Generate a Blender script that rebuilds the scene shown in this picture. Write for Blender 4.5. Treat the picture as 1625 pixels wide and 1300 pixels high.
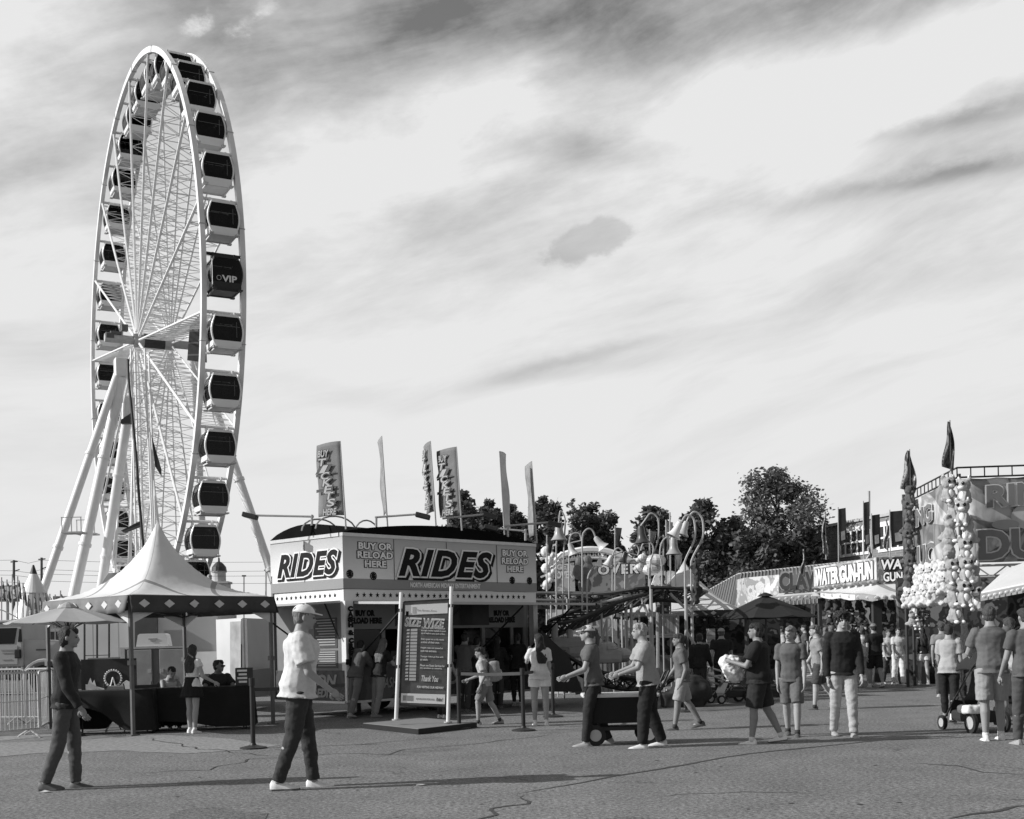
import bpy, bmesh, math, random
from mathutils import Vector, Matrix, noise
R = math.radians
random.seed(7)
for o in list(bpy.data.objects): bpy.data.objects.remove(o)
SC = bpy.context.scene
COL = SC.collection
# ------------------------------------------------------------------ camera
F = 1900.0                      # focal length in photo pixels (photo 1625 wide)
HC = 1.45                       # camera height
ROLL = R(1.35)
PX, PY = 812.5, 1016.0
cd = bpy.data.cameras.new('camera'); cam = bpy.data.objects.new('camera', cd); COL.objects.link(cam)
cd.sensor_width = 36; cd.lens = 36*F/1625; cd.shift_y = (PY-650)/1625.0
cd.clip_start = 0.1; cd.clip_end = 4000
cr, sr = math.cos(ROLL), math.sin(ROLL)
cam.matrix_world = Matrix(((cr, sr, 0, 0), (0, 0, -1, 0), (-sr, cr, 0, HC), (0, 0, 0, 1)))
SC.camera = cam
def W(px, py, Y):
    """world point seen at photo pixel (px,py) at depth Y"""
    u = (px-PX)/F; v = (PY-py)/F
    return Vector((u*cr+v*sr, 1.0, -u*sr+v*cr))*Y + Vector((0, 0, HC))
def G(px, py, z=0.0):
    """point of the ground seen at photo pixel"""
    d = W(px, py, 1.0)-Vector((0, 0, HC))
    t = (z-HC)/d.z
    return Vector((d.x*t, t, z))
def XY(px, Y, z=0.0):
    """point at column px near the horizon, at depth Y and height z"""
    p = W(px, PY, Y)
    v = (z-HC)/Y
    return Vector((((px-PX)/F+v*sr)/cr*Y, Y, z))
# ------------------------------------------------------------------ sun, world
SUN_EL, SUN_AZ = 30.0, 9.0      # elevation; degrees behind the camera plane, on the left
ts = Vector((-math.cos(R(SUN_EL))*math.cos(R(SUN_AZ)), -math.cos(R(SUN_EL))*math.sin(R(SUN_AZ)), math.sin(R(SUN_EL))))
sl = bpy.data.lights.new('sun', 'SUN'); sl.energy = 4.6; sl.angle = R(0.53); sl.color = (1, 1, 1)
so = bpy.data.objects.new('sun', sl); COL.objects.link(so)
so.rotation_euler = ts.to_track_quat('Z', 'Y').to_euler()
wd = bpy.data.worlds.new('World'); SC.world = wd; wd.use_nodes = True
nt = wd.node_tree; nt.nodes.clear()
class NG:
    """small helper for math node graphs"""
    def __init__(s, nt): s.nt = nt
    def n(s, t, **k):
        x = s.nt.nodes.new(t)
        for a, b in k.items(): setattr(x, a, b)
        return x
    def put(s, sock, v):
        if hasattr(v, 'is_output') or isinstance(v, bpy.types.NodeSocket): s.nt.links.new(v, sock)
        else: sock.default_value = v
    def m(s, op, a, b=None, c=None, clamp=False):
        x = s.n('ShaderNodeMath', operation=op, use_clamp=clamp)
        s.put(x.inputs[0], a)
        if b is not None: s.put(x.inputs[1], b)
        if c is not None: s.put(x.inputs[2], c)
        return x.outputs[0]
    def rng(s, v, a, b, c=0.0, d=1.0, smooth=True):
        x = s.n('ShaderNodeMapRange'); x.interpolation_type = 'SMOOTHSTEP' if smooth else 'LINEAR'
        s.put(x.inputs[0], v)
        for i, q in enumerate((a, b, c, d)): s.put(x.inputs[i+1], q)
        return x.outputs[0]
    def comb(s, x, y, z):
        c = s.n('ShaderNodeCombineXYZ'); s.put(c.inputs[0], x); s.put(c.inputs[1], y); s.put(c.inputs[2], z); return c.outputs[0]
    def noise(s, v, scale, detail=5, rough=0.55, dist=0.0):
        x = s.n('ShaderNodeTexNoise'); s.put(x.inputs['Vector'], v)
        x.inputs['Scale'].default_value = scale; x.inputs['Detail'].default_value = detail
        x.inputs['Roughness'].default_value = rough; x.inputs['Distortion'].default_value = dist
        return x.outputs['Fac']
g = NG(nt)
tc = g.n('ShaderNodeTexCoord'); sp = g.n('ShaderNodeSeparateXYZ'); nt.links.new(tc.outputs['Generated'], sp.inputs[0])
dx, dy, dz = sp.outputs
AZ = g.m('MULTIPLY', g.m('ARCTAN2', dx, dy), 57.2958)            # degrees right of +Y
EL = g.m('MULTIPLY', g.m('ARCSINE', dz), 57.2958)
# warped coordinates for cirrus
wv = g.comb(g.m('MULTIPLY', AZ, 0.05), g.m('MULTIPLY', EL, 0.09), 0.0)
w1 = g.m('SUBTRACT', g.noise(wv, 1.1, 1.5), 0.5)
w2 = g.m('SUBTRACT', g.noise(g.comb(g.m('MULTIPLY', AZ, 0.05), g.m('MULTIPLY', EL, 0.09), 7.3), 1.3, 1.5), 0.5)
A2 = g.m('MULTIPLY_ADD', w1, 5.0, AZ); E2 = g.m('MULTIPLY_ADD', w2, 3.4, EL)
def blob(ca, ce, sa, se, rot, amp, A=A2, E=E2):
    c, s = math.cos(R(rot)), math.sin(R(rot))
    x = g.m('SUBTRACT', A, ca); y = g.m('SUBTRACT', E, ce)
    p = g.m('ADD', g.m('MULTIPLY', x, c/sa), g.m('MULTIPLY', y, s/sa))
    q = g.m('ADD', g.m('MULTIPLY', x, -s/se), g.m('MULTIPLY', y, c/se))
    r2 = g.m('ADD', g.m('MULTIPLY', p, p), g.m('MULTIPLY', q, q))
    return g.m('MULTIPLY', g.m('POWER', 2.71828, g.m('MULTIPLY', r2, -1.0)), amp)
def azel(px, py):
    d = W(px, py, 1.0)-Vector((0, 0, HC)); d.normalize()
    return math.degrees(math.atan2(d.x, d.y)), math.degrees(math.asin(d.z))
# --- sky: desaturated clear sky (Nishita) under thin streaked cloud
sky = g.n('ShaderNodeTexSky'); sky.sky_type = 'NISHITA'; sky.sun_disc = False
sky.sun_elevation = R(SUN_EL); sky.sun_rotation = math.atan2(ts.x, ts.y) % (2*math.pi)
bw = g.n('ShaderNodeRGBToBW'); nt.links.new(sky.outputs[0], bw.inputs[0])
clear = g.m('MULTIPLY', bw.outputs[0], 1.15)
# streaks: fibres running up to the right
def fib(rot, sx, sy, seed, scale, detail=7, rough=0.6, dist=0.3):
    c, s = math.cos(R(rot)), math.sin(R(rot))
    x = g.m('ADD', g.m('MULTIPLY', A2, c*sx), g.m('MULTIPLY', E2, s*sx))
    y = g.m('ADD', g.m('MULTIPLY', A2, -s*sy), g.m('MULTIPLY', E2, c*sy))
    return g.noise(g.comb(x, y, seed), scale, detail, rough, dist)
f1 = fib(17, 0.035, 0.20, 1.0, 1.5)
f2 = fib(28, 0.06, 0.26, 5.0, 1.7)
f3 = fib(9, 0.025, 0.17, 9.0, 2.0, 8, 0.60, 0.0)
f4 = g.noise(g.comb(g.m('MULTIPLY', AZ, 0.10), g.m('MULTIPLY', EL, 0.17), 21.0), 1.6, 9, 0.62)
dens = g.rng(EL, 31.0, 11.0, 0.34, 0.97)
dens = g.m('ADD', dens, g.m('MULTIPLY', g.m('SUBTRACT', f1, 0.5), g.rng(EL, 4, 16, 0.5, 0.85)))
dens = g.m('ADD', dens, g.m('MULTIPLY', g.m('SUBTRACT', f2, 0.5), g.rng(EL, 8, 22, 0.10, 0.55)))
dens = g.m('ADD', dens, g.m('MULTIPLY', g.m('SUBTRACT', f3, 0.5), g.rng(EL, 2, 13, 0.22, 0.62)))
dens = g.m('ADD', dens, g.m('MULTIPLY', g.m('SUBTRACT', f4, 0.5), g.rng(EL, 10, 24, 0.10, 0.95)))
for (px, py, sa, se, rot, amp) in (
        (40, 40, 5.5, 3.5, 20, 0.55), (60, 440, 5, 2.2, 12, 0.26), (110, 250, 5.0, 2.6, 10, -0.16),
        (690, 215, 7.5, 2.3, 24, 0.55), (1000, 130, 7.0, 2.2, 10, 0.34), (1480, 110, 8.0, 2.0, 20, 0.60), (1200, 160, 6.0, 2.2, 8, 0.35),
        (450, 330, 4.5, 2.0, 32, 0.24), (620, 60, 6, 2.4, 30, -0.30), (880, 40, 7, 2.0, 0, -0.30), (1150, 45, 7, 1.6, 10, -0.34), (1450, 20, 6, 1.4, 15, -0.22),
        (900, 225, 5.5, 0.9, -6, -0.24), (1250, 160, 9.0, 2.4, 12, 0.30), (1560, 60, 5.0, 1.6, 18, 0.30),
        (920, 575, 5.0, 0.5, 9, -0.34), (560, 620, 4.5, 0.7, -5, -0.10), (60, 560, 4, 1.0, 5, -0.16), (500, 560, 6, 2, 10, 0.12), (1500, 520, 7, 2.2, 5, 0.08),
        (450, 400, 3.0, 0.8, 30, -0.16), (350, 40, 2.0, 1.2, 0, -0.25)):
    a, e = azel(px, py)
    dens = g.m('ADD', dens, blob(a, e, sa, se, rot, amp))
front = g.rng(g.m('ABSOLUTE', AZ), 38, 80, 1.0, 0.12)  # cloud thinned away from the view to lower the ambient light
f5 = fib(12, 0.06, 0.30, 31.0, 2.0, 10, 0.64, 0.8)
dens = g.m('ADD', dens, g.m('MULTIPLY', g.m('SUBTRACT', f5, 0.5), g.rng(EL, 6, 20, 0.10, 0.34)))
dens = g.m('MULTIPLY', dens, front)
for (px, py, sa, se, rot, amp) in ((1390, 305, 6.5, 0.42, 3, -0.30), (1540, 268, 4.0, 0.35, 2, -0.26), (1540, 188, 4.2, 0.42, 6, -0.32), (1420, 215, 3.5, 0.40, 4, -0.20), (900, 228, 4.2, 0.8, -4, -0.20), (830, 590, 3.5, 0.35, 10, -0.20), (960, 560, 3.5, 0.30, 9, -0.24), (1450, 400, 6, 1.2, 6, 0.10)):
    a, e = azel(px, py)
    dens = g.m('ADD', dens, blob(a, e, sa, se, rot, amp, g.m('MULTIPLY_ADD', w1, 2.2, AZ), g.m('MULTIPLY_ADD', g.m('SUBTRACT', f4, 0.5), 1.6, EL)))
# a few small ragged clouds
for (px, py, sa, se, amp) in ((310, 42, 1.0, 0.55, 0.6), (375, 45, 1.0, 0.4, 0.5), (425, 10, 0.9, 0.4, 0.35)):
    a, e = azel(px, py)
    b = blob(a, e, sa, se, 25, 1.0, AZ, EL)
    nn = g.noise(g.comb(g.m('MULTIPLY', A2, .8), g.m('MULTIPLY', E2, 1.3), 3.0), 0.9, 8, 0.68)
    dens = g.m('ADD', dens, g.m('MULTIPLY', g.rng(g.m('ADD', g.m('MULTIPLY', b, 0.75), g.m('MULTIPLY', g.m('SUBTRACT', nn, 0.5), 1.6)), 0.30, 1.05), amp))
dens = g.m('MAXIMUM', g.m('MINIMUM', dens, 1.12), 0.0)
# thicker lump that reads darker than the veil behind it
a, e = azel(925, 388)
lump = g.m('ADD', blob(a, e, 2.5, 0.85, 13, 1.0, AZ, EL), blob(a+1.3, e+.55, 1.2, 0.55, 5, .5, AZ, EL))
nn = g.noise(g.comb(AZ, g.m('MULTIPLY', EL, 1.3), 13.0), 0.8, 9, 0.60)
lm = g.rng(g.m('ADD', lump, g.m('MULTIPLY', g.m('SUBTRACT', nn, 0.5), 1.2)), 0.34, 0.70)
cloud_v = g.m('MULTIPLY', g.m('SUBTRACT', 1.0, g.m('MULTIPLY', lm, g.rng(g.m('SUBTRACT', EL, e), -1.2, 1.4, 0.30, 0.16))), 9.0)
mix = g.n('ShaderNodeMix', data_type='FLOAT', clamp_factor=True)
g.put(mix.inputs[0], dens); g.put(mix.inputs[2], clear); g.put(mix.inputs[3], cloud_v)
val = mix.outputs[0]
bg = g.n('ShaderNodeBackground'); bg.inputs[1].default_value = 0.09
cc = g.comb(val, val, val); nt.links.new(cc, bg.inputs[0])
ow = g.n('ShaderNodeOutputWorld'); nt.links.new(bg.outputs[0], ow.inputs[0])
vs = SC.view_settings; vs.view_transform = 'Standard'; vs.look = 'None'; vs.exposure = 0.0; vs.gamma = 1; vs.use_curve_mapping = False
SC.render.engine = 'CYCLES'
# ------------------------------------------------------------------ materials (the photograph is black and white)
_M = {}
def mat(name, v, rough=0.6, var=0.12, scale=6.0, bump=0.0, bscale=None, metal=0.0, stripes=None, translucent=0.0, spec=0.4, coord='Object', detail=5):
    if name in _M: return _M[name]
    m = bpy.data.materials.new(name); m.use_nodes = True; t = m.node_tree; q = NG(t)
    b = t.nodes['Principled BSDF']
    b.inputs['Roughness'].default_value = rough; b.inputs['Metallic'].default_value = metal
    b.inputs['Specular IOR Level'].default_value = spec
    tcn = q.n('ShaderNodeTexCoord'); P = tcn.outputs[coord]
    n = q.noise(P, scale, detail, 0.6)
    val = q.rng(n, 0.25, 0.75, v*(1-var), min(1.0, v*(1+var)), False)
    if stripes:      # (axis, period, value, duty)
        ax, per, v2, duty = stripes
        s = q.n('ShaderNodeSeparateXYZ'); t.links.new(P, s.inputs[0])
        fr = q.m('FRACT', q.m('DIVIDE', s.outputs[ax], per))
        k = q.m('LESS_THAN', fr, duty)
        val = q.m('ADD', q.m('MULTIPLY', val, q.m('SUBTRACT', 1.0, k)), q.m('MULTIPLY', k, v2))
    t.links.new(q.comb(val, val, val), b.inputs['Base Color'])
    if bump:
        bn = q.n('ShaderNodeBump'); bn.inputs['Strength'].default_value = min(1.0, bump); bn.inputs['Distance'].default_value = 0.02
        t.links.new(q.noise(P, bscale or scale*4, 4, 0.6), bn.inputs['Height']); t.links.new(bn.outputs[0], b.inputs['Normal'])
    if translucent:
        tr = q.n('ShaderNodeBsdfTranslucent'); t.links.new(q.comb(val, val, val), tr.inputs[0])
        mx = q.n('ShaderNodeMixShader'); mx.inputs[0].default_value = translucent
        t.links.new(b.outputs[0], mx.inputs[1]); t.links.new(tr.outputs[0], mx.inputs[2])
        t.links.new(mx.outputs[0], t.nodes['Material Output'].inputs[0])
    _M[name] = m
    return m
def printmat(name, tones, scale=2.0, dist=2.5, rough=.5, seed=0.0):
    if name in _M: return _M[name]
    m = bpy.data.materials.new(name); m.use_nodes = True; t = m.node_tree; q = NG(t); b = t.nodes['Principled BSDF']
    P = q.n('ShaderNodeTexCoord').outputs['Object']; s = q.n('ShaderNodeSeparateXYZ'); t.links.new(P, s.inputs[0])
    V = q.comb(q.m('ADD', s.outputs[0], seed), s.outputs[1], s.outputs[2])
    n = q.noise(V, scale*.62, 2.0, .45, dist*.32); n2 = q.noise(V, scale*2.2, 2, .5, .2); n = q.m('ADD', q.m('MULTIPLY', n, .7), q.m('MULTIPLY', n2, .3))
    r = q.n('ShaderNodeValToRGB'); r.color_ramp.interpolation = 'LINEAR'; e = r.color_ramp.elements
    while len(e) < len(tones)*2-1+1: e.new(.5)
    k = len(tones); ps = []
    for i, tv in enumerate(tones):
        a = .34+.30*i/k; bb = .34+.30*(i+1)/k-.012; ps += [(a, tv), (bb, tv)]
    for el, (p, tv) in zip(e, ps): el.position = p; el.color = (tv, tv, tv, 1)
    t.links.new(n, r.inputs[0]); t.links.new(r.outputs[0], b.inputs['Base Color']); b.inputs['Roughness'].default_value = rough
    _M[name] = m; return m
def glass_dark(name='dark tinted glass', v=0.012, rough=0.06):
    if name in _M: return _M[name]
    m = mat(name, v, rough, 0.3, 1.5, spec=0.25); return m
# ------------------------------------------------------------------ mesh building
class MB:
    def __init__(s): s.v = []; s.f = []; s.uvs = None
    def add(s, vs, fs):
        k = len(s.v); s.v += [Vector(p) for p in vs]; s.f += [tuple(i+k for i in f) for f in fs]; return s
    def box(s, c, d, rz=0.0, mtx=None, bev=0.0):
        """box centred at c with full sizes d, optional bevel"""
        x, y, z = d[0]/2, d[1]/2, d[2]/2
        M = (mtx.to_4x4() if mtx else Matrix.Rotation(rz, 4, 'Z')); M = Matrix.Translation(Vector(c)) @ M
        b = min(bev, x*.9, y*.9, z*.9)
        if b <= 0:
            vs = [(i, j, k) for i in (-x, x) for j in (-y, y) for k in (-z, z)]
            fs = [(0, 1, 3, 2), (4, 6, 7, 5), (0, 4, 5, 1), (2, 3, 7, 6), (0, 2, 6, 4), (1, 5, 7, 3)]
            return s.add([M @ Vector(p) for p in vs], fs)
        bm = bmesh.new(); bmesh.ops.create_cube(bm, size=1.0)
        for w in bm.verts: w.co = Vector((w.co.x*2*x, w.co.y*2*y, w.co.z*2*z))
        bmesh.ops.bevel(bm, geom=bm.edges[:], offset=b, segments=2, affect='EDGES', profile=0.6)
        bm.verts.index_update()
        s.add([M @ w.co for w in bm.verts], [tuple(w.index for w in f.verts) for f in bm.faces]); bm.free(); return s
    def tube(s, p0, p1, r0, r1=None, n=8, caps=True, sq=1.0, up=None):
        p0, p1 = Vector(p0), Vector(p1); r1 = r0 if r1 is None else r1
        d = (p1-p0)
        if d.length < 1e-6: return s
        d.normalize(); a = Vector(up) if up else (Vector((0, 0, 1)) if abs(d.z) < 0.95 else Vector((1, 0, 0)))
        u = a.cross(d).normalized(); w = d.cross(u)
        vs = []
        for p, r in ((p0, r0), (p1, r1)):
            for i in range(n):
                t = 2*math.pi*(i+0.5)/n
                vs.append(p+u*(math.cos(t)*r*sq)+w*(math.sin(t)*r))
        fs = [(i, (i+1) % n, n+(i+1) % n, n+i) for i in range(n)]
        if caps: fs += [tuple(range(n-1, -1, -1)), tuple(range(n, 2*n))]
        return s.add(vs, fs)
    def path(s, pts, r, n=6, closed=False):
        """tube swept along points (r number or list)"""
        pts = [Vector(p) for p in pts]; L = len(pts); rr = r if isinstance(r, (list, tuple)) else [r]*L
        vs = []; prev = None
        for i, p in enumerate(pts):
            a = pts[(i-1) % L] if (closed or i > 0) else p; b = pts[(i+1) % L] if (closed or i < L-1) else p
            d = (b-a).normalized()
            if prev is None:
                q = Vector((0, 0, 1)) if abs(d.z) < 0.9 else Vector((1, 0, 0)); u = q.cross(d).normalized()
            else: u = (prev-d*prev.dot(d)).normalized()
            prev = u; w = d.cross(u)
            for k in range(n):
                t = 2*math.pi*(k+0.5)/n; vs.append(p+(u*math.cos(t)+w*math.sin(t))*rr[i])
        fs = []
        for i in range(L if closed else L-1):
            a = i*n; b = ((i+1) % L)*n
            for k in range(n): fs.append((a+k, a+(k+1) % n, b+(k+1) % n, b+k))
        if not closed: fs += [tuple(range(n-1, -1, -1)), tuple(range((L-1)*n, L*n))]
        return s.add(vs, fs)
    def loft(s, rings, caps=True):
        n = len(rings[0]); vs = [p for r in rings for p in r]; fs = []
        for i in range(len(rings)-1):
            for k in range(n): fs.append((i*n+k, i*n+(k+1) % n, (i+1)*n+(k+1) % n, (i+1)*n+k))
        if caps: fs += [tuple(range(n-1, -1, -1)), tuple(range((len(rings)-1)*n, len(rings)*n))]
        return s.add(vs, fs)
    def lathe(s, prof, c=(0, 0, 0), n=16, axis=None, caps=True):
        """prof: list of (r, z)"""
        c = Vector(c); M = Matrix.Identity(3) if axis is None else Vector(axis).to_track_quat('Z', 'Y').to_matrix()
        return s.loft([[c + M @ Vector((r*math.cos(2*math.pi*i/n), r*math.sin(2*math.pi*i/n), z)) for i in range(n)] for r, z in prof], caps)
    def ell(s, c, r, n=12, m=8, mtx=None):
        c = Vector(c); r = (r, r, r) if isinstance(r, (int, float)) else r
        M = mtx or Matrix.Identity(3); rings = []
        for j in range(m+1):
            t = math.pi*(0.02+0.96*j/m); rings.append([c + M @ Vector((math.sin(t)*math.cos(2*math.pi*i/n)*r[0], math.sin(t)*math.sin(2*math.pi*i/n)*r[1], -math.cos(t)*r[2])) for i in range(n)])
        return s.loft(rings)
    def prism(s, pts, t):
        """polygon pts extruded by vector t"""
        pts = [Vector(p) for p in pts]; t = Vector(t); n = len(pts)
        vs = pts+[p+t for p in pts]
        fs = [tuple(range(n-1, -1, -1)), tuple(range(n, 2*n))]+[(i, (i+1) % n, n+(i+1) % n, n+i) for i in range(n)]
        return s.add(vs, fs)
    def quadbox(s, a, b, c, d, t):
        return s.prism([a, b, c, d], t)
    def build(s, name, m, parent=None, world=False, smooth=False, origin=None):
        me = bpy.data.meshes.new(name); o = bpy.data.objects.new(name, me); COL.objects.link(o)
        vs = s.v
        if parent is not None:
            o.parent = parent
            if world:
                bpy.context.view_layer.update() if False else None
                inv = pmat(parent).inverted(); vs = [inv @ p for p in vs]
        elif origin is not None:
            org = Vector(origin); vs = [p-org for p in vs]; o.location = org
        me.from_pydata([tuple(p) for p in vs], [], s.f)
        bm = bmesh.new(); bm.from_mesh(me); bmesh.ops.recalc_face_normals(bm, faces=bm.faces[:]); bm.to_mesh(me); bm.free()
        me.materials.append(m)
        if smooth:
            for p in me.polygons: p.use_smooth = True
            if smooth == 'auto':
                try: me.set_sharp_from_angle(angle=R(40))
                except Exception: pass
        return o
def pmat(o):
    M = Matrix.Translation(o.location) @ o.rotation_euler.to_matrix().to_4x4() @ Matrix.Diagonal((*o.scale, 1))
    return pmat(o.parent) @ M if o.parent else M
def thing(name, label, cat, loc=(0, 0, 0), rz=0.0, group=None):
    o = bpy.data.objects.new(name, None); COL.objects.link(o); o.empty_display_size = 0.1
    o.location = loc; o.rotation_euler = (0, 0, rz); o['label'] = label; o['category'] = cat
    if group: o['group'] = group
    return o
def tag(o, label=None, cat=None, group=None, kind=None):
    if label: o['label'] = label
    if cat: o['category'] = cat
    if group: o['group'] = group
    if kind: o['kind'] = kind
    return o
def kids(o): return [c for c in bpy.data.objects if c.parent == o]
def copy_tree(o, parent=None, label=None, loc=None, rz=None, scale=None, tree=None):
    tree = tree or _tree(); c = o.copy(); COL.objects.link(c); c.parent = parent
    if label: c['label'] = label
    if loc is not None: c.location = loc
    if rz is not None: c.rotation_euler = (0, 0, rz)
    if scale is not None: c.scale = (scale,)*3 if isinstance(scale, (int, float)) else scale
    for ch in tree.get(o.name, []): copy_tree(ch, c, tree=tree)
    return c
def _tree():
    t = {}
    for c in bpy.data.objects:
        if c.parent: t.setdefault(c.parent.name, []).append(c)
    return t
_TC = {}
def text_geo(body, shear=0.0, off=0.0, extr=0.01, align='CENTER', spacing=1.0, line=1.0):
    key = (body, shear, off, extr, align, spacing, line)
    if key in _TC: return _TC[key]
    cu = bpy.data.curves.new('lettering', 'FONT'); cu.body = body; cu.shear = shear; cu.offset = off; cu.extrude = extr
    cu.align_x = align; cu.space_character = spacing; cu.space_line = line; cu.resolution_u = 3
    o = bpy.data.objects.new('lettering', cu); COL.objects.link(o)
    dg = bpy.context.evaluated_depsgraph_get(); dg.update()
    me = bpy.data.meshes.new_from_object(o.evaluated_get(dg))
    vs = [v.co.copy() for v in me.vertices]; fs = [tuple(p.vertices) for p in me.polygons]
    bpy.data.objects.remove(o); bpy.data.meshes.remove(me)
    _TC[key] = (vs, fs); return _TC[key]
def text(body, o, r, u, w, h, m, parent=None, name='lettering', shear=0.0, off=0.0, depth=0.006, lift=0.0, ref=None, spacing=1.0, line=1.0, fn=None, sk=0.0):
    """lettering whose box is w x h, lower left corner at o, along unit vectors r and u, in world coordinates"""
    vs, fs = text_geo(body, shear, off, 0.5, 'CENTER', spacing, line)
    rv = ref or text_geo(body, shear, 0.0 if ref is None else off, 0.5, 'CENTER', spacing, line)[0]
    x0, x1 = min(p.x for p in rv), max(p.x for p in rv); y0, y1 = min(p.y for p in rv), max(p.y for p in rv)
    r = Vector(r).normalized(); u = Vector(u).normalized(); n = r.cross(u).normalized(); o = Vector(o)
    sx, sy = w/(x1-x0), h/(y1-y0); out = []
    for p in vs:
        a = (p.x-x0)*sx; b = (p.y-y0)*sy+a*sk
        if fn: a, b = fn(a, b)
        out.append(o+r*a+u*b+n*(lift+(p.z+0.5)*depth))
    mb = MB(); mb.v = out; mb.f = list(fs)
    return mb.build(name, m, parent, world=parent is not None)
def star(c, r, u, R0, n5=5, k=0.42):
    pts = []
    for i in range(2*n5):
        a = math.pi/2+math.pi*i/n5; q = R0 if i % 2 == 0 else R0*k
        pts.append(Vector(c)+Vector(r)*(q*math.cos(a))+Vector(u)*(q*math.sin(a)))
    return pts
UP = Vector((0, 0, 1))
# ------------------------------------------------------------------ setting
def ground_mat(name='asphalt', kk=1.0):
    m = bpy.data.materials.new(name); m.use_nodes = True; t = m.node_tree; q = NG(t); b = t.nodes['Principled BSDF']
    P = q.n('ShaderNodeTexCoord').outputs['Object']
    big = q.noise(P, 0.16, 5, 0.6); mid = q.noise(P, 1.3, 5, 0.65); fine = q.noise(P, 24.0, 4, 0.8); grit = q.noise(P, 45.0, 2, 0.8)
    v = q.rng(big, 0.3, 0.7, 0.152*kk, 0.195*kk, False)
    v = q.m('MULTIPLY', v, q.rng(mid, 0.3, 0.7, 0.84, 1.14, False))
    v = q.m('MULTIPLY', v, q.rng(fine, 0.38, 0.64, 0.36, 1.70, False))
    v = q.m('ADD', v, q.rng(grit, 0.58, 0.70, 0.0, 0.22))
    vor = q.n('ShaderNodeTexVoronoi'); vor.feature = 'DISTANCE_TO_EDGE'; vor.inputs['Scale'].default_value = 0.22
    wn = q.n('ShaderNodeTexNoise'); wn.inputs['Scale'].default_value = 1.1; wn.inputs['Detail'].default_value = 6; t.links.new(P, wn.inputs['Vector'])
    ad = q.n('ShaderNodeVectorMath', operation='MULTIPLY_ADD'); t.links.new(wn.outputs['Color'], ad.inputs[0]); ad.inputs[1].default_value = (1.6, 1.6, 0); t.links.new(P, ad.inputs[2])
    t.links.new(ad.outputs[0], vor.inputs['Vector'])
    crk = q.rng(vor.outputs['Distance'], 0.0, 0.0035, 1.0, 0.0)
    gate = q.rng(q.noise(P, 0.5, 3), 0.5, 0.6)
    v = q.m('MULTIPLY', v, q.m('SUBTRACT', 1.0, q.m('MULTIPLY', q.m('MULTIPLY', crk, gate), 0.55)))
    stain = q.rng(q.noise(P, 0.42, 4, 0.6), 0.62, 0.70)
    v = q.m('MULTIPLY', v, q.m('SUBTRACT', 1.0, q.m('MULTIPLY', stain, 0.22)))
    t.links.new(q.comb(v, v, v), b.inputs['Base Color']); b.inputs['Roughness'].default_value = 0.85; b.inputs['Specular IOR Level'].default_value = 0.25
    bn = q.n('ShaderNodeBump'); bn.inputs['Strength'].default_value = 0.6; bn.inputs['Distance'].default_value = 0.006
    t.links.new(fine, bn.inputs['Height']); t.links.new(bn.outputs[0], b.inputs['Normal'])
    return m
def sheet(name, pts, z, m, noise_amp=0.0, sub=1):
    out = []
    n = len(pts)
    for i in range(n):
        a, b = Vector(pts[i]), Vector(pts[(i+1) % n])
        k = max(1, int((b-a).length/0.25)) if noise_amp else 1
        for j in range(k):
            p = a.lerp(b, j/k)
            if noise_amp: p = p+Vector((noise.noise(p*1.7)*noise_amp, noise.noise(p*1.7+Vector((9, 9, 9)))*noise_amp, 0))
            out.append((p.x, p.y, z))
    me = bpy.data.meshes.new(name); me.from_pydata(out, [], [tuple(range(len(out)))]); me.materials.append(m)
    o = bpy.data.objects.new(name, me); COL.objects.link(o); o['kind'] = 'structure'
    return o
asph = ground_mat()
sheet('ground', [(-900, -20, 0), (900, -20, 0), (900, 1800, 0), (-900, 1800, 0)], 0.0, asph)
gravel = mat('dusty gravel', 0.27, 0.95, 0.45, 14.0, bump=0.8, bscale=60, detail=9)
vp = [G(-60, 1206), G(60, 1196), G(180, 1192), G(300, 1196), G(395, 1190), G(440, 1184), G(360, 1172), G(250, 1166), G(180, 1172), G(130, 1160), G(60, 1162), G(-60, 1176)]
sheet('gravel_verge', vp, 0.004, gravel, 0.16)
dirt = mat('trodden dirt and thin grass', 0.13, 0.95, 0.5, 2.2, bump=1.0, bscale=40, detail=10)
sheet('dirt_ground', [G(-80, 1172), G(120, 1163), G(170, 1160), G(235, 1155), G(240, 1110), G(200, 1085), G(-300, 1085)], 0.008, dirt, 0.15)
sheet('dirt_strip', [G(1040, 1125), G(1130, 1128), G(1215, 1122), G(1240, 1108), G(1215, 1100), G(1080, 1102)], 0.006, dirt, 0.2)
sheet('grass_verge', [XY(-400, 60), XY(420, 60), XY(420, 150), XY(-400, 150)], 0.010, dirt, 0.3)
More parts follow.
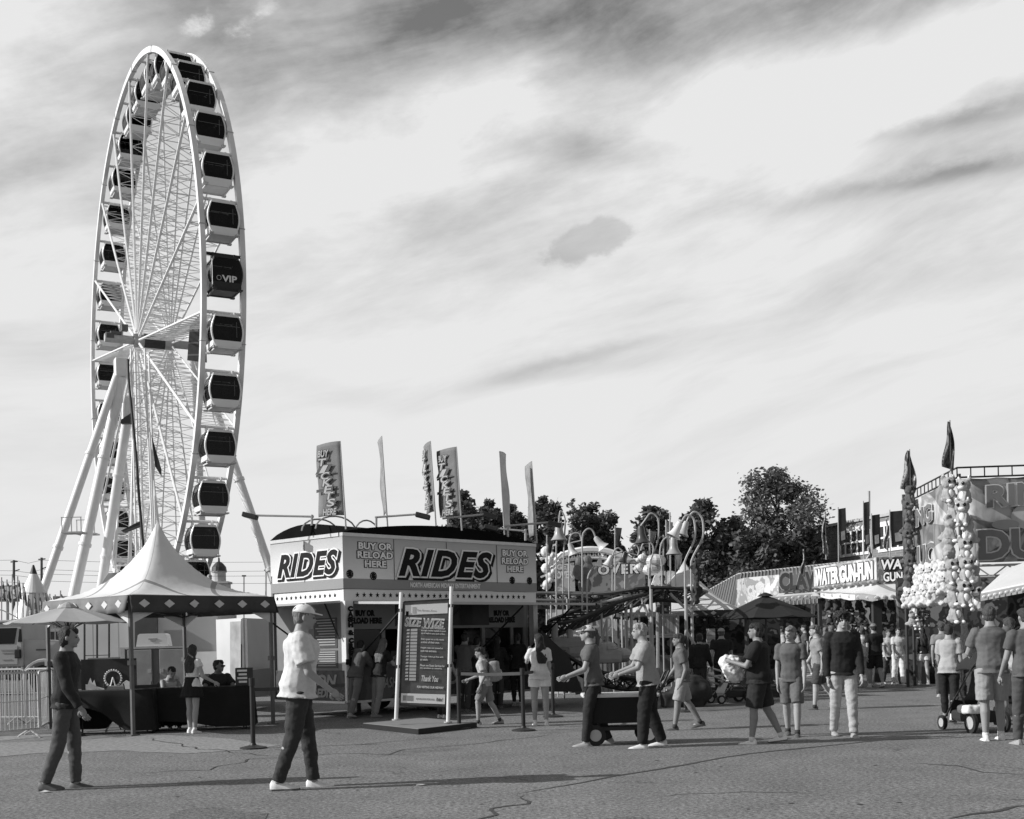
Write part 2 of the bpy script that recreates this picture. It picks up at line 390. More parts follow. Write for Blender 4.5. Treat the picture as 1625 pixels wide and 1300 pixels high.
# sealed joint and wandering cracks
tar = mat('bitumen sealant', 0.045, 0.6, 0.3, 20)
def strip(name, pts, w, z, m, wob=0.03, taper=True):
    L = []; Rr = []
    P = []
    for i in range(len(pts)-1):
        a, b = pts[i], pts[i+1]; k = max(2, int((b-a).length/0.12))
        P += [a.lerp(b, j/k) for j in range(k)]
    P.append(pts[-1]); n = len(P)
    for i, p in enumerate(P):
        d = (P[min(i+1, n-1)]-P[max(i-1, 0)]).normalized(); nn = Vector((-d.y, d.x, 0))
        ww = w*(0.6+0.8*abs(noise.noise(p*3.1)))*(min(1, 5*i/n, 5*(n-1-i)/n)+0.08 if taper else 1)
        c = p+nn*noise.noise(p*2.3)*wob*3
        L.append((c+nn*ww/2)); Rr.append((c-nn*ww/2))
    vs = [(q.x, q.y, z) for q in L+Rr]; fs = [(i, i+1, n+i+1, n+i) for i in range(n-1)]
    me = bpy.data.meshes.new(name); me.from_pydata(vs, [], fs); me.materials.append(m)
    o = bpy.data.objects.new(name, me); COL.objects.link(o); o['kind'] = 'structure'; return o
strip('asphalt_joint', [G(812, 1262), G(1000, 1228), G(1190, 1196), G(1400, 1175), G(1640, 1166)], 0.07, 0.004, tar, 0.015)
strip('asphalt_crack', [G(830, 1262), G(826, 1276), G(790, 1284), G(775, 1290), G(750, 1312)], 0.05, 0.004, tar, 0.05)
strip('asphalt_crack', [G(1440, 1210), G(1520, 1216), G(1560, 1226), G(1640, 1230)], 0.035, 0.004, tar, 0.04)
strip('asphalt_crack', [G(1500, 1299), G(1560, 1290), G(1640, 1279)], 0.06, 0.004, tar, 0.05)
strip('asphalt_crack', [G(180, 1228), G(330, 1222), G(400, 1205), G(560, 1196), G(700, 1200)], 0.03, 0.0045, tar, 0.06)
strip('asphalt_crack', [G(590, 1204), G(650, 1190), G(760, 1180), G(900, 1163)], 0.03, 0.005, tar, 0.05)
strip('asphalt_crack', [G(230, 1170), G(300, 1186), G(380, 1196), G(430, 1200), G(520, 1196)], 0.03, 0.0085, tar, 0.05)
strip('asphalt_crack', [G(1040, 1266), G(1180, 1255), G(1300, 1260)], 0.025, 0.004, tar, 0.05)
patch = ground_mat('darker asphalt patch', 0.72)
sheet('asphalt_patch', [G(265, 1293), G(300, 1284), G(345, 1281), G(390, 1289), G(430, 1291), G(420, 1305), G(270, 1303)], 0.004, patch, 0.03)
sheet('asphalt_patch', [G(965, 1302), G(985, 1297), G(1020, 1298), G(1020, 1310), G(960, 1310)], 0.004, patch, 0.03)

gum = mat('old gum and litter', 0.07, 0.9, 0.2, 20); lit = mat('paper litter', 0.6, 0.8, 0.1, 20)
rg = random.Random(21)
for k in range(26):
    p = G(rg.uniform(20, 1600), rg.uniform(1190, 1298)); r = rg.uniform(.012, .03)
    sheet('ground_stain', [p+Vector((math.cos(a)*r*rg.uniform(.7, 1.2), math.sin(a)*r*rg.uniform(.7, 1.2), 0)) for a in [i*math.pi/4 for i in range(8)]], 0.005, gum)
for i, (px, py, lb) in enumerate(((72, 1258, 'scrap of white paper on the asphalt near the left edge'), (1104, 1151, 'small white scrap on the asphalt behind the walkers'), (668, 1247, 'tiny crumpled scrap on the asphalt right of the tall man'))):
    p = G(px, py); o = MB().prism([p+Vector((-.05, -.02, .006)), p+Vector((.04, -.03, .012)), p+Vector((.05, .02, .006)), p+Vector((-.02, .035, .02))], (0, 0, .004)).build('paper_scrap', lit, None, origin=p); tag(o, lb, 'litter', 'paper scraps on the asphalt')
# ------------------------------------------------------------------ observation wheel
white = mat('white painted steel', 0.80, 0.4, 0.05, 2.0)
white2 = mat('white gelcoat', 0.82, 0.3, 0.04, 2.0)
wgrey = mat('grey galvanised steel', 0.42, 0.5, 0.15, 3.0)
dsteel = mat('dark painted steel', 0.04, 0.5, 0.2, 3.0)
black = mat('black plastic', 0.02, 0.5, 0.2, 3.0)
glassd = glass_dark()
WC = Vector((-30.35, 98.88, 26.9)); WPHI = R(-61.68); WR = 22.0; WW = 2.66
wd_ = Vector((math.cos(WPHI), math.sin(WPHI), 0)); wn_ = Vector((-math.sin(WPHI), math.cos(WPHI), 0))
wheel = thing('ferris_wheel', 'giant white observation wheel with enclosed gondolas, rising behind the peaked canopy', 'ferris wheel', (WC.x, WC.y, 0))
def wp(th, r, k): return WC+wd_*(math.cos(th)*r)+UP*(math.sin(th)*r)+wn_*k
def ring_mesh(k, r0, r1, t, n=144):
    mb = MB(); rings = []
    for i in range(n+1):
        th = 2*math.pi*i/n
        rings.append([wp(th, r0, k-t/2), wp(th, r1, k-t/2), wp(th, r1, k+t/2), wp(th, r0, k+t/2)])
    mb.loft(rings, caps=False); return mb
ring_mesh(0, WR-.22, WR+.22, .34).build('rim', white, wheel, True)
ring_mesh(WW, WR-.22, WR+.22, .34).build('rim', white, wheel, True)
fl = MB()
for i in range(18):          # bolted joints on both rims
    for k in (0, WW):
        th = R(20*i+7)
        fl.box(wp(th, WR, k), (.05, .42, .5), mtx=Matrix((wp(th+R(90), 1, 0)-WC, wn_, wp(th, 1, 0)-WC)).transposed())
fl.build('rim_flange', wgrey, wheel, True)
ns = 18
for i in range(ns):
    th = R(360/ns*i+12)
    MB().tube(wp(th, .9, .0), wp(th, WR-.2, 0), .10, n=6).build('spoke', white, wheel, True)
    MB().tube(wp(th, .9, WW), wp(th, WR-.2, WW), .075, n=6).build('spoke', white, wheel, True)
    lc = MB(); m = 15
    for j in range(m+1):
        r = 2.2+(WR-2.8)*j/m
        lc.tube(wp(th, r, 0), wp(th, r, WW), .036, n=4)
        if j < m:
            r2 = 2.2+(WR-2.8)*(j+1)/m
            lc.tube(wp(th, r, 0), wp(th, r2, WW), .028, n=4); lc.tube(wp(th, r, WW), wp(th, r2, 0), .028, n=4)
    lc.build('lacing', white, wheel, True)
tie = MB()
for k in (0, WW):
    for i in range(ns):
        a, b = R(20*i+12), R(20*i+32)
        tie.tube(wp(a, WR*.62, k), wp(b, WR*.62, k), .035, n=4)
        tie.tube(wp(a, WR*.3, k), wp(b, WR*.3, k), .03, n=4)
        tie.tube(wp(a, WR*.85, k), wp(b, WR*.85, k), .03, n=4)
# (no tie rods)
MB().tube(wp(0, 0, -.3), wp(0, 0, WW+.3), .55, n=24).build('hub', wgrey, wheel, True)
MB().tube(wp(0, 0, .5), wp(0, 0, WW-.5), .62, n=16).build('hub_cover', dsteel, wheel, True)
MB().tube(wp(0, 0, -2.6), wp(0, 0, -.3), .34, n=16).build('axle_end', wgrey, wheel, True); MB().tube(wp(0, 0, WW+.3), wp(0, 0, WW+2.6), .34, n=16).build('axle_end', wgrey, wheel, True)
mt = MB()
ma = Matrix((wd_, wn_, UP)).transposed()
mt.box(wp(0, 0, -1.7)+UP*.45, (.55, .9, .25), mtx=ma, bev=.06); mt.tube(wp(0, 0, -2.5)+UP*.1, wp(0, 0, -1.9)+UP*.1, .38, n=14)
mt.box(wp(0, 0, -1.0)+UP*.95, (.5, .5, .5), mtx=ma)
mt.build('drive_motor', mat('drive housing', .09, .5, .3, 3), wheel, True)
pn = MB(); pc = W(303, 532, 88)
pn.prism([W(301, 518, 90), W(320, 496, 90), W(322, 575, 90), W(297, 572, 90)], wn_*.3); pn.build('drive_guard_panel', mat('grey mesh panel', .06, .6, .3, 4, stripes=(2, .9, .2, .12)), wheel, True)
cr1 = MB()
for i in range(36):        # cross bars carrying the gondolas
    th = R(10*i+2)
    cr1.tube(wp(th, WR, 0), wp(th, WR, WW), .085, n=6)
cr1.build('gondola_crossbars', white, wheel, True)
# gondola
def tint():
    m = bpy.data.materials.new('tinted gondola glass'); m.use_nodes = True; t = m.node_tree; q = NG(t)
    tr = q.n('ShaderNodeBsdfTransparent'); tr.inputs[0].default_value = (.20, .20, .20, 1); gl = q.n('ShaderNodeBsdfGlossy'); gl.inputs[0].default_value = (.8, .8, .8, 1); gl.inputs[1].default_value = .04
    fr = q.n('ShaderNodeFresnel'); fr.inputs[0].default_value = 1.35; mx = q.n('ShaderNodeMixShader'); t.links.new(fr.outputs[0], mx.inputs[0]); t.links.new(tr.outputs[0], mx.inputs[1]); t.links.new(gl.outputs[0], mx.inputs[2])
    t.links.new(mx.outputs[0], t.nodes['Material Output'].inputs[0]); return m
tintg = tint()
def gondola(parent, loc, vip=False):
    g0 = bpy.data.objects.new('gondola', None); COL.objects.link(g0); g0.parent = parent
    inv = pmat(parent).inverted(); g0.location = inv @ loc; g0.rotation_euler = (0, 0, math.atan2(wn_.y, wn_.x))
    # local frame: +X along the axle, Y in the wheel plane, origin at the pivot
    H = 2.05; top = -.42; hw = .78; D = .86
    prof = []
    nseg = 10
    for j in range(nseg+1):
        t = j/nseg; z = top-H*t; x = hw+.34*math.sin(math.pi*min(1, .06+t*.9))
        prof.append((x, z))
    def outline(sx, sz=1.0, cx=0, z0=0, z1=1):
        L = [(x*sx, z) for (x, z) in prof]; return L
    def ringpts(y, s=1.0, zin=0.0):
        pts = [Vector((-x*s, y, z if 0 < i < nseg else z+(zin if i else -zin))) for i, (x, z) in enumerate(prof)]
        pts += [Vector((x*s, y, z if 0 < i < nseg else z+(zin if i else -zin))) for i, (x, z) in reversed(list(enumerate(prof)))]
        return pts
    shell_m = black if vip else white2
    for sg_ in (-1, 1):
        o_, i_, o2 = ringpts(sg_*D), ringpts(sg_*(D+.06), .89, -.11), ringpts(sg_*(D+.06), .96, .05)
        MB().loft([o_, o2, i_, ringpts(sg_*D, .89, -.11), o_], caps=False).build('end_frame', shell_m, g0)
    b = MB().loft([ringpts(-D, .955, .05), ringpts(D, .955, .05)], caps=False); b.build('glazed_body', tintg, g0)
    inn = MB().box((-.42, 0, top-H*.62), (.36, 1.3, .10)).box((.42, 0, top-H*.62), (.36, 1.3, .10)).box((-.62, 0, top-H*.45), (.06, 1.3, .5)).box((.62, 0, top-H*.45), (.06, 1.3, .5)).box((0, 0, top-H*.74), (1.7, 1.6, .3)).box((0, 0, top-.06), (1.4, 1.6, .06))
    inn.box((0, -D+.04, top-H*.40), (1.9, .03, .04)).box((0, D-.04, top-H*.40), (1.9, .03, .04)).tube((0, 0, top-H*.7), (0, 0, top-.05), .04, n=6)
    inn.build('interior', mat('gondola interior', .10, .6, .3, 3), g0)
    # windows on both flat faces
    for sgn in (-1, 1):
        pts = []; y = sgn*(D+.065)
        sel = [(x*.90, z) for (x, z) in prof if top-.20 > z > top-H*.73]
        sel = [(prof[0][0]*.80, top-.09), (prof[0][0]*.96, top-.14)]+sel+[(prof[7][0]*.92, top-H*.78), (prof[7][0]*.86, top-H*.80)]
        pts = [Vector((-x, y, z)) for x, z in sel]+[Vector((x, y, z)) for x, z in reversed(sel)]
        MB().prism([Vector((p.x*.98, p.y-sgn*.03, p.z)) for p in pts], (0, sgn*.02, 0)).build('window', tintg, g0)
        if not vip:
            MB().box((0, sgn*(D+.062), top-H*.33), (1.66, .02, .03)).box((.62, sgn*(D+.062), top-H*.42), (.03, .02, 1.05)).build('window_bar', mat('window bar', .12, .4, .2, 3), g0)  # thin grey strips over the glass stand in for its reflection streaks
    lw = MB()
    for sgn in (-1, 1):
        zz = [z for x, z in prof if z <= top-H*.77]
        xs = [x for x, z in prof if z <= top-H*.77]
        lw.loft([[Vector((-x*.99, sgn*(D+.03)-.05, z)) for x, z in zip(xs, zz)]+[Vector((x*.99, sgn*(D+.03)-.05, z)) for x, z in zip(xs[::-1], zz[::-1])],
                 [Vector((-x*.99, sgn*(D+.03)+.05, z)) for x, z in zip(xs, zz)]+[Vector((x*.99, sgn*(D+.03)+.05, z)) for x, z in zip(xs[::-1], zz[::-1])]])
    for sgn in (-1, 1):
        lw.box((sgn*(hw+.10), 0, top-H*.86), (.16, 2*D, .42), bev=.03)
    lw.build('lower_panel', shell_m, g0)
    bs = MB()
    for sgn in (-1, 1):
        bs.box((0, sgn*(D-.05), top-H-.10), (1.9, .10, .10)); bs.box((sgn*.8, 0, top-H-.10), (.10, 2.0, .10))
        for s2 in (-1, 1): bs.box((sgn*.86, s2*.98, top-H-.08), (.30, .26, .10), bev=.03)
    bs.box((0, 0, top-H-.05), (1.5, 1.7, .08))
    bs.build('base_frame', dsteel if vip else mat('light grey steel', .55, .5, .1, 3), g0)
    rf = MB().box((0, 0, top+.04), (1.62, 1.72, .10), bev=.04).box((0, -.15, top+.17), (.62, .8, .20), bev=.05)
    rf.build('roof_unit', black if vip else mat('pale grey plastic', .6, .5, .1, 3), g0)
    hg = MB().box((-.72, 0, -.16), (.12, .5, .42)).box((.72, 0, -.16), (.12, .5, .42)).tube((-1.25, 0, 0), (1.25, 0, 0), .11, n=8)
    hg.build('hanger', black if vip else white, g0)
    if vip:
        M = pmat(g0); r_ = (M.to_3x3() @ Vector((1, 0, 0))); 
        o_ = M @ Vector((-.32, -(D+.1), top-1.62))
        text('VIP', o_, r_, UP, .95, .40, white, g0, off=.03, depth=.02)
        text('O', M @ Vector((-.72, -(D+.1), top-1.58)), r_, UP, .34, .34, wgrey, g0, depth=.02, name='emblem')
        MB().tube(M @ Vector((-.98, -D-.09, top-.2)), M @ Vector((-.98, -D-.09, top-1.9)), .025, n=5).build('trim_strip', white, g0, True)
    return g0
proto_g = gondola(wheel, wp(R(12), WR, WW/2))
gondola(wheel, wp(R(2), WR, WW/2), vip=True)
winv = pmat(wheel).inverted()
tr_ = _tree()
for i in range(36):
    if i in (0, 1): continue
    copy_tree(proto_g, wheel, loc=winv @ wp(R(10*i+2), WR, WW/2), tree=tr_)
# support legs
An = wp(0, 0, -1.9); Af = wp(0, 0, WW+1.9)
def leg(p, q, r, flz=(.3, .62)):
    m = MB().tube(p, q, r, n=14)
    for t in flz: c = p.lerp(q, t); d = (q-p).normalized()*.12; m.tube(c-d, c+d, r*1.22, n=14)
    m.build('support_leg', white, wheel, True, smooth='auto')
leg(W(188, 590, 94), XY(28, 86, .5), .31); leg(W(193, 600, 94), XY(98, 91, 1.5), .40); leg(W(207, 630, 94), XY(146, 99, 1.5), .38)
leg(Af, XY(470, 100, 1.5), .38, (.45, .75)); leg(Af, XY(330, 128, 1.5), .36)
MB().box(W(192, 582, 94)-UP*.1, (1.0, 1.0, 1.5), rz=WPHI, bev=.2).build('leg_head', white, wheel, True)
# lattice tower below the hub
tw = MB(); a_ = W(222, 556, 95); b_ = W(238, 1040, 95)
for sx in (-.55, .55):
    for sy in (-.5, .5): tw.tube(a_+Vector((sx, sy, 0)), b_+Vector((sx*1.25, sy, 0)), .085, n=5)
N = 26
for j in range(N+1):
    c = a_.lerp(b_, j/N); w_ = .55*(1+.25*j/N)
    for sy in (-.5, .5): tw.tube(c+Vector((-w_, sy, 0)), c+Vector((w_, sy, 0)), .04, n=4)
    if j < N:
        c2 = a_.lerp(b_, (j+1)/N); s_ = 1 if j % 2 else -1
        for sy in (-.5, .5): tw.tube(c+Vector((-w_*s_, sy, 0)), c2+Vector((w_*s_, sy, 0)), .035, n=4)
tw.build('lattice_tower', white, wheel, True)
tw = MB(); a_ = W(160, 905, 99); 
for (x0, x1) in ((196, 176), (212, 205)):
    tw.tube(W(x0, 640, 97), W(x1, 1040, 97), .10, n=5)
for j in range(20):
    y = 660+20*j; t = (y-640)/400
    tw.tube(W(196-20*t, y, 97), W(212-7*t, y+(14 if j % 2 else -14), 97), .04, n=4)
tw.build('access_ladder', white, wheel, True)
# lattice truss seen low between the rims
tw = MB()
for k in range(9):
    y = 900+14*k
    tw.tube(W(178, y, 96), W(238, y-10, 96), .06, n=4); tw.tube(W(178, y, 96), W(210, y+14, 96), .045, n=4); tw.tube(W(210, y+14, 96), W(238, y-10, 96), .045, n=4)
tw.build('loading_truss', white, wheel, True)
plat = MB()
for (px, py, Y, s_) in ((118, 846, 88, 1), (140, 848, 96, 1)):
    c = W(px, py, Y); plat.box(c, (1.5, 1.2, .12))
    for sx in (-.7, 0, .7): plat.tube(c+Vector((sx, -.55, 0)), c+Vector((sx, -.55, 1.1)), .04, n=4)
    plat.tube(c+Vector((-.75, -.55, 1.1)), c+Vector((.75, -.55, 1.1)), .04, n=4)
plat.build('maintenance_platform', wgrey, wheel, True)
sh = MB()
sh.prism([W(192, 842, 93), W(222, 827, 93), W(224, 832, 93), W(196, 843, 93)], (0, .5, -.1)); sh.prism([W(192, 666, 93), W(207, 656, 93), W(207, 672, 93), W(191, 672, 93)], (0, .5, 0))
sh.build('floodlight_shade', dsteel, wheel, True)
MB().path([W(203, 570, 92), W(204, 600, 92), W(210, 660, 92), W(216, 720, 92), W(221, 790, 92), W(226, 850, 92), W(231, 900, 92)], .11, n=5).build('power_cable', black, wheel, True)
bx = MB().prism([XY(84, 84, 0), XY(158, 92, 0), XY(158, 92, 5.6), XY(84, 84, 5.3)], (1, 5, 0)); bx.build('base_trailer', mat('grey trailer side', .30, .5, .1, 1.0), wheel, True)
bx = MB().prism([XY(150, 90, 0), XY(215, 90, 0), XY(215, 90, 7.3), XY(172, 90, 7.2), XY(150, 90, 5.6)], (1, 5, 0)); bx.build('base_housing', mat('grey housing', .42, .5, .1, 1.0), wheel, True)
bx = MB().prism([XY(160, 84, 0), XY(470, 100, 0), XY(470, 100, 1.6), XY(160, 84, 1.6)], (1, 6, 0)); bx.build('loading_deck', wgrey, wheel, True)
# ------------------------------------------------------------------ ticket booth trailer
BC = XY(550, 23.46)                       # nearest corner
b1 = Vector((math.cos(R(45.5)), math.sin(R(45.5)), 0)); b2 = Vector((math.cos(R(138)), math.sin(R(138)), 0))
BL, BD = 5.52, 2.33
bn1 = Vector((b1.y, -b1.x, 0)); bn2 = -b1     # outward normals: long front, short left end
bn2 = Vector((-b2.y, b2.x, 0))
def BP(a, b, z, o=0.0, p=0.0): return BC+b1*a+b2*b+UP*z+bn1*o+bn2*p
fasc_a = mat('printed fascia vinyl', .34, .45, .06, .8); fasc_w = mat('white vinyl', .80, .4, .04, 2); fasc_d = mat('mid grey vinyl band', .27, .45, .06, 1)
wallg = mat('grey trailer wall', .17, .5, .15, 2.0); skirtd = printmat('dark printed skirt', (.02, .06, .035, .09), 1.6)
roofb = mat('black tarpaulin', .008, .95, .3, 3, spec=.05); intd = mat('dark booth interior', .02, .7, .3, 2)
letw = mat('white lettering', .82, .4, .03, 2); letb = mat('black lettering', .008, .6, .1, 2, spec=.15); letg = mat('grey lettering', .30, .5, .1, 3)
alum = mat('brushed aluminium', .55, .35, .12, 8, metal=.3)
booth = thing('ticket_booth', 'white and grey ticket trailer with RIDES lettering on its fascia and black arched roof', 'ticket booth', BC, 0)
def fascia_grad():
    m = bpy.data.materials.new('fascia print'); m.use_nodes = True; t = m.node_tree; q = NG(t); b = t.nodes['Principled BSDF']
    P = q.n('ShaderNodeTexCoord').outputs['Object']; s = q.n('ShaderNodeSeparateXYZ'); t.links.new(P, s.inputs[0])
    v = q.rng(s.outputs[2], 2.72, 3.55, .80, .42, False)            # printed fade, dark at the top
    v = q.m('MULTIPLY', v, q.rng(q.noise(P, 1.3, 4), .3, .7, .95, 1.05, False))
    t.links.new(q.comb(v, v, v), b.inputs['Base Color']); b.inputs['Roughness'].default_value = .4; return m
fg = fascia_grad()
Z0, Z1 = 2.54, 3.64
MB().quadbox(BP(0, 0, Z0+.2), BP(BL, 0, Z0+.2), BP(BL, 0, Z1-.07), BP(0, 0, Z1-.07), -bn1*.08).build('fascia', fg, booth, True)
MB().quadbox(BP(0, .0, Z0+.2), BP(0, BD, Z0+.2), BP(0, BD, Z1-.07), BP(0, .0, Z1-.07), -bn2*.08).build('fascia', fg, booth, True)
MB().quadbox(BP(0, 0, Z0, .004), BP(BL, 0, Z0, .004), BP(BL, 0, Z0+.198, .004), BP(0, 0, Z0+.198, .004), -bn1*.08).build('lower_band', fasc_d, booth, True)
MB().quadbox(BP(0, 0, Z0, 0, .004), BP(0, BD, Z0, 0, .004), BP(0, BD, Z0+.198, 0, .004), BP(0, 0, Z0+.198, 0, .004), -bn2*.08).build('lower_band', fasc_d, booth, True)
tr = MB().quadbox(BP(-.01, 0, Z1-.068, .02), BP(BL, 0, Z1-.068, .02), BP(BL, 0, Z1, .02), BP(-.01, 0, Z1, .02), -bn1*.1)
tr.quadbox(BP(0, 0.1, Z1-.068, 0, .02), BP(0, BD, Z1-.068, 0, .02), BP(0, BD, Z1, 0, .02), BP(0, 0.1, Z1, 0, .02), -bn2*.1)
tr.build('top_trim', alum, booth, True)
# star band and posts
sb = MB().quadbox(BP(.02, 0, 2.30, -.03), BP(BL, 0, 2.30, -.03), BP(BL, 0, 2.532, -.03), BP(.02, 0, 2.532, -.03), -bn1*.06)
sb.build('star_band', fasc_w, booth, True)
MB().quadbox(BP(0, .1, 2.30, 0, -.03), BP(0, BD, 2.30, 0, -.03), BP(0, BD, 2.532, 0, -.03), BP(0, .1, 2.532, 0, -.03), -bn2*.06).build('star_band', fasc_w, booth, True)
st = MB()
for i in range(29): st.prism(star(BP(.36+i*.17, 0, 2.42, -.028), b1, UP, .052), bn1*.006)
for i in range(13): st.prism(star(BP(0, .30+i*.155, 2.42, 0, -.028), b2, UP, .045), bn2*.006)
st.build('star_row', letb, booth, True)
for (a, w_) in ((.02, .20), (BL-.14, .14)):
    MB().box(BP(a+w_/2, .02, 1.30, -.04)+b2*.0, (w_, .14, 2.0), rz=R(45.5)).build('corner_post', mat('white post paint', .72, .45, .05, 2), booth, True)
z = 2.10
for ch in 'CASH & CREDIT':
    if ch != ' ': text(ch, BP(.07, 0, z, .046), b1, UP, .10, .085, letb, booth, off=.09, depth=.004)
    z -= .105 if ch != ' ' else .05
# walls
MB().quadbox(BP(0, .1, .33, 0, -.05), BP(0, BD, .33, 0, -.05), BP(0, BD, 2.30, 0, -.05), BP(0, .1, 2.30, 0, -.05), -bn2*.05).build('end_wall', mat('pale grey end wall', .20, .5, .25, 1.5), booth, True)
MB().quadbox(BP(.2, 0, 1.74, -.30), BP(BL, 0, 1.74, -.30), BP(BL, 0, 2.30, -.30), BP(.2, 0, 2.30, -.30), -bn1*.04).build('upper_panel', mat('upper panel grey', .24, .5, .1, 1.5), booth, True)
MB().quadbox(BP(.2, 0, .33, -.06), BP(BL-.02, 0, .33, -.06), BP(BL-.02, 0, 1.02, -.06), BP(.2, 0, 1.02, -.06), -bn1*.05).build('front_skirt', skirtd, booth, True)
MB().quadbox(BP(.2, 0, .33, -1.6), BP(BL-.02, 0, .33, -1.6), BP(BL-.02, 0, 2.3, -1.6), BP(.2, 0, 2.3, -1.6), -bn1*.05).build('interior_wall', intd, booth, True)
MB().quadbox(BP(0, BD, .33), BP(BL, BD, .33), BP(BL, BD, 2.9), BP(0, BD, 2.9), -b2*.05).build('rear_wall', wallg, booth, True)
MB().quadbox(BP(BL, .3, .33), BP(BL, BD, .33), BP(BL, BD, 3.55), BP(BL, .3, 3.55), -b1*.05).build('end_wall', wallg, booth, True)
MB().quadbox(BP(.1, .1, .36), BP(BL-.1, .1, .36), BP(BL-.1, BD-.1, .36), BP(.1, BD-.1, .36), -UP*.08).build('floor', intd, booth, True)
MB().quadbox(BP(.1, .1, 2.32), BP(BL-.1, .1, 2.32), BP(BL-.1, BD-.1, 2.32), BP(.1, BD-.1, 2.32), UP*.05).build('ceiling', wallg, booth, True)
MB().quadbox(BP(.2, 0, 1.02, .12), BP(BL-.05, 0, 1.02, .12), BP(BL-.05, 0, 1.02, -.35), BP(.2, 0, 1.02, -.35), UP*.05).build('counter', mat('counter laminate', .10, .4, .1, 3), booth, True)
fr = MB()
for a in (.22, 1.15, 2.1, 3.05, 4.0, 4.9, BL-.2):
    fr.quadbox(BP(a, 0, 1.07, -.26), BP(a+.09, 0, 1.07, -.26), BP(a+.09, 0, 1.74, -.26), BP(a, 0, 1.74, -.26), -bn1*.05)
fr.build('window_mullions', mat('mullion grey', .22, .5, .1, 3), booth, True)
for a in (.31, 1.24, 2.19, 3.14, 4.09, 4.99):
    w_ = .84 if a < 4.9 else .33
    if a in (.31, 2.19, 4.09): MB().quadbox(BP(a, 0, 1.2, -.29), BP(a+w_, 0, 1.2, -.29), BP(a+w_, 0, 1.73, -.29), BP(a, 0, 1.73, -.29), -bn1*.01).build('window_pane', glassd, booth, True)
for a in (.55, 4.45):
    text('BUY OR\nRELOAD HERE', BP(a-.22, 0, 1.86, -.298), b1, UP, .85, .26, letb, booth, off=.07, depth=.004)
for (a, w_) in ((1.55, .75), (2.65, 1.1), (3.35, .9)):
    MB().quadbox(BP(a, 0, 1.80, -.285), BP(a+w_, 0, 1.80, -.285), BP(a+w_, 0, 2.27, -.285), BP(a, 0, 2.27, -.285), -bn1*.012).build('menu_panel', mat('black menu panel', .03, .5, .3, 4), booth, True)
# end wall boards: listings, skirt lettering
for (z0, z1) in ((1.38, 1.98), (.98, 1.33)):
    MB().quadbox(BP(0, .28, z0, 0, -.047), BP(0, .28+.72, z0, 0, -.047), BP(0, 1.0, z1, 0, -.047), BP(0, .28, z1, 0, -.047), bn2*.008).build('notice_board', mat('notice board dark', .06, .5, .2, 3), booth, True)
ln = MB()
for i in range(17):
    zz = 1.93-.055*i if i < 10 else 1.29-.045*(i-10)
    ln.quadbox(BP(0, .34, zz, 0, -.038), BP(0, .94-.1*((i*7) % 3)/2, zz, 0, -.038), BP(0, .94-.1*((i*7) % 3)/2, zz+.016, 0, -.038), BP(0, .34, zz+.016, 0, -.038), bn2*.003)
ln.build('notice_lines', mat('pale print', .45, .5, .1, 3), booth, True)
MB().quadbox(BP(0, .05, .33, 0, -.02), BP(0, BD, .33, 0, -.02), BP(0, BD, .93, 0, -.02), BP(0, .05, .93, 0, -.02), -bn2*.03).build('end_skirt', skirtd, booth, True)
text('HERE ON', BP(0, 1.95, .62, 0, -.015), -b2, UP, 1.65, .22, letg, booth, shear=.25, off=.04, depth=.004)
text('CREDIT', BP(0, 1.2, .40, 0, -.015), -b2, UP, .8, .16, letg, booth, shear=.25, off=.04, depth=.004)
text('CREDIT', BP(2.75, 0, .55, -.055), b1, UP, 1.4, .33, letg, booth, shear=.25, off=.02, depth=.004)
text('CASH OR CARD', BP(.9, 0, .55, -.055), b1, UP, 1.3, .2, letg, booth, shear=.25, off=.02, depth=.004)
MB().quadbox(BP(-.01, 0, .28, -.03), BP(BL, 0, .28, -.03), BP(BL, 0, .325, -.03), BP(-.01, 0, .325, -.03), -bn1*.08).quadbox(BP(0, .09, .28, 0, -.01), BP(0, BD, .28, 0, -.01), BP(0, BD, .325, 0, -.01), BP(0, .09, .325, 0, -.01), -bn2*.08).build('base_rail', alum, booth, True)
for (a, b) in ((.5, .5), (1.3, 1.2), (3.9, .5), (4.7, .5), (3.9, 1.9), (.5, 1.9)):
    MB().tube(BP(a, b, 0), BP(a, b, .29), .05, n=6).tube(BP(a, b, 0), BP(a, b, .02), .12, n=8).build('levelling_jack', dsteel, booth, True)
for b in (.15, BD-.35):
    MB().tube(BP(2.6, b, .3), BP(2.6, b+.2, .3), .30, n=20).build('wheel', mat('tyre rubber', .02, .8, .2, 5), booth, True)
# arched black roof
rf = MB(); NU, NV = 24, 10
arch = lambda t: max(0.0, math.sin(math.pi*t))**.75
pts = []
for i in range(NU+1):
    for j in range(NV+1):
        u, v = i/NU, j/NV
        z = Z1+.005+max(.25*arch(u)*(1-.15*v), .25*arch(v)*(1-.3*u))
        pts.append(BP(u*BL, v*BD, z, -.0))
fs = [(i*(NV+1)+j, (i+1)*(NV+1)+j, (i+1)*(NV+1)+j+1, i*(NV+1)+j+1) for i in range(NU) for j in range(NV)]
k = len(pts); edge = [(i, 0) for i in range(NU+1)]+[(NU, j) for j in range(1, NV+1)]+[(i, NV) for i in range(NU-1, -1, -1)]+[(0, j) for j in range(NV-1, 0, -1)]
low = [BP(i/NU*BL, j/NV*BD, Z1-.05) for i, j in edge]; pts += low
for n_ in range(len(edge)):
    a = edge[n_]; b = edge[(n_+1) % len(edge)]
    fs.append((a[0]*(NV+1)+a[1], b[0]*(NV+1)+b[1], k+(n_+1) % len(edge), k+n_))
rf.add(pts, fs); rf.build('roof', roofb, booth, True, smooth='auto')
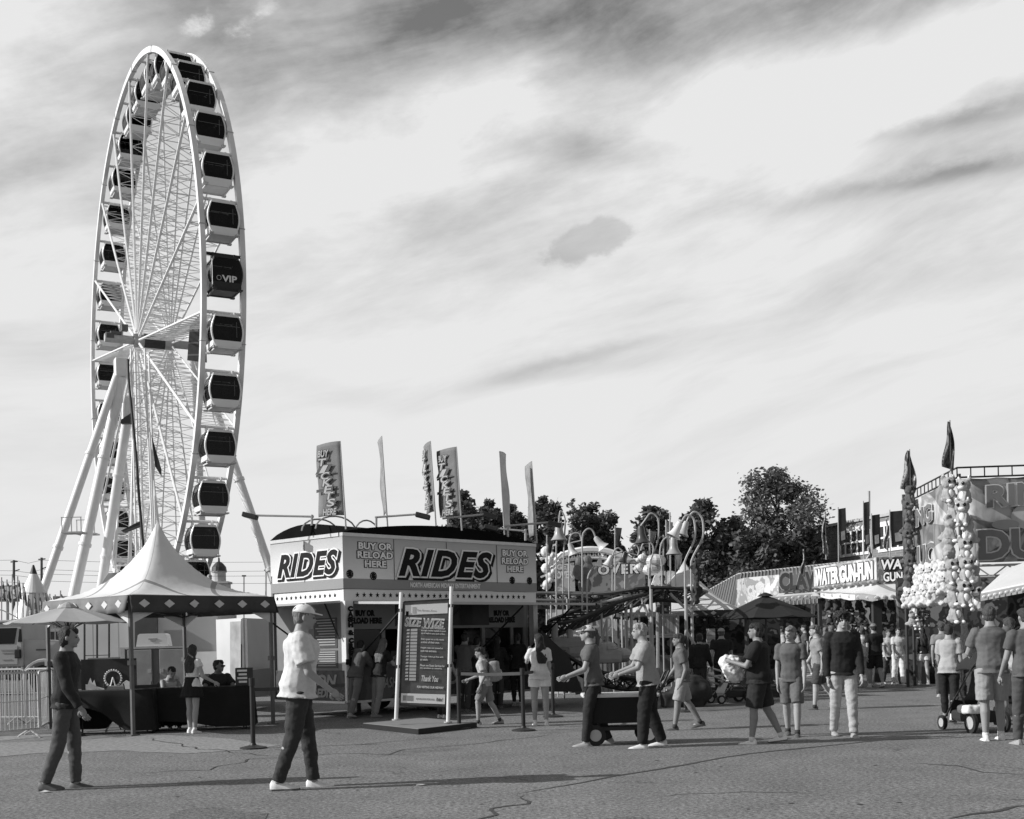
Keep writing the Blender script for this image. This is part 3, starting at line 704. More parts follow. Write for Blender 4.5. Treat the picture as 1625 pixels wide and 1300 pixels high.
# RIDES lettering
def rides(o, r, n, w, h, skv):
    ref = text_geo('RIDES', .32, .0, .5)[0]
    for (off, m_, lift, dx) in ((.105, letb, .004, .04), (.085, letw, .012, 0), (.038, letb, .02, 0)):
        text('RIDES', o+r*dx*w*.6-UP*dx*.8, r, UP, w, h, m_, booth, shear=.32, off=off, depth=.006, lift=lift, ref=ref, spacing=1.12, sk=skv)
rides(BP(1.55, 0, 2.84, .005), b1, bn1, 2.38, .52, 0.0)
def rides_end():
    rides(BP(0, 1.96, 2.86, 0, .004), -b2, bn2, 1.72, .44, 0.0)
rides_end()
for (a, w_) in ((.38, .86), (4.42, .80)):
    for off, m_, l in ((.115, letb, .003), (.04, letw, .009)):
        ref = text_geo('BUY OR\nRELOAD\nHERE', 0, 0, .5)[0]
        text('BUY OR\nRELOAD\nHERE', BP(a, 0, 2.98, .001), b1, UP, w_, .48, m_, booth, off=off, depth=.005, lift=l, ref=ref, spacing=1.05)
text('NORTH AMERICAN MIDWAY ENTERTAINMENT', BP(1.72, 0, Z0+.05, .008), b1, UP, 2.0, .095, letw, booth, off=.035, depth=.004)
for (a, z_) in ((.16, 2.83), (.75, 2.80), (4.72, 2.79), (5.28, 2.79)):
    m_ = MB(); c = BP(a, 0, z_, .006); 
    for k in range(14):
        t0, t1 = 2*math.pi*k/14, 2*math.pi*(k+1)/14
        m_.prism([c+b1*math.cos(t)*q+UP*math.sin(t)*q for t, q in ((t0, .085), (t1, .085), (t1, .068), (t0, .068))], bn1*.004)
    for k in range(4):
        t = math.pi*k/4; d = b1*math.cos(t)+UP*math.sin(t); w_ = d.cross(bn1)*.012
        m_.prism([c-d*.068-w_, c+d*.068-w_, c+d*.068+w_, c-d*.068+w_], bn1*.003*(k+2))
    m_.build('wheel_emblem', letb, booth, True)
for a in (1.30, 2.75, 4.25): MB().box(BP(a, 0, 3.14, .004), (.012, .012, .84), rz=R(45.5)).build('panel_joint', mat('joint shadow grey', .12, .6, .1, 3), booth, True)  # dark grey strips at the fascia panel joints
MB().box(BP(0, 1.2, 3.14, 0, .004), (.012, .012, .84), rz=R(45.5)).build('panel_joint', mat('joint shadow grey', .12, .6, .1, 3), booth, True)
for a in (1.6, 2.5, 4.6):
    MB().box(BP(a, 0, 1.18, -.38), (.26, .04, .22), rz=R(45.5), bev=.01).build('ticket_screen', mat('screen casing', .03, .3, .2, 3), booth, True)
# awning flap over the front, with gas struts
fl0, fl1 = 2.24, 2.17
MB().quadbox(BP(.25, 0, fl0, .0), BP(BL-.0, 0, fl0, .0), BP(BL, 0, fl1, 1.75), BP(.25, 0, fl1, 1.75), UP*.05).build('awning_flap', mat('awning panel', .45, .5, .08, 2), booth, True)
fr = MB()
for a in (.45, 1.95, 3.7, BL-.25):
    fr.tube(BP(a, 0, fl1-.01, 1.3), BP(a, 0, 1.25, -.02), .022, n=6)
fr.build('awning_struts', black, booth, True)
fr = MB().tube(BP(0, .55, 2.28, 0, .04), BP(0, .12, 1.55, 0, .04), .018, n=5).tube(BP(0, 1.9, 2.28, 0, .9), BP(0, 1.4, 1.5, 0, .03), .018, n=5); fr.build('end_strut', black, booth, True)
MB().quadbox(BP(0, .1, 2.27, 0, .0), BP(0, BD, 2.27, 0, .0), BP(0, BD, 2.22, 0, .85), BP(0, .1, 2.22, 0, .85), UP*.04).build('end_awning_flap', mat('awning panel', .45, .5, .08, 2), booth, True)
# roof hoops and floodlight arms
for (a, b, w_, h_) in ((.25, .5, .5, .17), (.25, 1.0, .45, .16), (1.8, 1.4, .35, .22)):
    hp = MB(); hp.path([BP(a-w_*math.cos(t), b, Z1+.1+h_*math.sin(t)*1.6) for t in [math.pi*k/10 for k in range(11)]], .018, n=5); hp.build('roof_hoop', wgrey, booth, True)
def arm(pole, arm_, head, Y):
    m = MB().tube(W(*pole[0], Y), W(*pole[1], Y), .025, n=6).tube(W(*arm_[0], Y), W(*arm_[1], Y), .022, n=6)
    a = m.build('lamp_arm', wgrey, booth, True)
    MB().box(W(*head, Y), (.30, .22, .10), bev=.02, mtx=Matrix.Rotation(R(15), 3, 'Y')).build('flood_lamp', dsteel, booth, True)
arm(((495, 834), (495, 817)), ((404, 818), (498, 820)), (397, 819), 24.0)
arm(((597, 836), (597, 820)), ((595, 821), (664, 816)), (671, 819), 24.6)
arm(((711, 836), (711, 821)), ((702, 823), (772, 816)), (778, 819), 25.3)
arm(((806, 852), (806, 834)), ((800, 835), (872, 829)), (880, 832), 26.5)
arm(((834, 858), (834, 840)), ((784, 839), (834, 843)), (779, 838), 27)
# feather flags
fl_body = mat('flag fabric', .26, .8, .25, 2.5, translucent=.3); fl_dark = mat('flag dark print', .10, .8, .3, 3); fl_pale = mat('flag pale fabric', .6, .8, .15, 2.5, translucent=.3)
def feather(px_pole, py_top, py_bot, px_free_t, px_free_b, py_ft, py_fb, Y, label, texts=True, mt=None, yaw=0.0, real_w=.64):
    base = W(px_pole, py_bot, Y); top = W(px_pole-9*(py_bot-py_top)/140, py_top, Y)
    t = thing('feather_flag', label, 'flag', base, 0, 'tall flags planted along the ticket booth roof')
    MB().path([base, base.lerp(top, .5), top], [.018, .014, .009], n=6).build('pole', wgrey, t, True)
    s_ = Y/F
    wpx = abs(px_pole-px_free_b)*s_
    dz = math.sqrt(max(0, real_w**2-wpx**2))
    hor = Vector((math.copysign(wpx, px_free_b-px_pole), dz, 0)).normalized()
    NUh, NVv = 5, 16; rows = []
    H = top.z-W(px_pole, py_fb, Y).z
    vs = []; 
    for th in (0, .006):
        for j in range(NVv+1):
            v = j/NVv
            for i in range(NUh+1):
                u = i/NUh; a = top.lerp(base, v*H/(top-base).length)
                wd2 = real_w*(.93+.07*v)
                off = .02*math.sin(v*9+u*3+px_pole)*u
                nn = Vector((-hor.y, hor.x, 0))
                droop = (1-u*u*.6) if j == 0 else 1
                vs.append(a+hor*(wd2*u)+nn*(off+th)+UP*((0.02 if j else .02)*math.sin(u*3)-(.035*u if j == 0 else 0)))
    n1 = (NUh+1)*(NVv+1); fs = []
    idx = lambda l, j, i: l*n1+j*(NUh+1)+i
    for j in range(NVv):
        for i in range(NUh):
            fs.append((idx(0, j, i), idx(0, j, i+1), idx(0, j+1, i+1), idx(0, j+1, i))); fs.append((idx(1, j, i), idx(1, j+1, i), idx(1, j+1, i+1), idx(1, j, i+1)))
    for j in range(NVv):
        for i in (0, NUh): fs.append((idx(0, j, i), idx(0, j+1, i), idx(1, j+1, i), idx(1, j, i)))
    for i in range(NUh):
        for j in (0, NVv): fs.append((idx(0, j, i), idx(0, j, i+1), idx(1, j, i+1), idx(1, j, i)))
    m = MB(); m.v = vs; m.f = fs; m.build('banner', mt or fl_body, t, True, smooth=True)
    if texts:
        r_ = -hor if hor.x < 0 else hor
        nn = r_.cross(UP).normalized()
        o0 = (top+hor*real_w*.97 if hor.x < 0 else top+hor*.03) + nn*.035
        def T(s, z, w_, h_, m_, x=0.0, off=.02, sh=.0, lift=0.0): text(s, o0-UP*z+r_*(x+.01*z), r_, UP, w_, h_, m_, t, off=off, depth=.003, shear=sh, lift=lift)
        for oo, mm, l in ((.09, fl_dark, 0), (.02, fl_pale, .006)): T('BUY', .28, .27, .13, mm, .08, oo, .2, l)
        for k_, c_ in enumerate('TICKETS'):
            for oo, mm, l in ((.10, fl_dark, 0), (.015, mat('flag mid print', .42, .8, .1, 3), .006)): T(c_, .46+.135*k_, .20, .14, mm, .09+.03*k_, oo, .15, l)
        for oo, mm, l in ((.09, fl_dark, 0), (.02, fl_pale, .006)): T('HERE', 1.44, .33, .12, mm, .17, oo, .2, l)
        for zc, hh in ((.62, .10), (.92, .12)):
            MB().prism([o0-UP*zc+r_*.02-nn*.012, o0-UP*(zc-.03)+r_*.5-nn*.012, o0-UP*(zc+.0)+r_*.5-nn*.012, o0-UP*(zc+.02)+r_*.3-nn*.012, o0-UP*(zc+hh*.5)+r_*.02-nn*.012], nn*.003).build('print_stroke', fl_dark, t, True)
    return t
feather(549, 700, 840, 498, 504, 698, 818, 23.6, 'grey BUY TICKETS HERE flag at the corner of the booth roof, leftmost of the row')
feather(615, 692, 836, 602, 604, 692, 815, 24.6, 'thin edge-on flag between the leftmost and the two overlapping flags', False, mat('flag fabric mid', .34, .8, .35, 5, translucent=.3))
feather(692, 700, 838, 668, 676, 697, 812, 25.9, 'half-hidden BUY TICKETS HERE flag, left of the two overlapping flags')
feather(733, 709, 842, 690, 698, 708, 818, 25.6, 'BUY TICKETS HERE flag, front one of the two overlapping flags')
feather(801, 716, 850, 811, 812, 716, 840, 27.2, 'pale ragged flag seen edge-on against the trees', False, fl_pale, real_w=.34)
feather(852, 732, 862, 837, 842, 731, 850, 27.4, 'narrow grey flag at the right end of the booth roof', False, mat('flag fabric mid', .34, .8, .35, 5, translucent=.3))
# ------------------------------------------------------------------ peaked canopy
canv = mat('white canopy vinyl', .72, .5, .05, 1.5, translucent=.12)
def swoosh_mat():
    m = bpy.data.materials.new('printed canopy vinyl'); m.use_nodes = True; t = m.node_tree; q = NG(t); b = t.nodes['Principled BSDF']
    P = q.n('ShaderNodeTexCoord').outputs['Object']; s = q.n('ShaderNodeSeparateXYZ'); t.links.new(P, s.inputs[0])
    x, y = s.outputs[0], s.outputs[1]
    def ring(cx, cy, r, w):
        d = q.m('SQRT', q.m('ADD', q.m('POWER', q.m('SUBTRACT', x, cx), 2), q.m('POWER', q.m('SUBTRACT', y, cy), 2)))
        return q.m('LESS_THAN', q.m('ABSOLUTE', q.m('SUBTRACT', d, r)), w)
    k = q.m('MAXIMUM', q.m('MAXIMUM', ring(-1.25, -1.55, .95, .045), ring(1.3, -1.5, .95, .045)), q.m('MAXIMUM', ring(-1.4, 1.3, 1.0, .04), ring(1.5, .9, .9, .04)))
    n = q.rng(q.noise(P, 2.2, 8, .65), .3, .7, .76, .84, False)
    seam = q.m('LESS_THAN', q.m('ABSOLUTE', q.m('SUBTRACT', q.m('ABSOLUTE', x), q.m('ABSOLUTE', y))), .012)
    n = q.m('MULTIPLY', n, q.m('SUBTRACT', 1.0, q.m('MULTIPLY', seam, .35)))
    bn = q.n('ShaderNodeBump'); bn.inputs['Strength'].default_value = .35; bn.inputs['Distance'].default_value = .05; t.links.new(q.noise(P, 2.5, 3, .5, 0.0), bn.inputs['Height']); t.links.new(bn.outputs[0], b.inputs['Normal'])
    v = q.m('ADD', q.m('MULTIPLY', n, q.m('SUBTRACT', 1.0, k)), q.m('MULTIPLY', k, .33))
    t.links.new(q.comb(v, v, v), b.inputs['Base Color']); b.inputs['Roughness'].default_value = .5
    tr = q.n('ShaderNodeBsdfTranslucent'); t.links.new(q.comb(v, v, v), tr.inputs[0]); mx = q.n('ShaderNodeMixShader'); mx.inputs[0].default_value = .12
    t.links.new(b.outputs[0], mx.inputs[1]); t.links.new(tr.outputs[0], mx.inputs[2]); t.links.new(mx.outputs[0], t.nodes['Material Output'].inputs[0])
    return m
def peak_roof(a, z0, zp, pw=2.1, N=28, sag=.10, straight=False):
    """square canopy of side 2a, eave z0, peak zp, local coords"""
    mb = MB(); vs = []
    for i in range(N+1):
        for j in range(N+1):
            x = -1+2*i/N; y = -1+2*j/N
            m_ = max(abs(x), abs(y)); e = math.hypot(x, y); r = m_*.65+min(1.0, e)*.35 if m_ < 1 else 1.0
            r = m_**1.0*(m_)+min(e, 1)*(1-m_) if m_ < 1 else 1
            diag = min(abs(x), abs(y))/max(m_, 1e-6)
            h = (1-r)**pw*(zp-z0)*.55 + (1-r)*(zp-z0)*.45*(1-r*.35)
            if straight: h = (1-r)**1.3*(zp-z0)
            h -= sag*math.sin(math.pi*min(1, r))*(1-diag**2)*.8
            h += .10*math.exp(-(r*12)**2)
            vs.append(Vector((x*a, y*a, z0+max(h, 0) if r < 1 else z0)))
    fs = [(i*(N+1)+j, (i+1)*(N+1)+j, (i+1)*(N+1)+j+1, i*(N+1)+j+1) for i in range(N) for j in range(N)]
    n = len(vs); vs2 = [p-UP*.012 for p in vs]
    fs2 = [tuple(reversed([i+n for i in f])) for f in fs]; mb.add(vs+vs2, fs+fs2)
    e = [(i, 0) for i in range(N)]+[(N, j) for j in range(N)]+[(i, N) for i in range(N, 0, -1)]+[(0, j) for j in range(N, 0, -1)]
    for k in range(len(e)):
        p = e[k][0]*(N+1)+e[k][1]; q = e[(k+1) % len(e)][0]*(N+1)+e[(k+1) % len(e)][1]; mb.f.append((p, q, q+n, p+n))
    return mb
def valance(a, z0, h, side, m_, parent, dm=None, nd=6, dsz=.09, wob=.03):
    """hanging cloth on one side; side 0..3"""
    Rz = Matrix.Rotation(math.pi/2*side, 4, 'Z'); mb = MB(); N = 40; vs = []
    for l in (0, .008):
        for j in range(4):
            for i in range(N+1):
                x = -a+2*a*i/N; w = wob*math.sin(i*1.1+side)*(j/3)+wob*.6*math.sin(i*.37+side*2)*(j/3)
                vs.append(Rz @ Vector((x, -a-.01-l-w-.02*j, z0-h*j/3-.02*math.sin(math.pi*i/N)*(j/3)*0)))
    n = 4*(N+1); fs = []
    for l in (0, 1):
        for j in range(3):
            for i in range(N):
                a_ = l*n+j*(N+1)+i; fs.append((a_, a_+1, a_+N+2, a_+N+1))
    for i in range(N): fs.append((i, i+1, n+i+1, n+i)); fs.append((3*(N+1)+i, 3*(N+1)+i+1, n+3*(N+1)+i+1, n+3*(N+1)+i))
    for j in range(3):
        for i in (0, N): fs.append((j*(N+1)+i, (j+1)*(N+1)+i, n+(j+1)*(N+1)+i, n+j*(N+1)+i))
    mb.add(vs, fs); v = mb.build('valance', m_, parent, smooth=True)
    if dm:
        for k in range(nd):
            d = MB()
            x = -a+2*a*(k+.5)/nd
            c = Vector((x, -a-.028-wob*.3-.01*math.sin(x*5), z0-h*.48)); 
            i_ = (x+a)/(2*a)*N
            w = wob*math.sin(i_*1.1+side)*.5+wob*.6*math.sin(i_*.37+side*2)*.5
            c.y = -a-.024-w-.03
            d.prism([Rz @ (c+Vector((dsz*p, .0, dsz*q))) for p, q in ((0, .78), (1.15, 0), (0, -.78), (-1.15, 0))], Rz @ Vector((0, -.012, 0)))
            d.build('diamond', dm, v)
    return v
TF = XY(210, 20.0); ta = 1.475; th48 = R(48)
e1 = Vector((math.cos(th48), math.sin(th48), 0)); e2 = Vector((-math.sin(th48), math.cos(th48), 0))
TCn = TF+e1*ta+e2*ta
tent = thing('canopy_tent', 'white peaked canopy with dark valance of pale diamonds over the black-cloth tables', 'canopy', TCn, th48)
peak_roof(ta, 2.36, 3.72).build('roof', swoosh_mat(), tent, smooth=True)
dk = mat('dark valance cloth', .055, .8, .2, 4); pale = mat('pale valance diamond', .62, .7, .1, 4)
for s_ in range(4): valance(ta, 2.36, .30, s_, mat('left valance cloth', .17, .8, .2, 4) if s_ == 3 else dk, tent, pale)  # left side's paler cloth has the sunlight put into its colour
for sx in (-1, 1):
    for sy in (-1, 1):
        m_ = MB().box((sx*(ta-.04), sy*(ta-.04), 1.18), (.055, .055, 2.36)).box((sx*(ta-.04), sy*(ta-.04), .01), (.16, .16, .02)).box((sx*(ta-.04), sy*(ta-.04), 1.22), (.10, .10, .08))
        m_.build('pole', mat('dark canopy pole', .12, .45, .2, 3), tent)
        MB().prism([(sx*(ta-.02), sy*(ta-.02), 2.10), (sx*(ta-.5), sy*(ta-.02), 2.08), (sx*(ta-.02), sy*(ta-.02), 1.86)], (0, -.01*sy, 0)).prism([(sx*(ta-.02), sy*(ta-.035), 2.10), (sx*(ta-.02), sy*(ta-.5), 2.08), (sx*(ta-.02), sy*(ta-.035), 1.86)], (-.01*sx, 0, 0)).build('corner_gusset', canv, tent)
tm = MB()
for s_ in range(4):
    Rz = Matrix.Rotation(math.pi/2*s_, 4, 'Z')
    for (p, q) in (((-ta+.05, 2.28), (ta-.05, 2.28)), ((-ta+.05, 2.06), (0, 2.28)), ((ta-.05, 2.06), (0, 2.28))):
        tm.tube(Rz @ Vector((p[0], -ta+.06, p[1])), Rz @ Vector((q[0], -ta+.06, q[1])), .016, n=5)
tm.tube((0, 0, 2.3), (0, 0, 3.7), .03, n=8)
for sx in (-1, 1):
    tm.tube((sx*ta*.97, 0, 2.28), (0, 0, 2.4), .016, n=5); tm.tube((0, sx*ta*.97, 2.28), (0, 0, 2.4), .016, n=5)
tm.build('truss', dsteel, tent)
# ------------------------------------------------------------------ patio umbrellas
def umbrella(label, top, Y, px_c, half, z_e, z_a, m_, nrib=8, rot=0.0, scallop=.03, bx=None):
    c = XY(px_c, Y)
    t = thing('patio_umbrella', label, 'umbrella', c, rot)
    mb = MB(); vs = [Vector((0, 0, z_a))]; rings = 5; N = nrib*4
    for k in range(1, rings+1):
        r = k/rings
        for i in range(N):
            a = 2*math.pi*i/N; ph = (i % 4)/4; fl = math.cos(math.pi/nrib)/math.cos(((ph*2-1))*math.pi/nrib)
            rr = half*r*(fl)
            vs.append(Vector((math.cos(a)*rr, math.sin(a)*rr, z_a+(z_e-z_a)*(r**1.12)-.02*math.sin(math.pi*ph)*r)))
    fs = [(0, 1+i, 1+(i+1) % N) for i in range(N)]
    for k in range(rings-1):
        for i in range(N): fs.append((1+k*N+i, 1+(k+1)*N+i, 1+(k+1)*N+(i+1) % N, 1+k*N+(i+1) % N))
    n = len(vs); vs += [p-UP*.01 for p in vs]; fs += [tuple(reversed([i+n for i in f])) for f in fs[:]]
    last = 1+(rings-1)*N
    for i in range(N): fs.append((last+i, last+(i+1) % N, last+(i+1) % N+n, last+i+n))
    mb.add(vs, fs); cn = mb.build('canopy', m_, t)
    MB().lathe([(half*.16, z_a-.03), (half*.10, z_a+.03), (.02, z_a+.07)], n=12).build('vent_cap', m_, cn)
    MB().tube((0, 0, 0), (0, 0, z_a), .024, n=8).build('pole', mat('umbrella pole', .05, .4, .2, 3), t)
    MB().lathe([(.24, 0), (.24, .05), (.07, .09), (.04, .3)], n=16).build('base', dsteel, t)
    rb = MB()
    for i in range(nrib):
        a = 2*math.pi*i/nrib; d = Vector((math.cos(a), math.sin(a), 0)); rb.tube(UP*(z_a-.03), d*half*.97+UP*(z_e-.01), .008, n=4); rb.tube(UP*(z_a-.42), d*half*.5+UP*((z_a+z_e)/2-.02), .008, n=4)
    rb.build('ribs', dsteel, t); return t
umbrella('light grey patio umbrella beside the peaked canopy at the left', 0, 20.2, 112, 1.04, 1.93, 2.20, mat('light grey umbrella cloth', .55, .8, .06, 3, translucent=.3), rot=R(10))
umbrella('black patio umbrella between the white game tent and the CLAW stall', 0, 31.0, 1218, 1.32, 1.88, 2.46, mat('black umbrella cloth', .018, .8, .2, 3), rot=R(20))
MB().tube(XY(84, 20.6), XY(84, 20.6, 1.95), .03, n=8)
# ------------------------------------------------------------------ tables and what is on them
blk = mat('black table cloth', .010, .85, .4, 3.0)
def cloth_table(label, px, Y, L, D, rz, hem=.28, lift=0.0):
    c = XY(px, Y); t = thing('folding_table', label, 'table', c, rz, None)
    H = .74; mb = MB(); N = 60; per = []
    for i in range(N):
        a = i/N*4; s_ = int(a); f = a-s_
        p = [(-1+2*f, -1), (1, -1+2*f), (1-2*f, 1), (-1, 1-2*f)][s_]
        per.append((p[0]*L/2, p[1]*D/2, 1 if min(abs(f), abs(1-f)) < .12 else 0))
    rings = [[Vector((x*.98, y*.98, H+.012)) for x, y, c_ in per]]
    for k in range(6):
        v = k/5
        rings.append([Vector((x*(1+.03*v)+.025*v*math.sin(i*1.3), y*(1+.06*v)+.03*v*math.sin(i*.9), H-v*(H-.06-(0 if c_ else lift*max(0, math.sin(i*.21+1))) ) )) for i, (x, y, c_) in enumerate(per)])
    mb.loft(rings, caps=False); mb.f.append(tuple(range(N-1, -1, -1))); mb.build('tablecloth', blk, t, smooth=True)
    MB().box((0, 0, H-.02), (L*.97, D*.95, .035)).build('table_top', wgrey, t)
    for sx in (-1, 1):
        MB().path([(sx*L*.4, -D*.35, H-.03), (sx*L*.42, -D*.35, 0), (sx*L*.42, D*.35, 0), (sx*L*.4, D*.35, H-.03)], .015, n=6).build('leg_frame', dsteel, t)
    return t
cloth_table('table under a black cloth behind the light umbrella pole, left of the front canopy pole', 182, 20.7, 1.45, .65, R(4), lift=.42)
cloth_table('wide table under a black cloth where two people sit', 318, 21.2, 1.85, .7, R(8), lift=.12)
def folding_chair(label, p, rz):
    t = thing('folding_chair', label, 'chair', p, rz, 'folding chairs by the tables')
    MB().box((0, 0, .44), (.40, .38, .03), bev=.01).build('seat', dsteel, t)
    MB().box((-.20, 0, .72), (.025, .40, .18), bev=.01).build('backrest', dsteel, t)
    for s_ in (-1, 1):
        MB().path([(-.24, s_*.21, .85), (-.14, s_*.21, .5), (.20, s_*.21, 0)], .012, n=5).build('leg', dsteel, t)
        MB().path([(.14, s_*.20, .45), (-.24, s_*.20, 0)], .012, n=5).build('leg', dsteel, t)
    MB().tube((.1, -.21, .12), (.1, .21, .12), .01, n=5).build('stretcher', dsteel, t)
    return t
fc = folding_chair('black folding chair just left of the front canopy pole', XY(196, 21.35), R(70))
copy_tree(fc, label='black folding chair just right of the front canopy pole', loc=XY(232, 21.5), rz=R(110))
copy_tree(fc, label='black folding chair under the woman seated at the table', loc=XY(262, 21.75), rz=R(-70))
copy_tree(fc, label='black folding chair under the man with sunglasses', loc=XY(349, 22.0), rz=R(-90))
t = thing('display_box', 'dark box with white printed slips standing on the right end of the table', 'box', XY(388, 21.2, .755), R(10))
MB().box((0, 0, .16), (.30, .24, .32), bev=.01).build('box_body', dsteel, t)
for k in range(4): MB().box((-.03+.01*(k % 2), -.124, .27-.065*k), (.17-.03*(k % 2), .006, .035)).build('label_slip', letw, t)
t = thing('table_top_scenery', 'dark panel printed with a white wheel and white skyline behind the left table', 'display panel', XY(175, 22.1), R(3))
MB().box((0, 0, .92), (1.0, .04, .72)).build('panel', mat('dark panel print', .035, .6, .4, 3), t)
m_ = MB(); c = Vector((.08, -.03, .92))
for k in range(22):
    a = 2*math.pi*k/22; m_.ell(c+Vector((math.cos(a)*.155, 0, math.sin(a)*.155)), (.018, .008, .018), 8, 6)
for k in range(24):
    a0, a1 = 2*math.pi*k/24, 2*math.pi*(k+1)/24
    m_.tube(c+Vector((math.cos(a0)*.14, 0, math.sin(a0)*.14)), c+Vector((math.cos(a1)*.14, 0, math.sin(a1)*.14)), .006, n=4)
m_.tube(c+Vector((0, -.004, .02)), c+Vector((.06, -.004, -.2)), .014, n=5).tube(c+Vector((0, -.004, .02)), c+Vector((-.06, -.004, -.2)), .014, n=5)
m_.build('wheel_picture', letw, t)
sk = [(-.42, .56), (-.42, .78), (-.38, .78), (-.36, .84), (-.33, .9), (-.3, .8), (-.26, .86), (-.23, .74), (-.1, .70), (.05, .68), (.2, .74), (.26, .80), (.32, .84), (.4, .8), (.42, .56)]
MB().prism([Vector((x, -.024, z+.04)) for x, z in sk], (0, -.006, 0)).build('skyline_picture', letw, t)
# cabinet, box and trailers behind the canopy
t = thing('metal_cabinet', 'grey two-door metal cabinet with latches behind the seated woman', 'cabinet', XY(247, 24.2), R(4))
MB().box((0, .3, .95), (1.32, .6, 1.0), bev=.015).build('cabinet_body', mat('cabinet frame', .16, .5, .15, 3), t)
MB().box((-.62, -.01, .95), (.09, .04, 1.02)).build('side_post', alum, t)
for (x, w_) in ((-.28, .48), (.36, .50)):
    d = MB().box((x, -.02, 1.0), (w_, .035, .86), bev=.01).build('door', mat('cabinet door', .33, .45, .25, 2.5), t)
    MB().box((x+(.2 if x < 0 else -.2), -.05, 1.0), (.06, .03, .07)).build('latch', alum, d)
MB().box((0, .3, .45), (1.32, .6, .06)).box((0, .3, 1.47), (1.38, .66, .03)).build('rim', alum, t)
for sx in (-.55, .55): MB().tube((sx, .05, 0), (sx, .05, .45), .04, n=8).build('foot', dsteel, t)
t = thing('plastic_bin', 'white tapered plastic tub on top of the metal cabinet', 'tub', XY(245, 24.4, 1.495), R(4))
MB().prism([(-.32, -.2, 0), (.32, -.2, 0), (.28, -.2, .23), (.24, -.2, .26), (-.24, -.2, .26), (-.28, -.2, .23)], (0, .4, 0)).build('tub_body', white2, t)
MB().box((.02, -.205, .15), (.18, .006, .02)).box((.02, -.205, .11), (.1, .006, .015)).build('print', letg, t)
t = thing('cargo_trailer', 'tall white panelled trailer right of the canopy, behind the man with sunglasses', 'trailer', XY(430, 26.0), 0)
A, B, C_ = XY(346, 27.0), XY(388, 26.0), XY(452, 28.6)
MB().prism([A+UP*.35, B+UP*.35, C_+UP*.35, (A+C_-B)+UP*.35+Vector((0, 1, 0))], (0, 0, 1.72)).build('trailer_body', mat('white trailer panel', .60, .45, .12, .8), t, True)
m_ = MB()
for px in (386, 392): m_.box(XY(px, 25.95, 1.2), (.05, .05, 1.7))
m_.build('door_post', alum, t, True)
MB().quadbox(XY(367, 26.35, .5), XY(384, 25.97, .5), XY(384, 25.97, 2.0), XY(367, 26.35, 2.0), (-.02, -.03, 0)).build('door', mat('weathered door', .36, .4, .5, 1.5), t, True)
MB().tube(XY(383, 25.85, 1.0), XY(383, 25.85, 1.5), .015, n=5).build('door_bar', dsteel, t, True)
MB().quadbox(XY(392, 25.6, .35), XY(452, 27.9, .35), XY(452, 27.9, .95), XY(392, 25.6, .95), (.1, -.03, 0)).build('lower_skirt', mat('grey lower skirt', .2, .5, .1, 2), t, True)
t = thing('box_trailer', 'pale box trailer with folded steps and a rail, behind the left table', 'trailer', XY(190, 29.0), 0)
MB().quadbox(XY(118, 29, .4), XY(215, 29, .4), XY(215, 29, 2.15), XY(118, 29, 2.15), (0, 2.0, 0)).build('trailer_body', mat('pale trailer panel', .58, .45, .12, .8, stripes=(0, .62, .35, .05)), t, True)
MB().quadbox(XY(205, 28.6, .4), XY(345, 28.6, .4), XY(345, 28.6, 2.25), XY(205, 28.6, 2.25), (0, 2.0, 0)).build('trailer_body', mat('mid grey trailer panel', .34, .45, .12, .8), t, True)
MB().quadbox(XY(214, 28.4, 1.2), XY(249, 28.4, 1.2), XY(249, 28.4, 2.25), XY(214, 28.4, 2.25), (0, .1, 0)).build('dark_door', mat('dark door', .06, .5, .2, 3), t, True)
MB().quadbox(XY(310, 28.3, .4), XY(346, 28.3, .4), XY(346, 28.3, 1.35), XY(310, 28.3, 1.35), (0, .1, 0)).build('white_door', mat('white door', .55, .5, .1, 3), t, True)
m_ = MB()
for z_ in (1.12, 1.22, 1.32): m_.tube(XY(135, 28.7, z_), XY(172, 28.7, z_), .012, n=4)
for px in (134, 154, 173): m_.tube(XY(px, 28.7, .5), XY(px, 28.7, 2.1), .025, n=5)
m_.build('hand_rail', dsteel, t, True)
t = thing('generator', 'dark boxy generator with exhaust behind the left table, under the light umbrella', 'generator', XY(138, 25.0), R(3))
MB().box((0, 0, .72), (.62, .6, .62), bev=.03).build('housing', mat('generator housing', .04, .5, .3, 3), t)
MB().box((0, 0, .25), (.66, .64, .10)).build('skid', dsteel, t)
MB().box((0, -.31, .55), (.38, .02, .2)).build('service_panel', wgrey, t)
for sx in (-.25, .25): MB().tube((sx, -.34, .14), (sx, .34, .14), .14, n=12).build('wheel', black, t)
MB().lathe([(.06, 1.03), (.07, 1.10), (.03, 1.14)], n=8).build('exhaust', letw, t)
t = thing('waste_skip', 'low grey metal skip seen behind the small white wheel picture', 'skip', XY(178, 26.5), R(2))
MB().prism([(-.42, -.3, .25), (.42, -.3, .25), (.42, -.3, 1.28), (.05, -.3, 1.28), (-.28, -.3, 1.1), (-.42, -.3, .6)], (0, .6, 0)).build('skip_body', mat('skip paint', .12, .5, .25, 3), t)
MB().box((0, -.31, 1.25), (.8, .04, .05)).build('rim', mat('skip rim', .2, .5, .1, 3), t)
for sx in (-.3, .3): MB().tube((sx, -.2, .1), (sx, .2, .1), .1, n=10).build('castor', black, t)
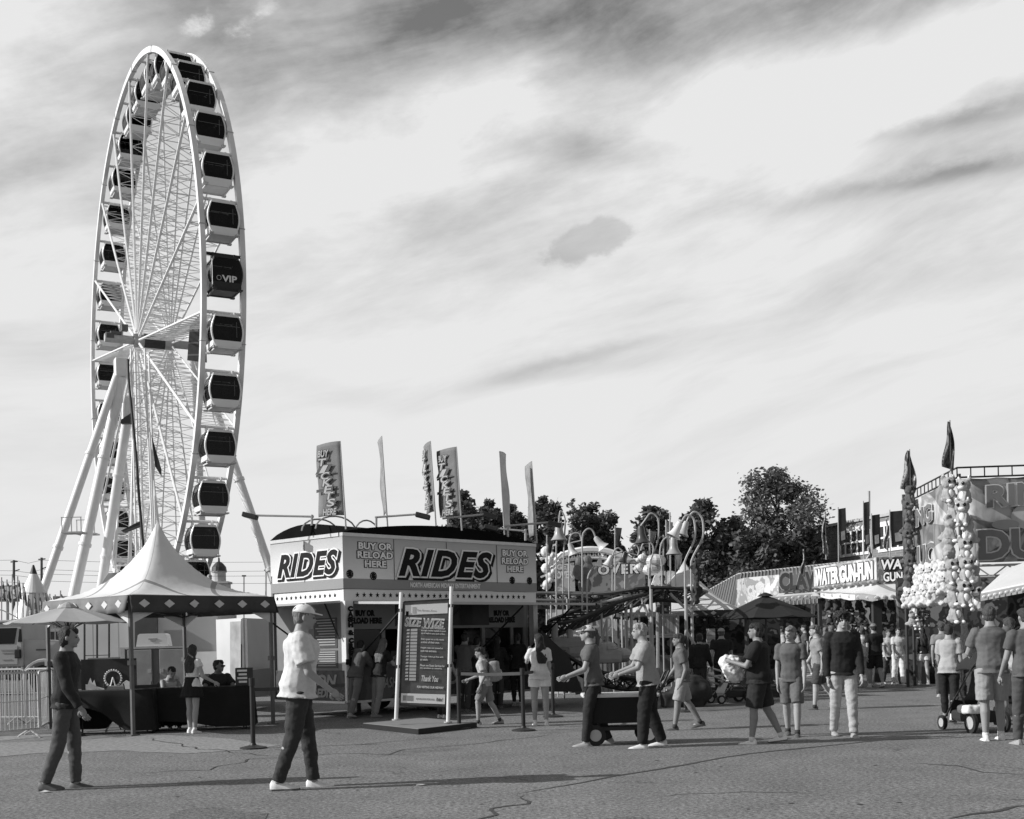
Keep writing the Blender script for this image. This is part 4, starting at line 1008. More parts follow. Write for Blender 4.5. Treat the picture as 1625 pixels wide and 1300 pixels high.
# ------------------------------------------------------------------ price board on its base
s48 = R(20)
SBc = G(672, 1149); 
sign = thing('price_board', 'freestanding SIZE WIZE price board between two white posts in front of the ticket booth', 'sign', (SBc.x, SBc.y, 0), 0)
platm = mat('base top grey', .22, .7, .15, 8)
c0, c1, c2, c3 = G(575, 1156), G(664, 1166), G(757, 1155), None
c3 = c0+(c2-c1)
MB().prism([p+UP*.0 for p in (c0, c1, c2, c3)], UP*.085).build('base', mat('base black edge', .012, .6, .2, 5), sign, True)
cc_ = (c0+c2)/2
MB().prism([cc_+(p-cc_)*.985+UP*.085 for p in (c0, c1, c2, c3)], UP*.006).build('base_top', platm, sign, True)
YS = 19.9
pL0, pR0 = W(628.5, 1143, YS), W(711, 1147, YS); pL1, pR1 = W(637, 940, YS), W(716.5, 931, YS)
for a, b in ((pL0, pL1), (pR0, pR1)):
    MB().tube(a, b, .033, n=12).build('post', mat('white post paint', .72, .45, .05, 2), sign, True)
    MB().tube(a, a+UP*.02, .07, n=12).build('post_foot', wgrey, sign, True)
    for tt in (.42, .86): 
        p = a.lerp(b, tt); MB().box(p, (.09, .06, .05)).build('clamp', dsteel, sign, True)
q00, q10, q11, q01 = W(634.5, 1119, YS), W(708, 1122, YS), W(713, 951, YS), W(640.5, 955, YS)
MB().prism([q00, q10, q11, q01], (0, .03, 0)).build('panel', mat('price board print', .11, .45, .35, 7.0), sign, True)
m_ = MB()
for a, b in ((q00, q10), (q10, q11), (q11, q01), (q01, q00)): m_.tube(a, b, .012, n=4)
m_.build('panel_frame', black, sign, True)
pr = (q10-q00).normalized(); pu = (q01-q00).normalized(); PWd = (q10-q00).length; PHt = (q01-q00).length
pnn = pr.cross(pu).normalized()
def SP(u, v, l=.0): return q00.lerp(q10, u).lerp(q01.lerp(q11, u), v)+pnn*l
def patchq(u0, u1, v0, v1, m_, name, l=.004): return MB().prism([SP(u0, v0, l), SP(u1, v0, l), SP(u1, v1, l), SP(u0, v1, l)], pnn*.003).build(name, m_, sign, True)
patchq(.04, .97, .87, .965, letw, 'header_strip'); patchq(.02, .97, .025, .115, letw, 'footer_strip')
text('San Benito Row', SP(.30, .905, .008), pr, pu, .32, .03, mat('faint print', .5, .5, .05, 3), sign, depth=.002)
patchq(.2, .27, .885, .945, mat('faint print', .5, .5, .05, 3), 'header_logo', .008); patchq(.06, .12, .86, .905, letb, 'phone_icon', .009)
text('SIZE WIZE', SP(.05, .765, .006), pr, pu, PWd*.84, PHt*.08, letw, sign, shear=.2, off=.05, depth=.003)
text('SIZE WIZE', SP(.052, .768, .012), pr, pu, PWd*.82, PHt*.07, mat('sign mid grey', .35, .5, .1, 3), sign, shear=.2, off=.0, depth=.002)
m_ = MB()
for k in range(16):
    v = .715-.0315*k
    m_.prism([SP(.18, v-.004, .006), SP(.325, v-.004, .006), SP(.325, v+.020, .006), SP(.18, v+.020, .006)], pnn*.003)
m_.build('ticket_columns', mat('ticket strip', .5, .5, .1, 5), sign, True)
m_ = MB()
for k in range(16):
    v = .715-.0315*k
    m_.prism([SP(.09, v, .006), SP(.15, v, .006), SP(.155, v+.018, .006), SP(.10, v+.018, .006)], pnn*.003)
m_.build('price_numbers', letw, sign, True)
lines = ['You must have a wristband or', 'enough credits loaded on your', 'card before you join a line.', '', 'Every guest on a ride needs', 'a ticket of their own.', '', 'Height rules are posted at', 'each ride entrance.', '', 'Younger riders go free with', 'an adult.', '', 'Please see Guest Services for', 'any questions or concerns.']
for k, s_ in enumerate(lines):
    if s_: text(s_, SP(.41, .735-.0275*k, .006), pr, pu, PWd*.53*len(s_)/29, PHt*.020, letw, sign, off=.015, depth=.002)
text('Thank You', SP(.45, .235, .006), pr, pu, PWd*.36, PHt*.055, letw, sign, shear=.3, off=.02, depth=.003)
text('FOR VISITING OUR MIDWAY', SP(.36, .17, .006), pr, pu, PWd*.57, PHt*.021, letw, sign, off=.03, depth=.002)
MB().prism([SP(.06, .045, .008), SP(.28, .045, .008), SP(.28, .095, .008), SP(.06, .095, .008)], pnn*.002).build('footer_logo', letg, sign, True)
text('GOOD FUN FOR ALL', SP(.34, .058, .008), pr, pu, PWd*.4, PHt*.018, letg, sign, depth=.002)
text('Rides!', SP(.78, .05, .008), pr, pu, PWd*.14, PHt*.035, letb, sign, shear=.3, depth=.002)
# ------------------------------------------------------------------ queue posts and belts
def stanchion(p, label, h=.98):
    t = thing('queue_post', label, 'queue post', p, 0, 'black queue posts by the booth')
    MB().tube((0, 0, 0), (0, 0, h), .033, n=12).build('post', black, t)
    MB().lathe([(.19, 0), (.19, .02), (.05, .05), (.034, .08)], n=20).build('base', mat('post base', .03, .5, .2, 5), t)
    MB().tube((0, 0, h-.09), (0, 0, h+.02), .042, n=12).build('belt_head', black, t); return t
def belt(a, b, h, label):
    o = MB().prism([a+UP*(h-.05), a.lerp(b, .5)+UP*(h-.065), b+UP*(h-.05), b+UP*(h), a.lerp(b, .5)+UP*(h-.015), a+UP*h], (0, .006, 0)).build('queue_belt', mat('belt webbing', .05, .7, .2, 8), None, origin=a+UP*h)
    tag(o, label, 'belt', 'belts between the queue posts'); return o
q1, q2, q3, q4, q5 = G(402, 1188), G(729, 1157), G(831, 1160), G(878, 1138), G(1088, 1130)
for p, l in ((q1, 'black queue post standing left of the tall man in the white cap'), (q2, 'black queue post just right of the price board'), (q3, 'black round-based queue post beside the long-haired woman'), (q4, 'black queue post behind the long-haired woman'), (q5, 'black queue post between the walkers and the wood planks')):
    stanchion(p, l)
belt(q2, q3, .94, 'black belt from the price board post to the long-haired woman')
belt(q3, q4, .94, 'black belt passing behind the long-haired woman')
belt(q1, q1+b1*1.4+Vector((.2, 0, 0)), .86, 'pale belt leaving the leftmost queue post')
# ------------------------------------------------------------------ crowd barriers
def barrier(a, b, label, n=14, h=1.10, ret=True):
    L = (b-a).length; rz = math.atan2((b-a).y, (b-a).x)
    t = thing('crowd_barrier', label, 'barrier', a, rz, 'steel crowd barriers at the left')
    z0 = .14
    MB().path([(0, 0, z0), (0, 0, h-.07), (.02, 0, h-.02), (.07, 0, h), (L-.07, 0, h), (L-.02, 0, h-.02), (L, 0, h-.07), (L, 0, z0)], .021, n=8, closed=True).build('frame', alum, t)
    for k in range(1, n): MB().tube((L*k/n, 0, z0), (L*k/n, 0, h), .009, n=5).build('bar', alum, t)
    MB().tube((0, 0, .62), (L, 0, .62), .008, n=4).build('mid_rail', alum, t)
    for x in (.2, L-.2): MB().path([(x, -.28, .0), (x, -.25, .03), (x, 0, z0), (x, .25, .03), (x, .28, 0)], .014, n=5).build('foot', alum, t)
    return t
k1 = G(66, 1165)
barrier(G(-62, 1181), G(62, 1169), 'steel crowd barrier nearest the left edge of the picture', 18)
barrier(G(64, 1167), G(86, 1152), 'steel crowd barrier turning away behind the person in dark clothes', 12)
barrier(XY(-30, 24.2), XY(40, 24.0), 'far steel crowd barrier in front of the truck cab', 14)
barrier(XY(43, 24.0), XY(88, 23.8), 'far steel crowd barrier in front of the truck wheel', 10)
# ------------------------------------------------------------------ people
def remeshed(mb, voxel, it=3, fac=.5):
    me = bpy.data.meshes.new('tmp'); me.from_pydata([tuple(p) for p in mb.v], [], mb.f)
    bm = bmesh.new(); bm.from_mesh(me); bmesh.ops.recalc_face_normals(bm, faces=bm.faces[:]); bm.to_mesh(me); bm.free()
    o = bpy.data.objects.new('tmp', me); COL.objects.link(o)
    m = o.modifiers.new('r', 'REMESH'); m.mode = 'VOXEL'; m.voxel_size = voxel
    s = o.modifiers.new('s', 'SMOOTH'); s.factor = fac; s.iterations = it
    dg = bpy.context.evaluated_depsgraph_get(); dg.update(); e = bpy.data.meshes.new_from_object(o.evaluated_get(dg))
    out = MB(); out.v = [v.co.copy() for v in e.vertices]; out.f = [tuple(p.vertices) for p in e.polygons]
    nn = [v.normal.copy() for v in e.vertices]
    bpy.data.objects.remove(o); bpy.data.meshes.remove(me); bpy.data.meshes.remove(e)
    return out, nn
def ripple(mb, nn, amp, sc=(9, 9, 14), seed=0.0):
    for i, p in enumerate(mb.v):
        q = Vector((p.x*sc[0]+seed, p.y*sc[1], p.z*sc[2])); a = noise.noise(q)+.5*noise.noise(q*2.1)
        mb.v[i] = p+nn[i]*(a*amp)
def skinm(v): return mat('skin %.2f' % v, v, .55, .08, 8)
def clothm(v, nm='cloth'): return mat('%s %.3f' % (nm, v), v, .85, .10, 30, bump=.25, bscale=160)
pid = [0]
def person(label, loc, yaw, h=1.72, wide=1.0, fem=False, legs=(9, 6, -9, 12), armL=(-15, 8, 20, 0), armR=(15, 8, 20, 0), lean=2, head=(0, 0),
           top=('tee', .3), bottom=('jeans', .06), shoes=.6, skin=.36, hair=('short', .03), cap=None, seated=None, vx=.012, group=None, print_=None, lift=0.0):
    pid[0] += 1; sd = pid[0]*3.7
    t = thing('person', label, 'person', (loc.x, loc.y, loc.z+lift), R(yaw), group)
    TH, SH = .243*h, .243*h
    def legpts(a, k, s, hip):
        a, k = R(a), R(k); K = hip+Vector((math.sin(a)*TH, s*.004*h, -math.cos(a)*TH)); A = K+Vector((math.sin(a-k)*SH, 0, -math.cos(a-k)*SH)); return K, A
    drop = [math.cos(R(legs[i]))*TH+math.cos(R(legs[i]-legs[i+1]))*SH for i in (0, 2)]
    zh = (max(drop)+.042*h) if seated is None else seated
    hipc = Vector((0, 0, zh)); hipL = hipc+Vector((0, .050*h*wide, -.012*h)); hipR = hipc-Vector((0, .050*h*wide, .012*h))
    LK, LA = legpts(legs[0], legs[1], 1, hipL); RK, RA = legpts(legs[2], legs[3], -1, hipR)
    sp_ = Vector((math.sin(R(lean)), 0, math.cos(R(lean)))); fx = Vector((math.cos(R(lean)), 0, -math.sin(R(lean)))); yv = Vector((0, 1, 0))
    def T(tt, x=0.0, y=0.0): return hipc+sp_*(tt*h)+fx*(x*h)+yv*(y*h)
    wst = (.066 if fem else .076)*wide; hpw = (.096 if fem else .090)*wide; chs = (.084 if fem else .094)*wide; shw = (.096 if fem else .110)*(1+(wide-1)*.5)
    dp = wide
    prof = [(-.050, .040, .060, 0), (-.02, .060*dp, hpw*.95, -.004), (.015, .066*dp, hpw, -.006), (.06, .058*dp, (hpw+wst)/2, -.002), (.11, .053*dp, wst, .002), (.165, .058*dp, (wst+chs)/2, .004),
            (.210, .065*dp, chs, .006), (.245, .060*dp, shw*.90, 0), (.268, .048, shw*.72, -.004), (.288, .038, shw*.46, -.006), (.308, .034, .038, -.004), (.350, .032, .033, .004)]
    def rings(pr, add=0.0, n=16, ts_=None):
        out = []
        for (tt, rx, ry, x) in pr:
            out.append([T(tt, x+(rx+add)*math.copysign(abs(math.cos(2*math.pi*i/n))**.85, math.cos(2*math.pi*i/n)), (ry+add)*math.copysign(abs(math.sin(2*math.pi*i/n))**.85, math.sin(2*math.pi*i/n))) for i in range(n)])
        return out
    # arms
    S = {}
    for nm, s, (sw, ab, el, tw_) in (('L', 1, armL), ('R', -1, armR)):
        sh = T(.250, -.002, s*(shw-.012)); sw_, ab_, el_, tq = R(sw-lean*0), R(ab), R(el), R(tw_)
        d1 = Vector((math.sin(sw_)*math.cos(ab_), s*math.sin(ab_), -math.cos(sw_)*math.cos(ab_)))
        a2 = sw_+el_; d2 = Vector((math.sin(a2)*math.cos(tq), -s*math.sin(tq), -math.cos(a2)*math.cos(tq)*1.0)).normalized()
        E_ = sh+d1*.170*h; Wr = E_+d2*.148*h; S[nm] = (sh, E_, Wr, d1, d2, s)
    b = MB(); b.loft(rings(prof))
    for K, A, H_ in ((LK, LA, hipL), (RK, RA, hipR)):
        b.tube(H_, K, .052*h*wide**.7, .034*h, n=12); b.ell(K, .034*h); d = (A-K); c1 = K+d*.28+Vector((-.006*h, 0, 0))
        b.tube(K, c1, .032*h, .035*h, n=12); b.ell(c1, .035*h, 10, 6); b.tube(c1, A, .034*h, .020*h, n=12); b.ell(A, .022*h)
    for nm in S:
        sh, E_, Wr, d1, d2, s = S[nm]
        b.ell(sh, (.032*h*wide**.4,)*3); b.tube(sh, E_, .029*h*wide**.4, .022*h, n=10); b.ell(E_, .0225*h); b.tube(E_, Wr, .0225*h, .0145*h, n=10); b.ell(Wr, .015*h)
    HM = Matrix.Rotation(R(head[0]), 3, 'Z') @ Matrix.Rotation(R(head[1]), 3, 'Y') ; hc = T(.376, .014)
    def Hp(x, y, z): return hc+HM @ Vector((x*h, y*h, z*h))
    b.tube(T(.28), Hp(-.008, 0, -.03), .037*h, .033*h, n=12)
    b.ell(Hp(-.006, 0, .013), (.053*h, .042*h, .050*h), 16, 12, HM); b.ell(Hp(.010, 0, -.016), (.041*h, .035*h, .048*h), 14, 10, HM)
    b.ell(Hp(.034, 0, -.050), (.015*h, .017*h, .011*h), 8, 6, HM); b.ell(Hp(.053, 0, -.014), (.010*h, .0075*h, .013*h), 8, 6, HM); b.ell(Hp(.045, 0, .008), (.008*h, .028*h, .006*h), 8, 6, HM)
    for s in (-1, 1): b.ell(Hp(-.002, s*.043, -.006), (.011*h, .006*h, .017*h), 8, 6, HM)
    b.ell(Hp(.046, 0, -.034), (.007*h, .013*h, .0045*h), 8, 6, HM)
    body, nn = remeshed(b, vx*.85, 2)
    for nm in S:      # hands with separate fingers
        sh, E_, Wr, d1, d2, s = S[nm]
        lat = Vector((d2.z, 0, -d2.x)); lat = lat.normalized() if lat.length > .1 else Vector((1, 0, 0)); th_ = d2.cross(lat).normalized()
        M = Matrix((th_, lat, d2)).transposed()
        body.ell(Wr+d2*.026*h, (.0095*h, .021*h, .032*h), 10, 8, M)
        curl = th_*(-s if True else s)
        if (th_*s).y > 0: inn = -th_*s if s > 0 else th_*s
        inn = th_ if th_.y*s < 0 else -th_
        for k, (off, L_) in enumerate(((-.0150, .036), (-.005, .043), (.0055, .041), (.0150, .033))):
            p0 = Wr+d2*.050*h+lat*off*h; p1 = p0+(d2*.9+inn*.30).normalized()*L_*.5*h; p2 = p1+(d2*.6+inn*.75).normalized()*L_*.5*h
            body.path([p0, p1, p2], [.0055*h, .005*h, .0042*h], n=6)
        p0 = Wr+d2*.014*h+lat*.018*h; p1 = p0+(d2*.7+lat*.7+inn*.2)*.018*h; body.path([p0, p1, p1+(d2*.9+inn*.3)*.018*h], [.0065*h, .0058*h, .005*h], n=6)
    bo = body.build('body', skinm(skin), t, smooth=True)
    # eyes and mouth
    for s in (-1, 1): MB().ell(Hp(.0475, s*.0165, .000), (.0045*h, .0075*h, .0042*h), 8, 6, HM).build('eye', mat('eye dark', .02, .3, .1, 3), t, smooth=True)
    MB().ell(Hp(.0515, 0, -.0345), (.0035*h, .012*h, .0016*h), 8, 6, HM).build('mouth', mat('lip tone', .13, .6, .1, 3), t, smooth=True)
    # top
    kind, tv = top; cm = clothm(tv)
    hem = -.045 if kind in ('tee', 'hoodie', 'long', 'loose') else (-.005 if kind == 'tank' else -.02)
    add = {'tee': .011, 'tank': .006, 'hoodie': .018, 'long': .012, 'loose': .018, 'crop': .006}[kind]
    pr = [(tt, rx, ry, x) for (tt, rx, ry, x) in prof if tt > hem+.01 and tt <= (.292 if kind != 'tank' else .272)]
    f0 = prof[1] if hem < -.02 else prof[2]
    pr = [(hem, max(f0[1], .06*dp)+(.012 if kind != 'loose' else .020), max(f0[2], hpw*.98)+(.012 if kind != 'loose' else .020), -.004)]+pr
    m_ = MB(); m_.loft(rings(pr, add))
    slv = {'tee': .62, 'loose': .72, 'hoodie': 2, 'long': 2, 'tank': .0, 'crop': .35}[kind]
    for nm in S:
        sh, E_, Wr, d1, d2, s = S[nm]
        if slv > 0: m_.ell(sh, ((.032*wide**.4+add)*h,)*3)
        if 0 < slv <= 1: m_.tube(sh, sh.lerp(E_, slv), (.030*wide**.4+add)*h, (.030*wide**.3+add*1.3)*h, n=12)
        elif slv > 1: m_.tube(sh, E_, (.030*wide**.4+add)*h, (.025+add)*h, n=12); m_.ell(E_, (.025+add)*h); m_.tube(E_, E_.lerp(Wr, .93), (.025+add)*h, (.017+add*.7)*h, n=12)
    if kind == 'hoodie': m_.ell(T(.295, -.05), (.035*h, .06*h, .035*h))
    tb, nn = remeshed(m_, vx, 3); ripple(tb, nn, .0085*h/1.7, (9, 9, 10), sd)
    tb.build({'tee': 't_shirt', 'hoodie': 'hoodie', 'long': 'long_sleeve_top', 'tank': 'tank_top', 'loose': 'loose_shirt', 'crop': 'cropped_top'}[kind], cm, t, smooth=True)
    if kind not in ('hoodie', 'tank'):
        n_ = 14; MB().path([T(.290, -.004+.040*math.cos(2*math.pi*i/n_)+(.006 if kind == 'x' else 0), .050*math.sin(2*math.pi*i/n_)) for i in range(n_)], .0045*h, n=5, closed=True).build('collar', clothm(tv*.8), t, smooth=True)
    # bottom
    kind, bv = bottom; cm = clothm(bv, 'trouser cloth')
    pr = [(tt, rx, ry, x) for (tt, rx, ry, x) in prof if -.055 < tt <= .062]
    pr[-1] = (.055, pr[-1][1]-.004, pr[-1][2]-.004, pr[-1][3])
    m_ = MB()
    if kind == 'skirt':
        rr = []
        N_ = 40
        for q_ in range(7):
            v = q_/6; z_ = .085-.30*v*.75; base_r = (.066+.050*v, .080+.055*v)
            rr.append([T(z_, -.004+(base_r[0]*(1+.05*v*math.sin(i*1.9)))*math.cos(2*math.pi*i/N_), (base_r[1]*(1+.05*v*math.sin(i*1.9)))*math.sin(2*math.pi*i/N_)) for i in range(N_)])
        m_.loft(rr); m_.build('skirt', cm, t, smooth=True)
    else:
        m_.loft(rings(pr, .005))
        for K, A, H_ in ((LK, LA, hipL), (RK, RA, hipR)):
            w_ = wide**.7
            if kind in ('jeans', 'loose'):
                ex = .010 if kind == 'loose' else .0
                m_.tube(H_, K, (.056*w_+ex)*h, (.043+ex)*h, n=14); m_.ell(K, (.043+ex)*h); m_.tube(K, A.lerp(K, .02), (.043+ex)*h, (.033+ex)*h, n=14)
            elif kind == 'leggings':
                m_.tube(H_, K, .057*w_*h, .038*h, n=14); m_.ell(K, .038*h); c1 = K+(A-K)*.28+Vector((-.006*h, 0, 0)); m_.tube(K, c1, .037*h, .040*h, n=12); m_.ell(c1, .040*h, 10, 6); m_.tube(c1, A.lerp(K, .1), .039*h, .024*h, n=12)
            else:
                fr_ = .92 if kind == 'shorts' else .45
                e_ = H_.lerp(K, fr_); m_.tube(H_, e_, .062*w_*h, (.056 if kind == 'shorts' else .063)*h*w_, n=14)
        bb, nn = remeshed(m_, vx, 3); ripple(bb, nn, .009*h/1.7, (10, 10, 13), sd+5)
        bb.build({'jeans': 'jeans', 'loose': 'loose_trousers', 'leggings': 'leggings', 'shorts': 'shorts', 'brief': 'short_shorts'}[kind], cm, t, smooth=True)
    # shoes
    for K, A, a, k in ((LK, LA, legs[0], legs[1]), (RK, RA, legs[2], legs[3])):
        lf = (A.z-.042*h); pitch = 0.0
        if seated is None and lf > .01: pitch = min(48, max(8, (lf/.075/h)*30)) * (1 if (a-k) < 4 else -.5)
        Mf = Matrix.Rotation(R(pitch), 3, 'Y'); 
        m_ = MB(); rr = []
        for (x, w2, z0, z1) in ((-.040, .014, -.038, -.006), (-.030, .021, -.042, .012), (-.005, .023, -.042, .012), (.030, .023, -.042, -.004), (.065, .028, -.042, -.014), (.090, .026, -.042, -.020), (.108, .015, -.039, -.028)):
            rr.append([A+Mf @ Vector((x*h, w2*h*cx, (z0+(z1-z0)*cz)*h)) for cx, cz in ((-1, 0), (1, 0), (1.0, .35), (.75, .8), (.3, 1), (-.3, 1), (-.75, .8), (-1.0, .35))])
        m_.loft(rr); so_ = m_.build('shoe', mat('shoe %.2f' % shoes, shoes, .6, .15, 20), t, smooth='auto')
        ss = MB(); ss.loft([[A+Mf @ Vector((x*h*1.03, y_*h*1.08, z_*h)) for x, y_ in ((-.042, -.012), (-.03, -.022), (.03, -.023), (.07, -.028), (.1, -.022), (.112, 0), (.1, .022), (.07, .028), (.03, .023), (-.03, .022), (-.042, .012))] for z_ in (-.0425, -.033)])
        ss.build('sole', mat('sole rubber', .55 if shoes > .3 else .12, .7, .1, 10), so_)
        if kind in ('shorts', 'brief', 'skirt', 'leggings'):
            MB().tube(A+Vector((0, 0, -.01*h)), A+(K-A).normalized()*.03*h, .0245*h, .0235*h, n=10).build('sock', mat('sock cloth %d' % (shoes > .3), .65 if shoes > .3 else .04, .8, .1, 20), t, smooth=True)
    # hair
    kind, hv = hair
    if kind != 'none':
        m_ = MB(); hm = mat('hair %.3f' % hv, hv, .5, .45, 40, bump=.8, bscale=90)
        if kind == 'curly': m_.ell(Hp(-.010, 0, .026), (.066*h, .060*h, .058*h), 16, 12, HM); m_.ell(Hp(.018, 0, .050), (.042*h, .046*h, .028*h), 12, 8, HM)
        else: m_.ell(Hp(-.014, 0, .018), (.053*h, .0465*h, .050*h), 16, 12, HM); m_.ell(Hp(.008, .008, .036), (.046*h, .038*h, .030*h), 12, 8, HM); m_.ell(Hp(-.026, 0, -.014), (.034*h, .040*h, .038*h), 12, 8, HM)
        if kind == 'long':
            rr = []
            for (z_, x_, w_, d_) in ((.03, -.02, .046, .040), (-.03, -.034, .046, .028), (-.08, -.050, .060, .026), (-.14, -.066, .066, .028), (-.20, -.076, .064, .026), (-.25, -.080, .044, .018)):
                c = hc+HM @ Vector((x_*h, 0, 0))+sp_*(z_*h); rr.append([c+HM @ Vector((math.cos(2*math.pi*i/14)*d_*h, math.sin(2*math.pi*i/14)*w_*h, 0)) for i in range(14)])
            m_.loft(rr)
        if kind == 'bob' or kind == 'mid':
            m_.ell(Hp(-.022, 0, -.02), (.038*h, .050*h, .052*h), 12, 8, HM)
        if kind == 'tail': m_.ell(Hp(-.07, 0, .02), (.022*h, .02*h, .02*h)); m_.loft([[hc+HM @ Vector((x_*h+math.cos(2*math.pi*i/10)*r_*h, math.sin(2*math.pi*i/10)*r_*h, z_*h)) for i in range(10)] for (x_, z_, r_) in ((-.075, .02, .016), (-.085, -.03, .018), (-.08, -.09, .015), (-.076, -.13, .006))])
        hb, nn = remeshed(m_, vx*.8, 1)
        amp = {'curly': .024, 'long': .012}.get(kind, .011)*h/1.7; f_ = {'curly': 40, 'long': 22}.get(kind, 30)
        ripple(hb, nn, amp, (f_, f_, f_ if kind == 'curly' else 8), sd); hb.build('hair', hm, t, smooth=True)
    if cap is not None:
        m_ = MB(); cz = .022; rr = []
        for j in range(7):
            a_ = math.pi/2*j/6.4; rr.append([Hp(-.008+math.cos(a_)*.060*math.cos(2*math.pi*i/18), math.cos(a_)*.051*math.sin(2*math.pi*i/18), cz+.048*math.sin(a_)) for i in range(18)])
        m_.loft(rr); c_ = m_.build('cap', clothm(cap, 'cap cloth'), t, smooth=True)
        pts = [Hp(.035+.055*math.cos(R(q_)), .043*math.sin(R(q_)), cz+.002-.006*math.cos(R(q_))) for q_ in range(-90, 91, 15)]
        MB().prism(pts, HM @ Vector((0, 0, .006*h))).build('brim', clothm(cap, 'cap cloth'), c_)
    if print_ is not None:
        M2 = MB(); M2.prism([T(.10, .085, -.03), T(.10, .085, .03), T(.17, .085, .03), T(.17, .085, -.03)], fx*.004); 
    return t, S, T, Hp
def worldp(t, p): return pmat(t) @ p
STAND = (3, 3, -3, 3)
# --- near the camera
person('person in dark coat and camouflage trousers walking at the far left edge', G(108, 1252), 4, 1.76, .98, legs=(6, 4, -8, 12), armL=(-14, 6, 16, 0), armR=(12, 6, 18, 0), top=('long', .02), bottom=('jeans', .08), shoes=.10, skin=.25, hair=('mid', .02), vx=.010)
person('tall man in white cap, loose pale shirt and dark jeans striding right before the booth', G(478, 1251), 8, 1.93, 1.22, legs=(9, 3, -8, 12), armL=(-16, 10, 22, 0), armR=(14, 10, 35, 10), lean=4, head=(0, 8), top=('loose', .60), bottom=('jeans', .035), shoes=.80, skin=.30, hair=('short', .15), cap=.75, vx=.010)
person('woman in pale vest and white cap, nearer the booth of the two pushing the wagon', G(944, 1183), 178, 1.69, 1.05, True, legs=(12, 6, -8, 12), armL=(20, 8, 50, 0), armR=(10, 8, 60, 0), lean=4, top=('tee', .10), bottom=('jeans', .02), shoes=.35, skin=.3, hair=('tail', .08), cap=.6)
person('man in loose grey shirt and black trousers pushing the wagon', G(1030, 1186), 180, 1.70, 1.12, legs=(9, 4, -7, 12), armL=(22, 10, 50, 0), armR=(26, 10, 45, 0), lean=6, top=('loose', .30), bottom=('loose', .012), shoes=.7, skin=.3, hair=('short', .35))
person('person in dark grey top and pale shorts following the wagon', G(1084, 1158), 182, 1.56, 1.0, True, legs=(14, 6, -14, 18), armL=(-10, 6, 30, 0), armR=(15, 6, 25, 0), top=('tee', .12), bottom=('shorts', .32), shoes=.1, skin=.22, hair=('tail', .05))
pT = person('heavyset person in black tee and shorts holding a white bundle, before the black umbrella', G(1207, 1180), 160, 1.66, 1.32, legs=(9, 4, -11, 16), armL=(25, 14, 80, 25), armR=(20, 14, 75, 25), lean=1, head=(10, 0), top=('loose', .012), bottom=('shorts', .02), shoes=.8, skin=.22, hair=('bob', .02))
person('teenager in grey tee and shorts with tousled fair hair, right of the person in black', G(1258, 1168), -110, 1.62, .95, legs=(12, 4, -8, 10), armL=(8, 8, 12, 0), armR=(-8, 8, 15, 0), head=(-25, 5), top=('tee', .11), bottom=('shorts', .13), shoes=.12, skin=.33, hair=('bob', .20))
person('person in light grey tee and dark shorts walking behind the teenager', G(1300, 1126), 175, 1.66, 1.0, legs=(10, 6, -18, 14), top=('tee', .26), bottom=('shorts', .06), shoes=.12, skin=.38, hair=('short', .12), lean=3)
person('young man with curly dark hair, black long sleeves and pale trousers facing the camera', G(1340, 1169), -92, 1.80, .98, legs=(12, 4, -8, 12), armL=(10, 7, 14, 0), armR=(-10, 7, 20, 0), top=('long', .014), bottom=('jeans', .42), shoes=.35, skin=.34, hair=('curly', .015), vx=.010)
person('man in grey polo shirt and pale shorts pushing the stroller at the right', G(1577, 1175), 82, 1.80, 1.12, legs=(-2, 2, 12, 16), armL=(30, 12, 55, 15), armR=(28, 12, 40, 10), lean=4, head=(-10, 5), top=('tee', .125), bottom=('shorts', .30), shoes=.75, skin=.28, hair=('short', .06), vx=.010)
person('woman in pale top and black leggings walking left of the stroller', G(1508, 1147), 60, 1.60, 1.0, True, legs=(10, 6, -14, 18), armL=(15, 8, 30, 0), armR=(-5, 8, 30, 0), lean=5, top=('tee', .38), bottom=('leggings', .012), shoes=.8, skin=.3, hair=('short', .03))
person('woman with very long dark hair bending over the stroller', G(1536, 1140), 55, 1.62, .95, True, legs=STAND, armL=(40, 6, 40, 0), armR=(35, 6, 45, 0), lean=10, head=(0, 15), top=('tee', .22), bottom=('jeans', .05), shoes=.4, skin=.3, hair=('long', .02))
person('person in dark grey tee cut by the right edge of the picture', G(1634, 1182), 95, 1.76, 1.1, legs=(8, 4, -8, 10), armL=(10, 12, 25, 0), armR=(5, 12, 20, 0), top=('tee', .09), bottom=('jeans', .07), shoes=.3, skin=.26, hair=('short', .04))
person('person in white top behind the man in the polo shirt', G(1606, 1158), 80, 1.66, 1.0, True, legs=STAND, top=('tee', .6), bottom=('shorts', .35), shoes=.5, skin=.3, hair=('tail', .05))
# --- booth customers
person('customer in grey hoodie and faded jeans leaning on the booth counter', G(566, 1139), 58, 1.60, 1.05, legs=(-6, 4, -18, 6), armL=(45, 8, 70, 5), armR=(40, 8, 75, 5), lean=16, head=(10, 10), top=('hoodie', .10), bottom=('jeans', .16), shoes=.3, skin=.28, hair=('short', .02))
person('customer in black top and tan trousers with fair long hair at the booth counter', G(603, 1138), 50, 1.62, 1.0, True, legs=(-4, 4, -12, 6), armL=(40, 8, 70, 5), armR=(35, 8, 85, 30), lean=12, head=(15, 12), top=('tee', .014), bottom=('jeans', .24), shoes=.2, skin=.35, hair=('long', .14))
boy, bS, bT, bH = person('boy in pale tee and grey shorts carrying a backpack, right of the price board', G(772, 1150), 172, 1.42, 1.0, legs=(22, 22, -12, 16), armL=(-15, 8, 40, 0), armR=(20, 8, 50, 0), lean=8, head=(15, 10), top=('tee', .42), bottom=('shorts', .20), shoes=.25, skin=.3, hair=('short', .03))
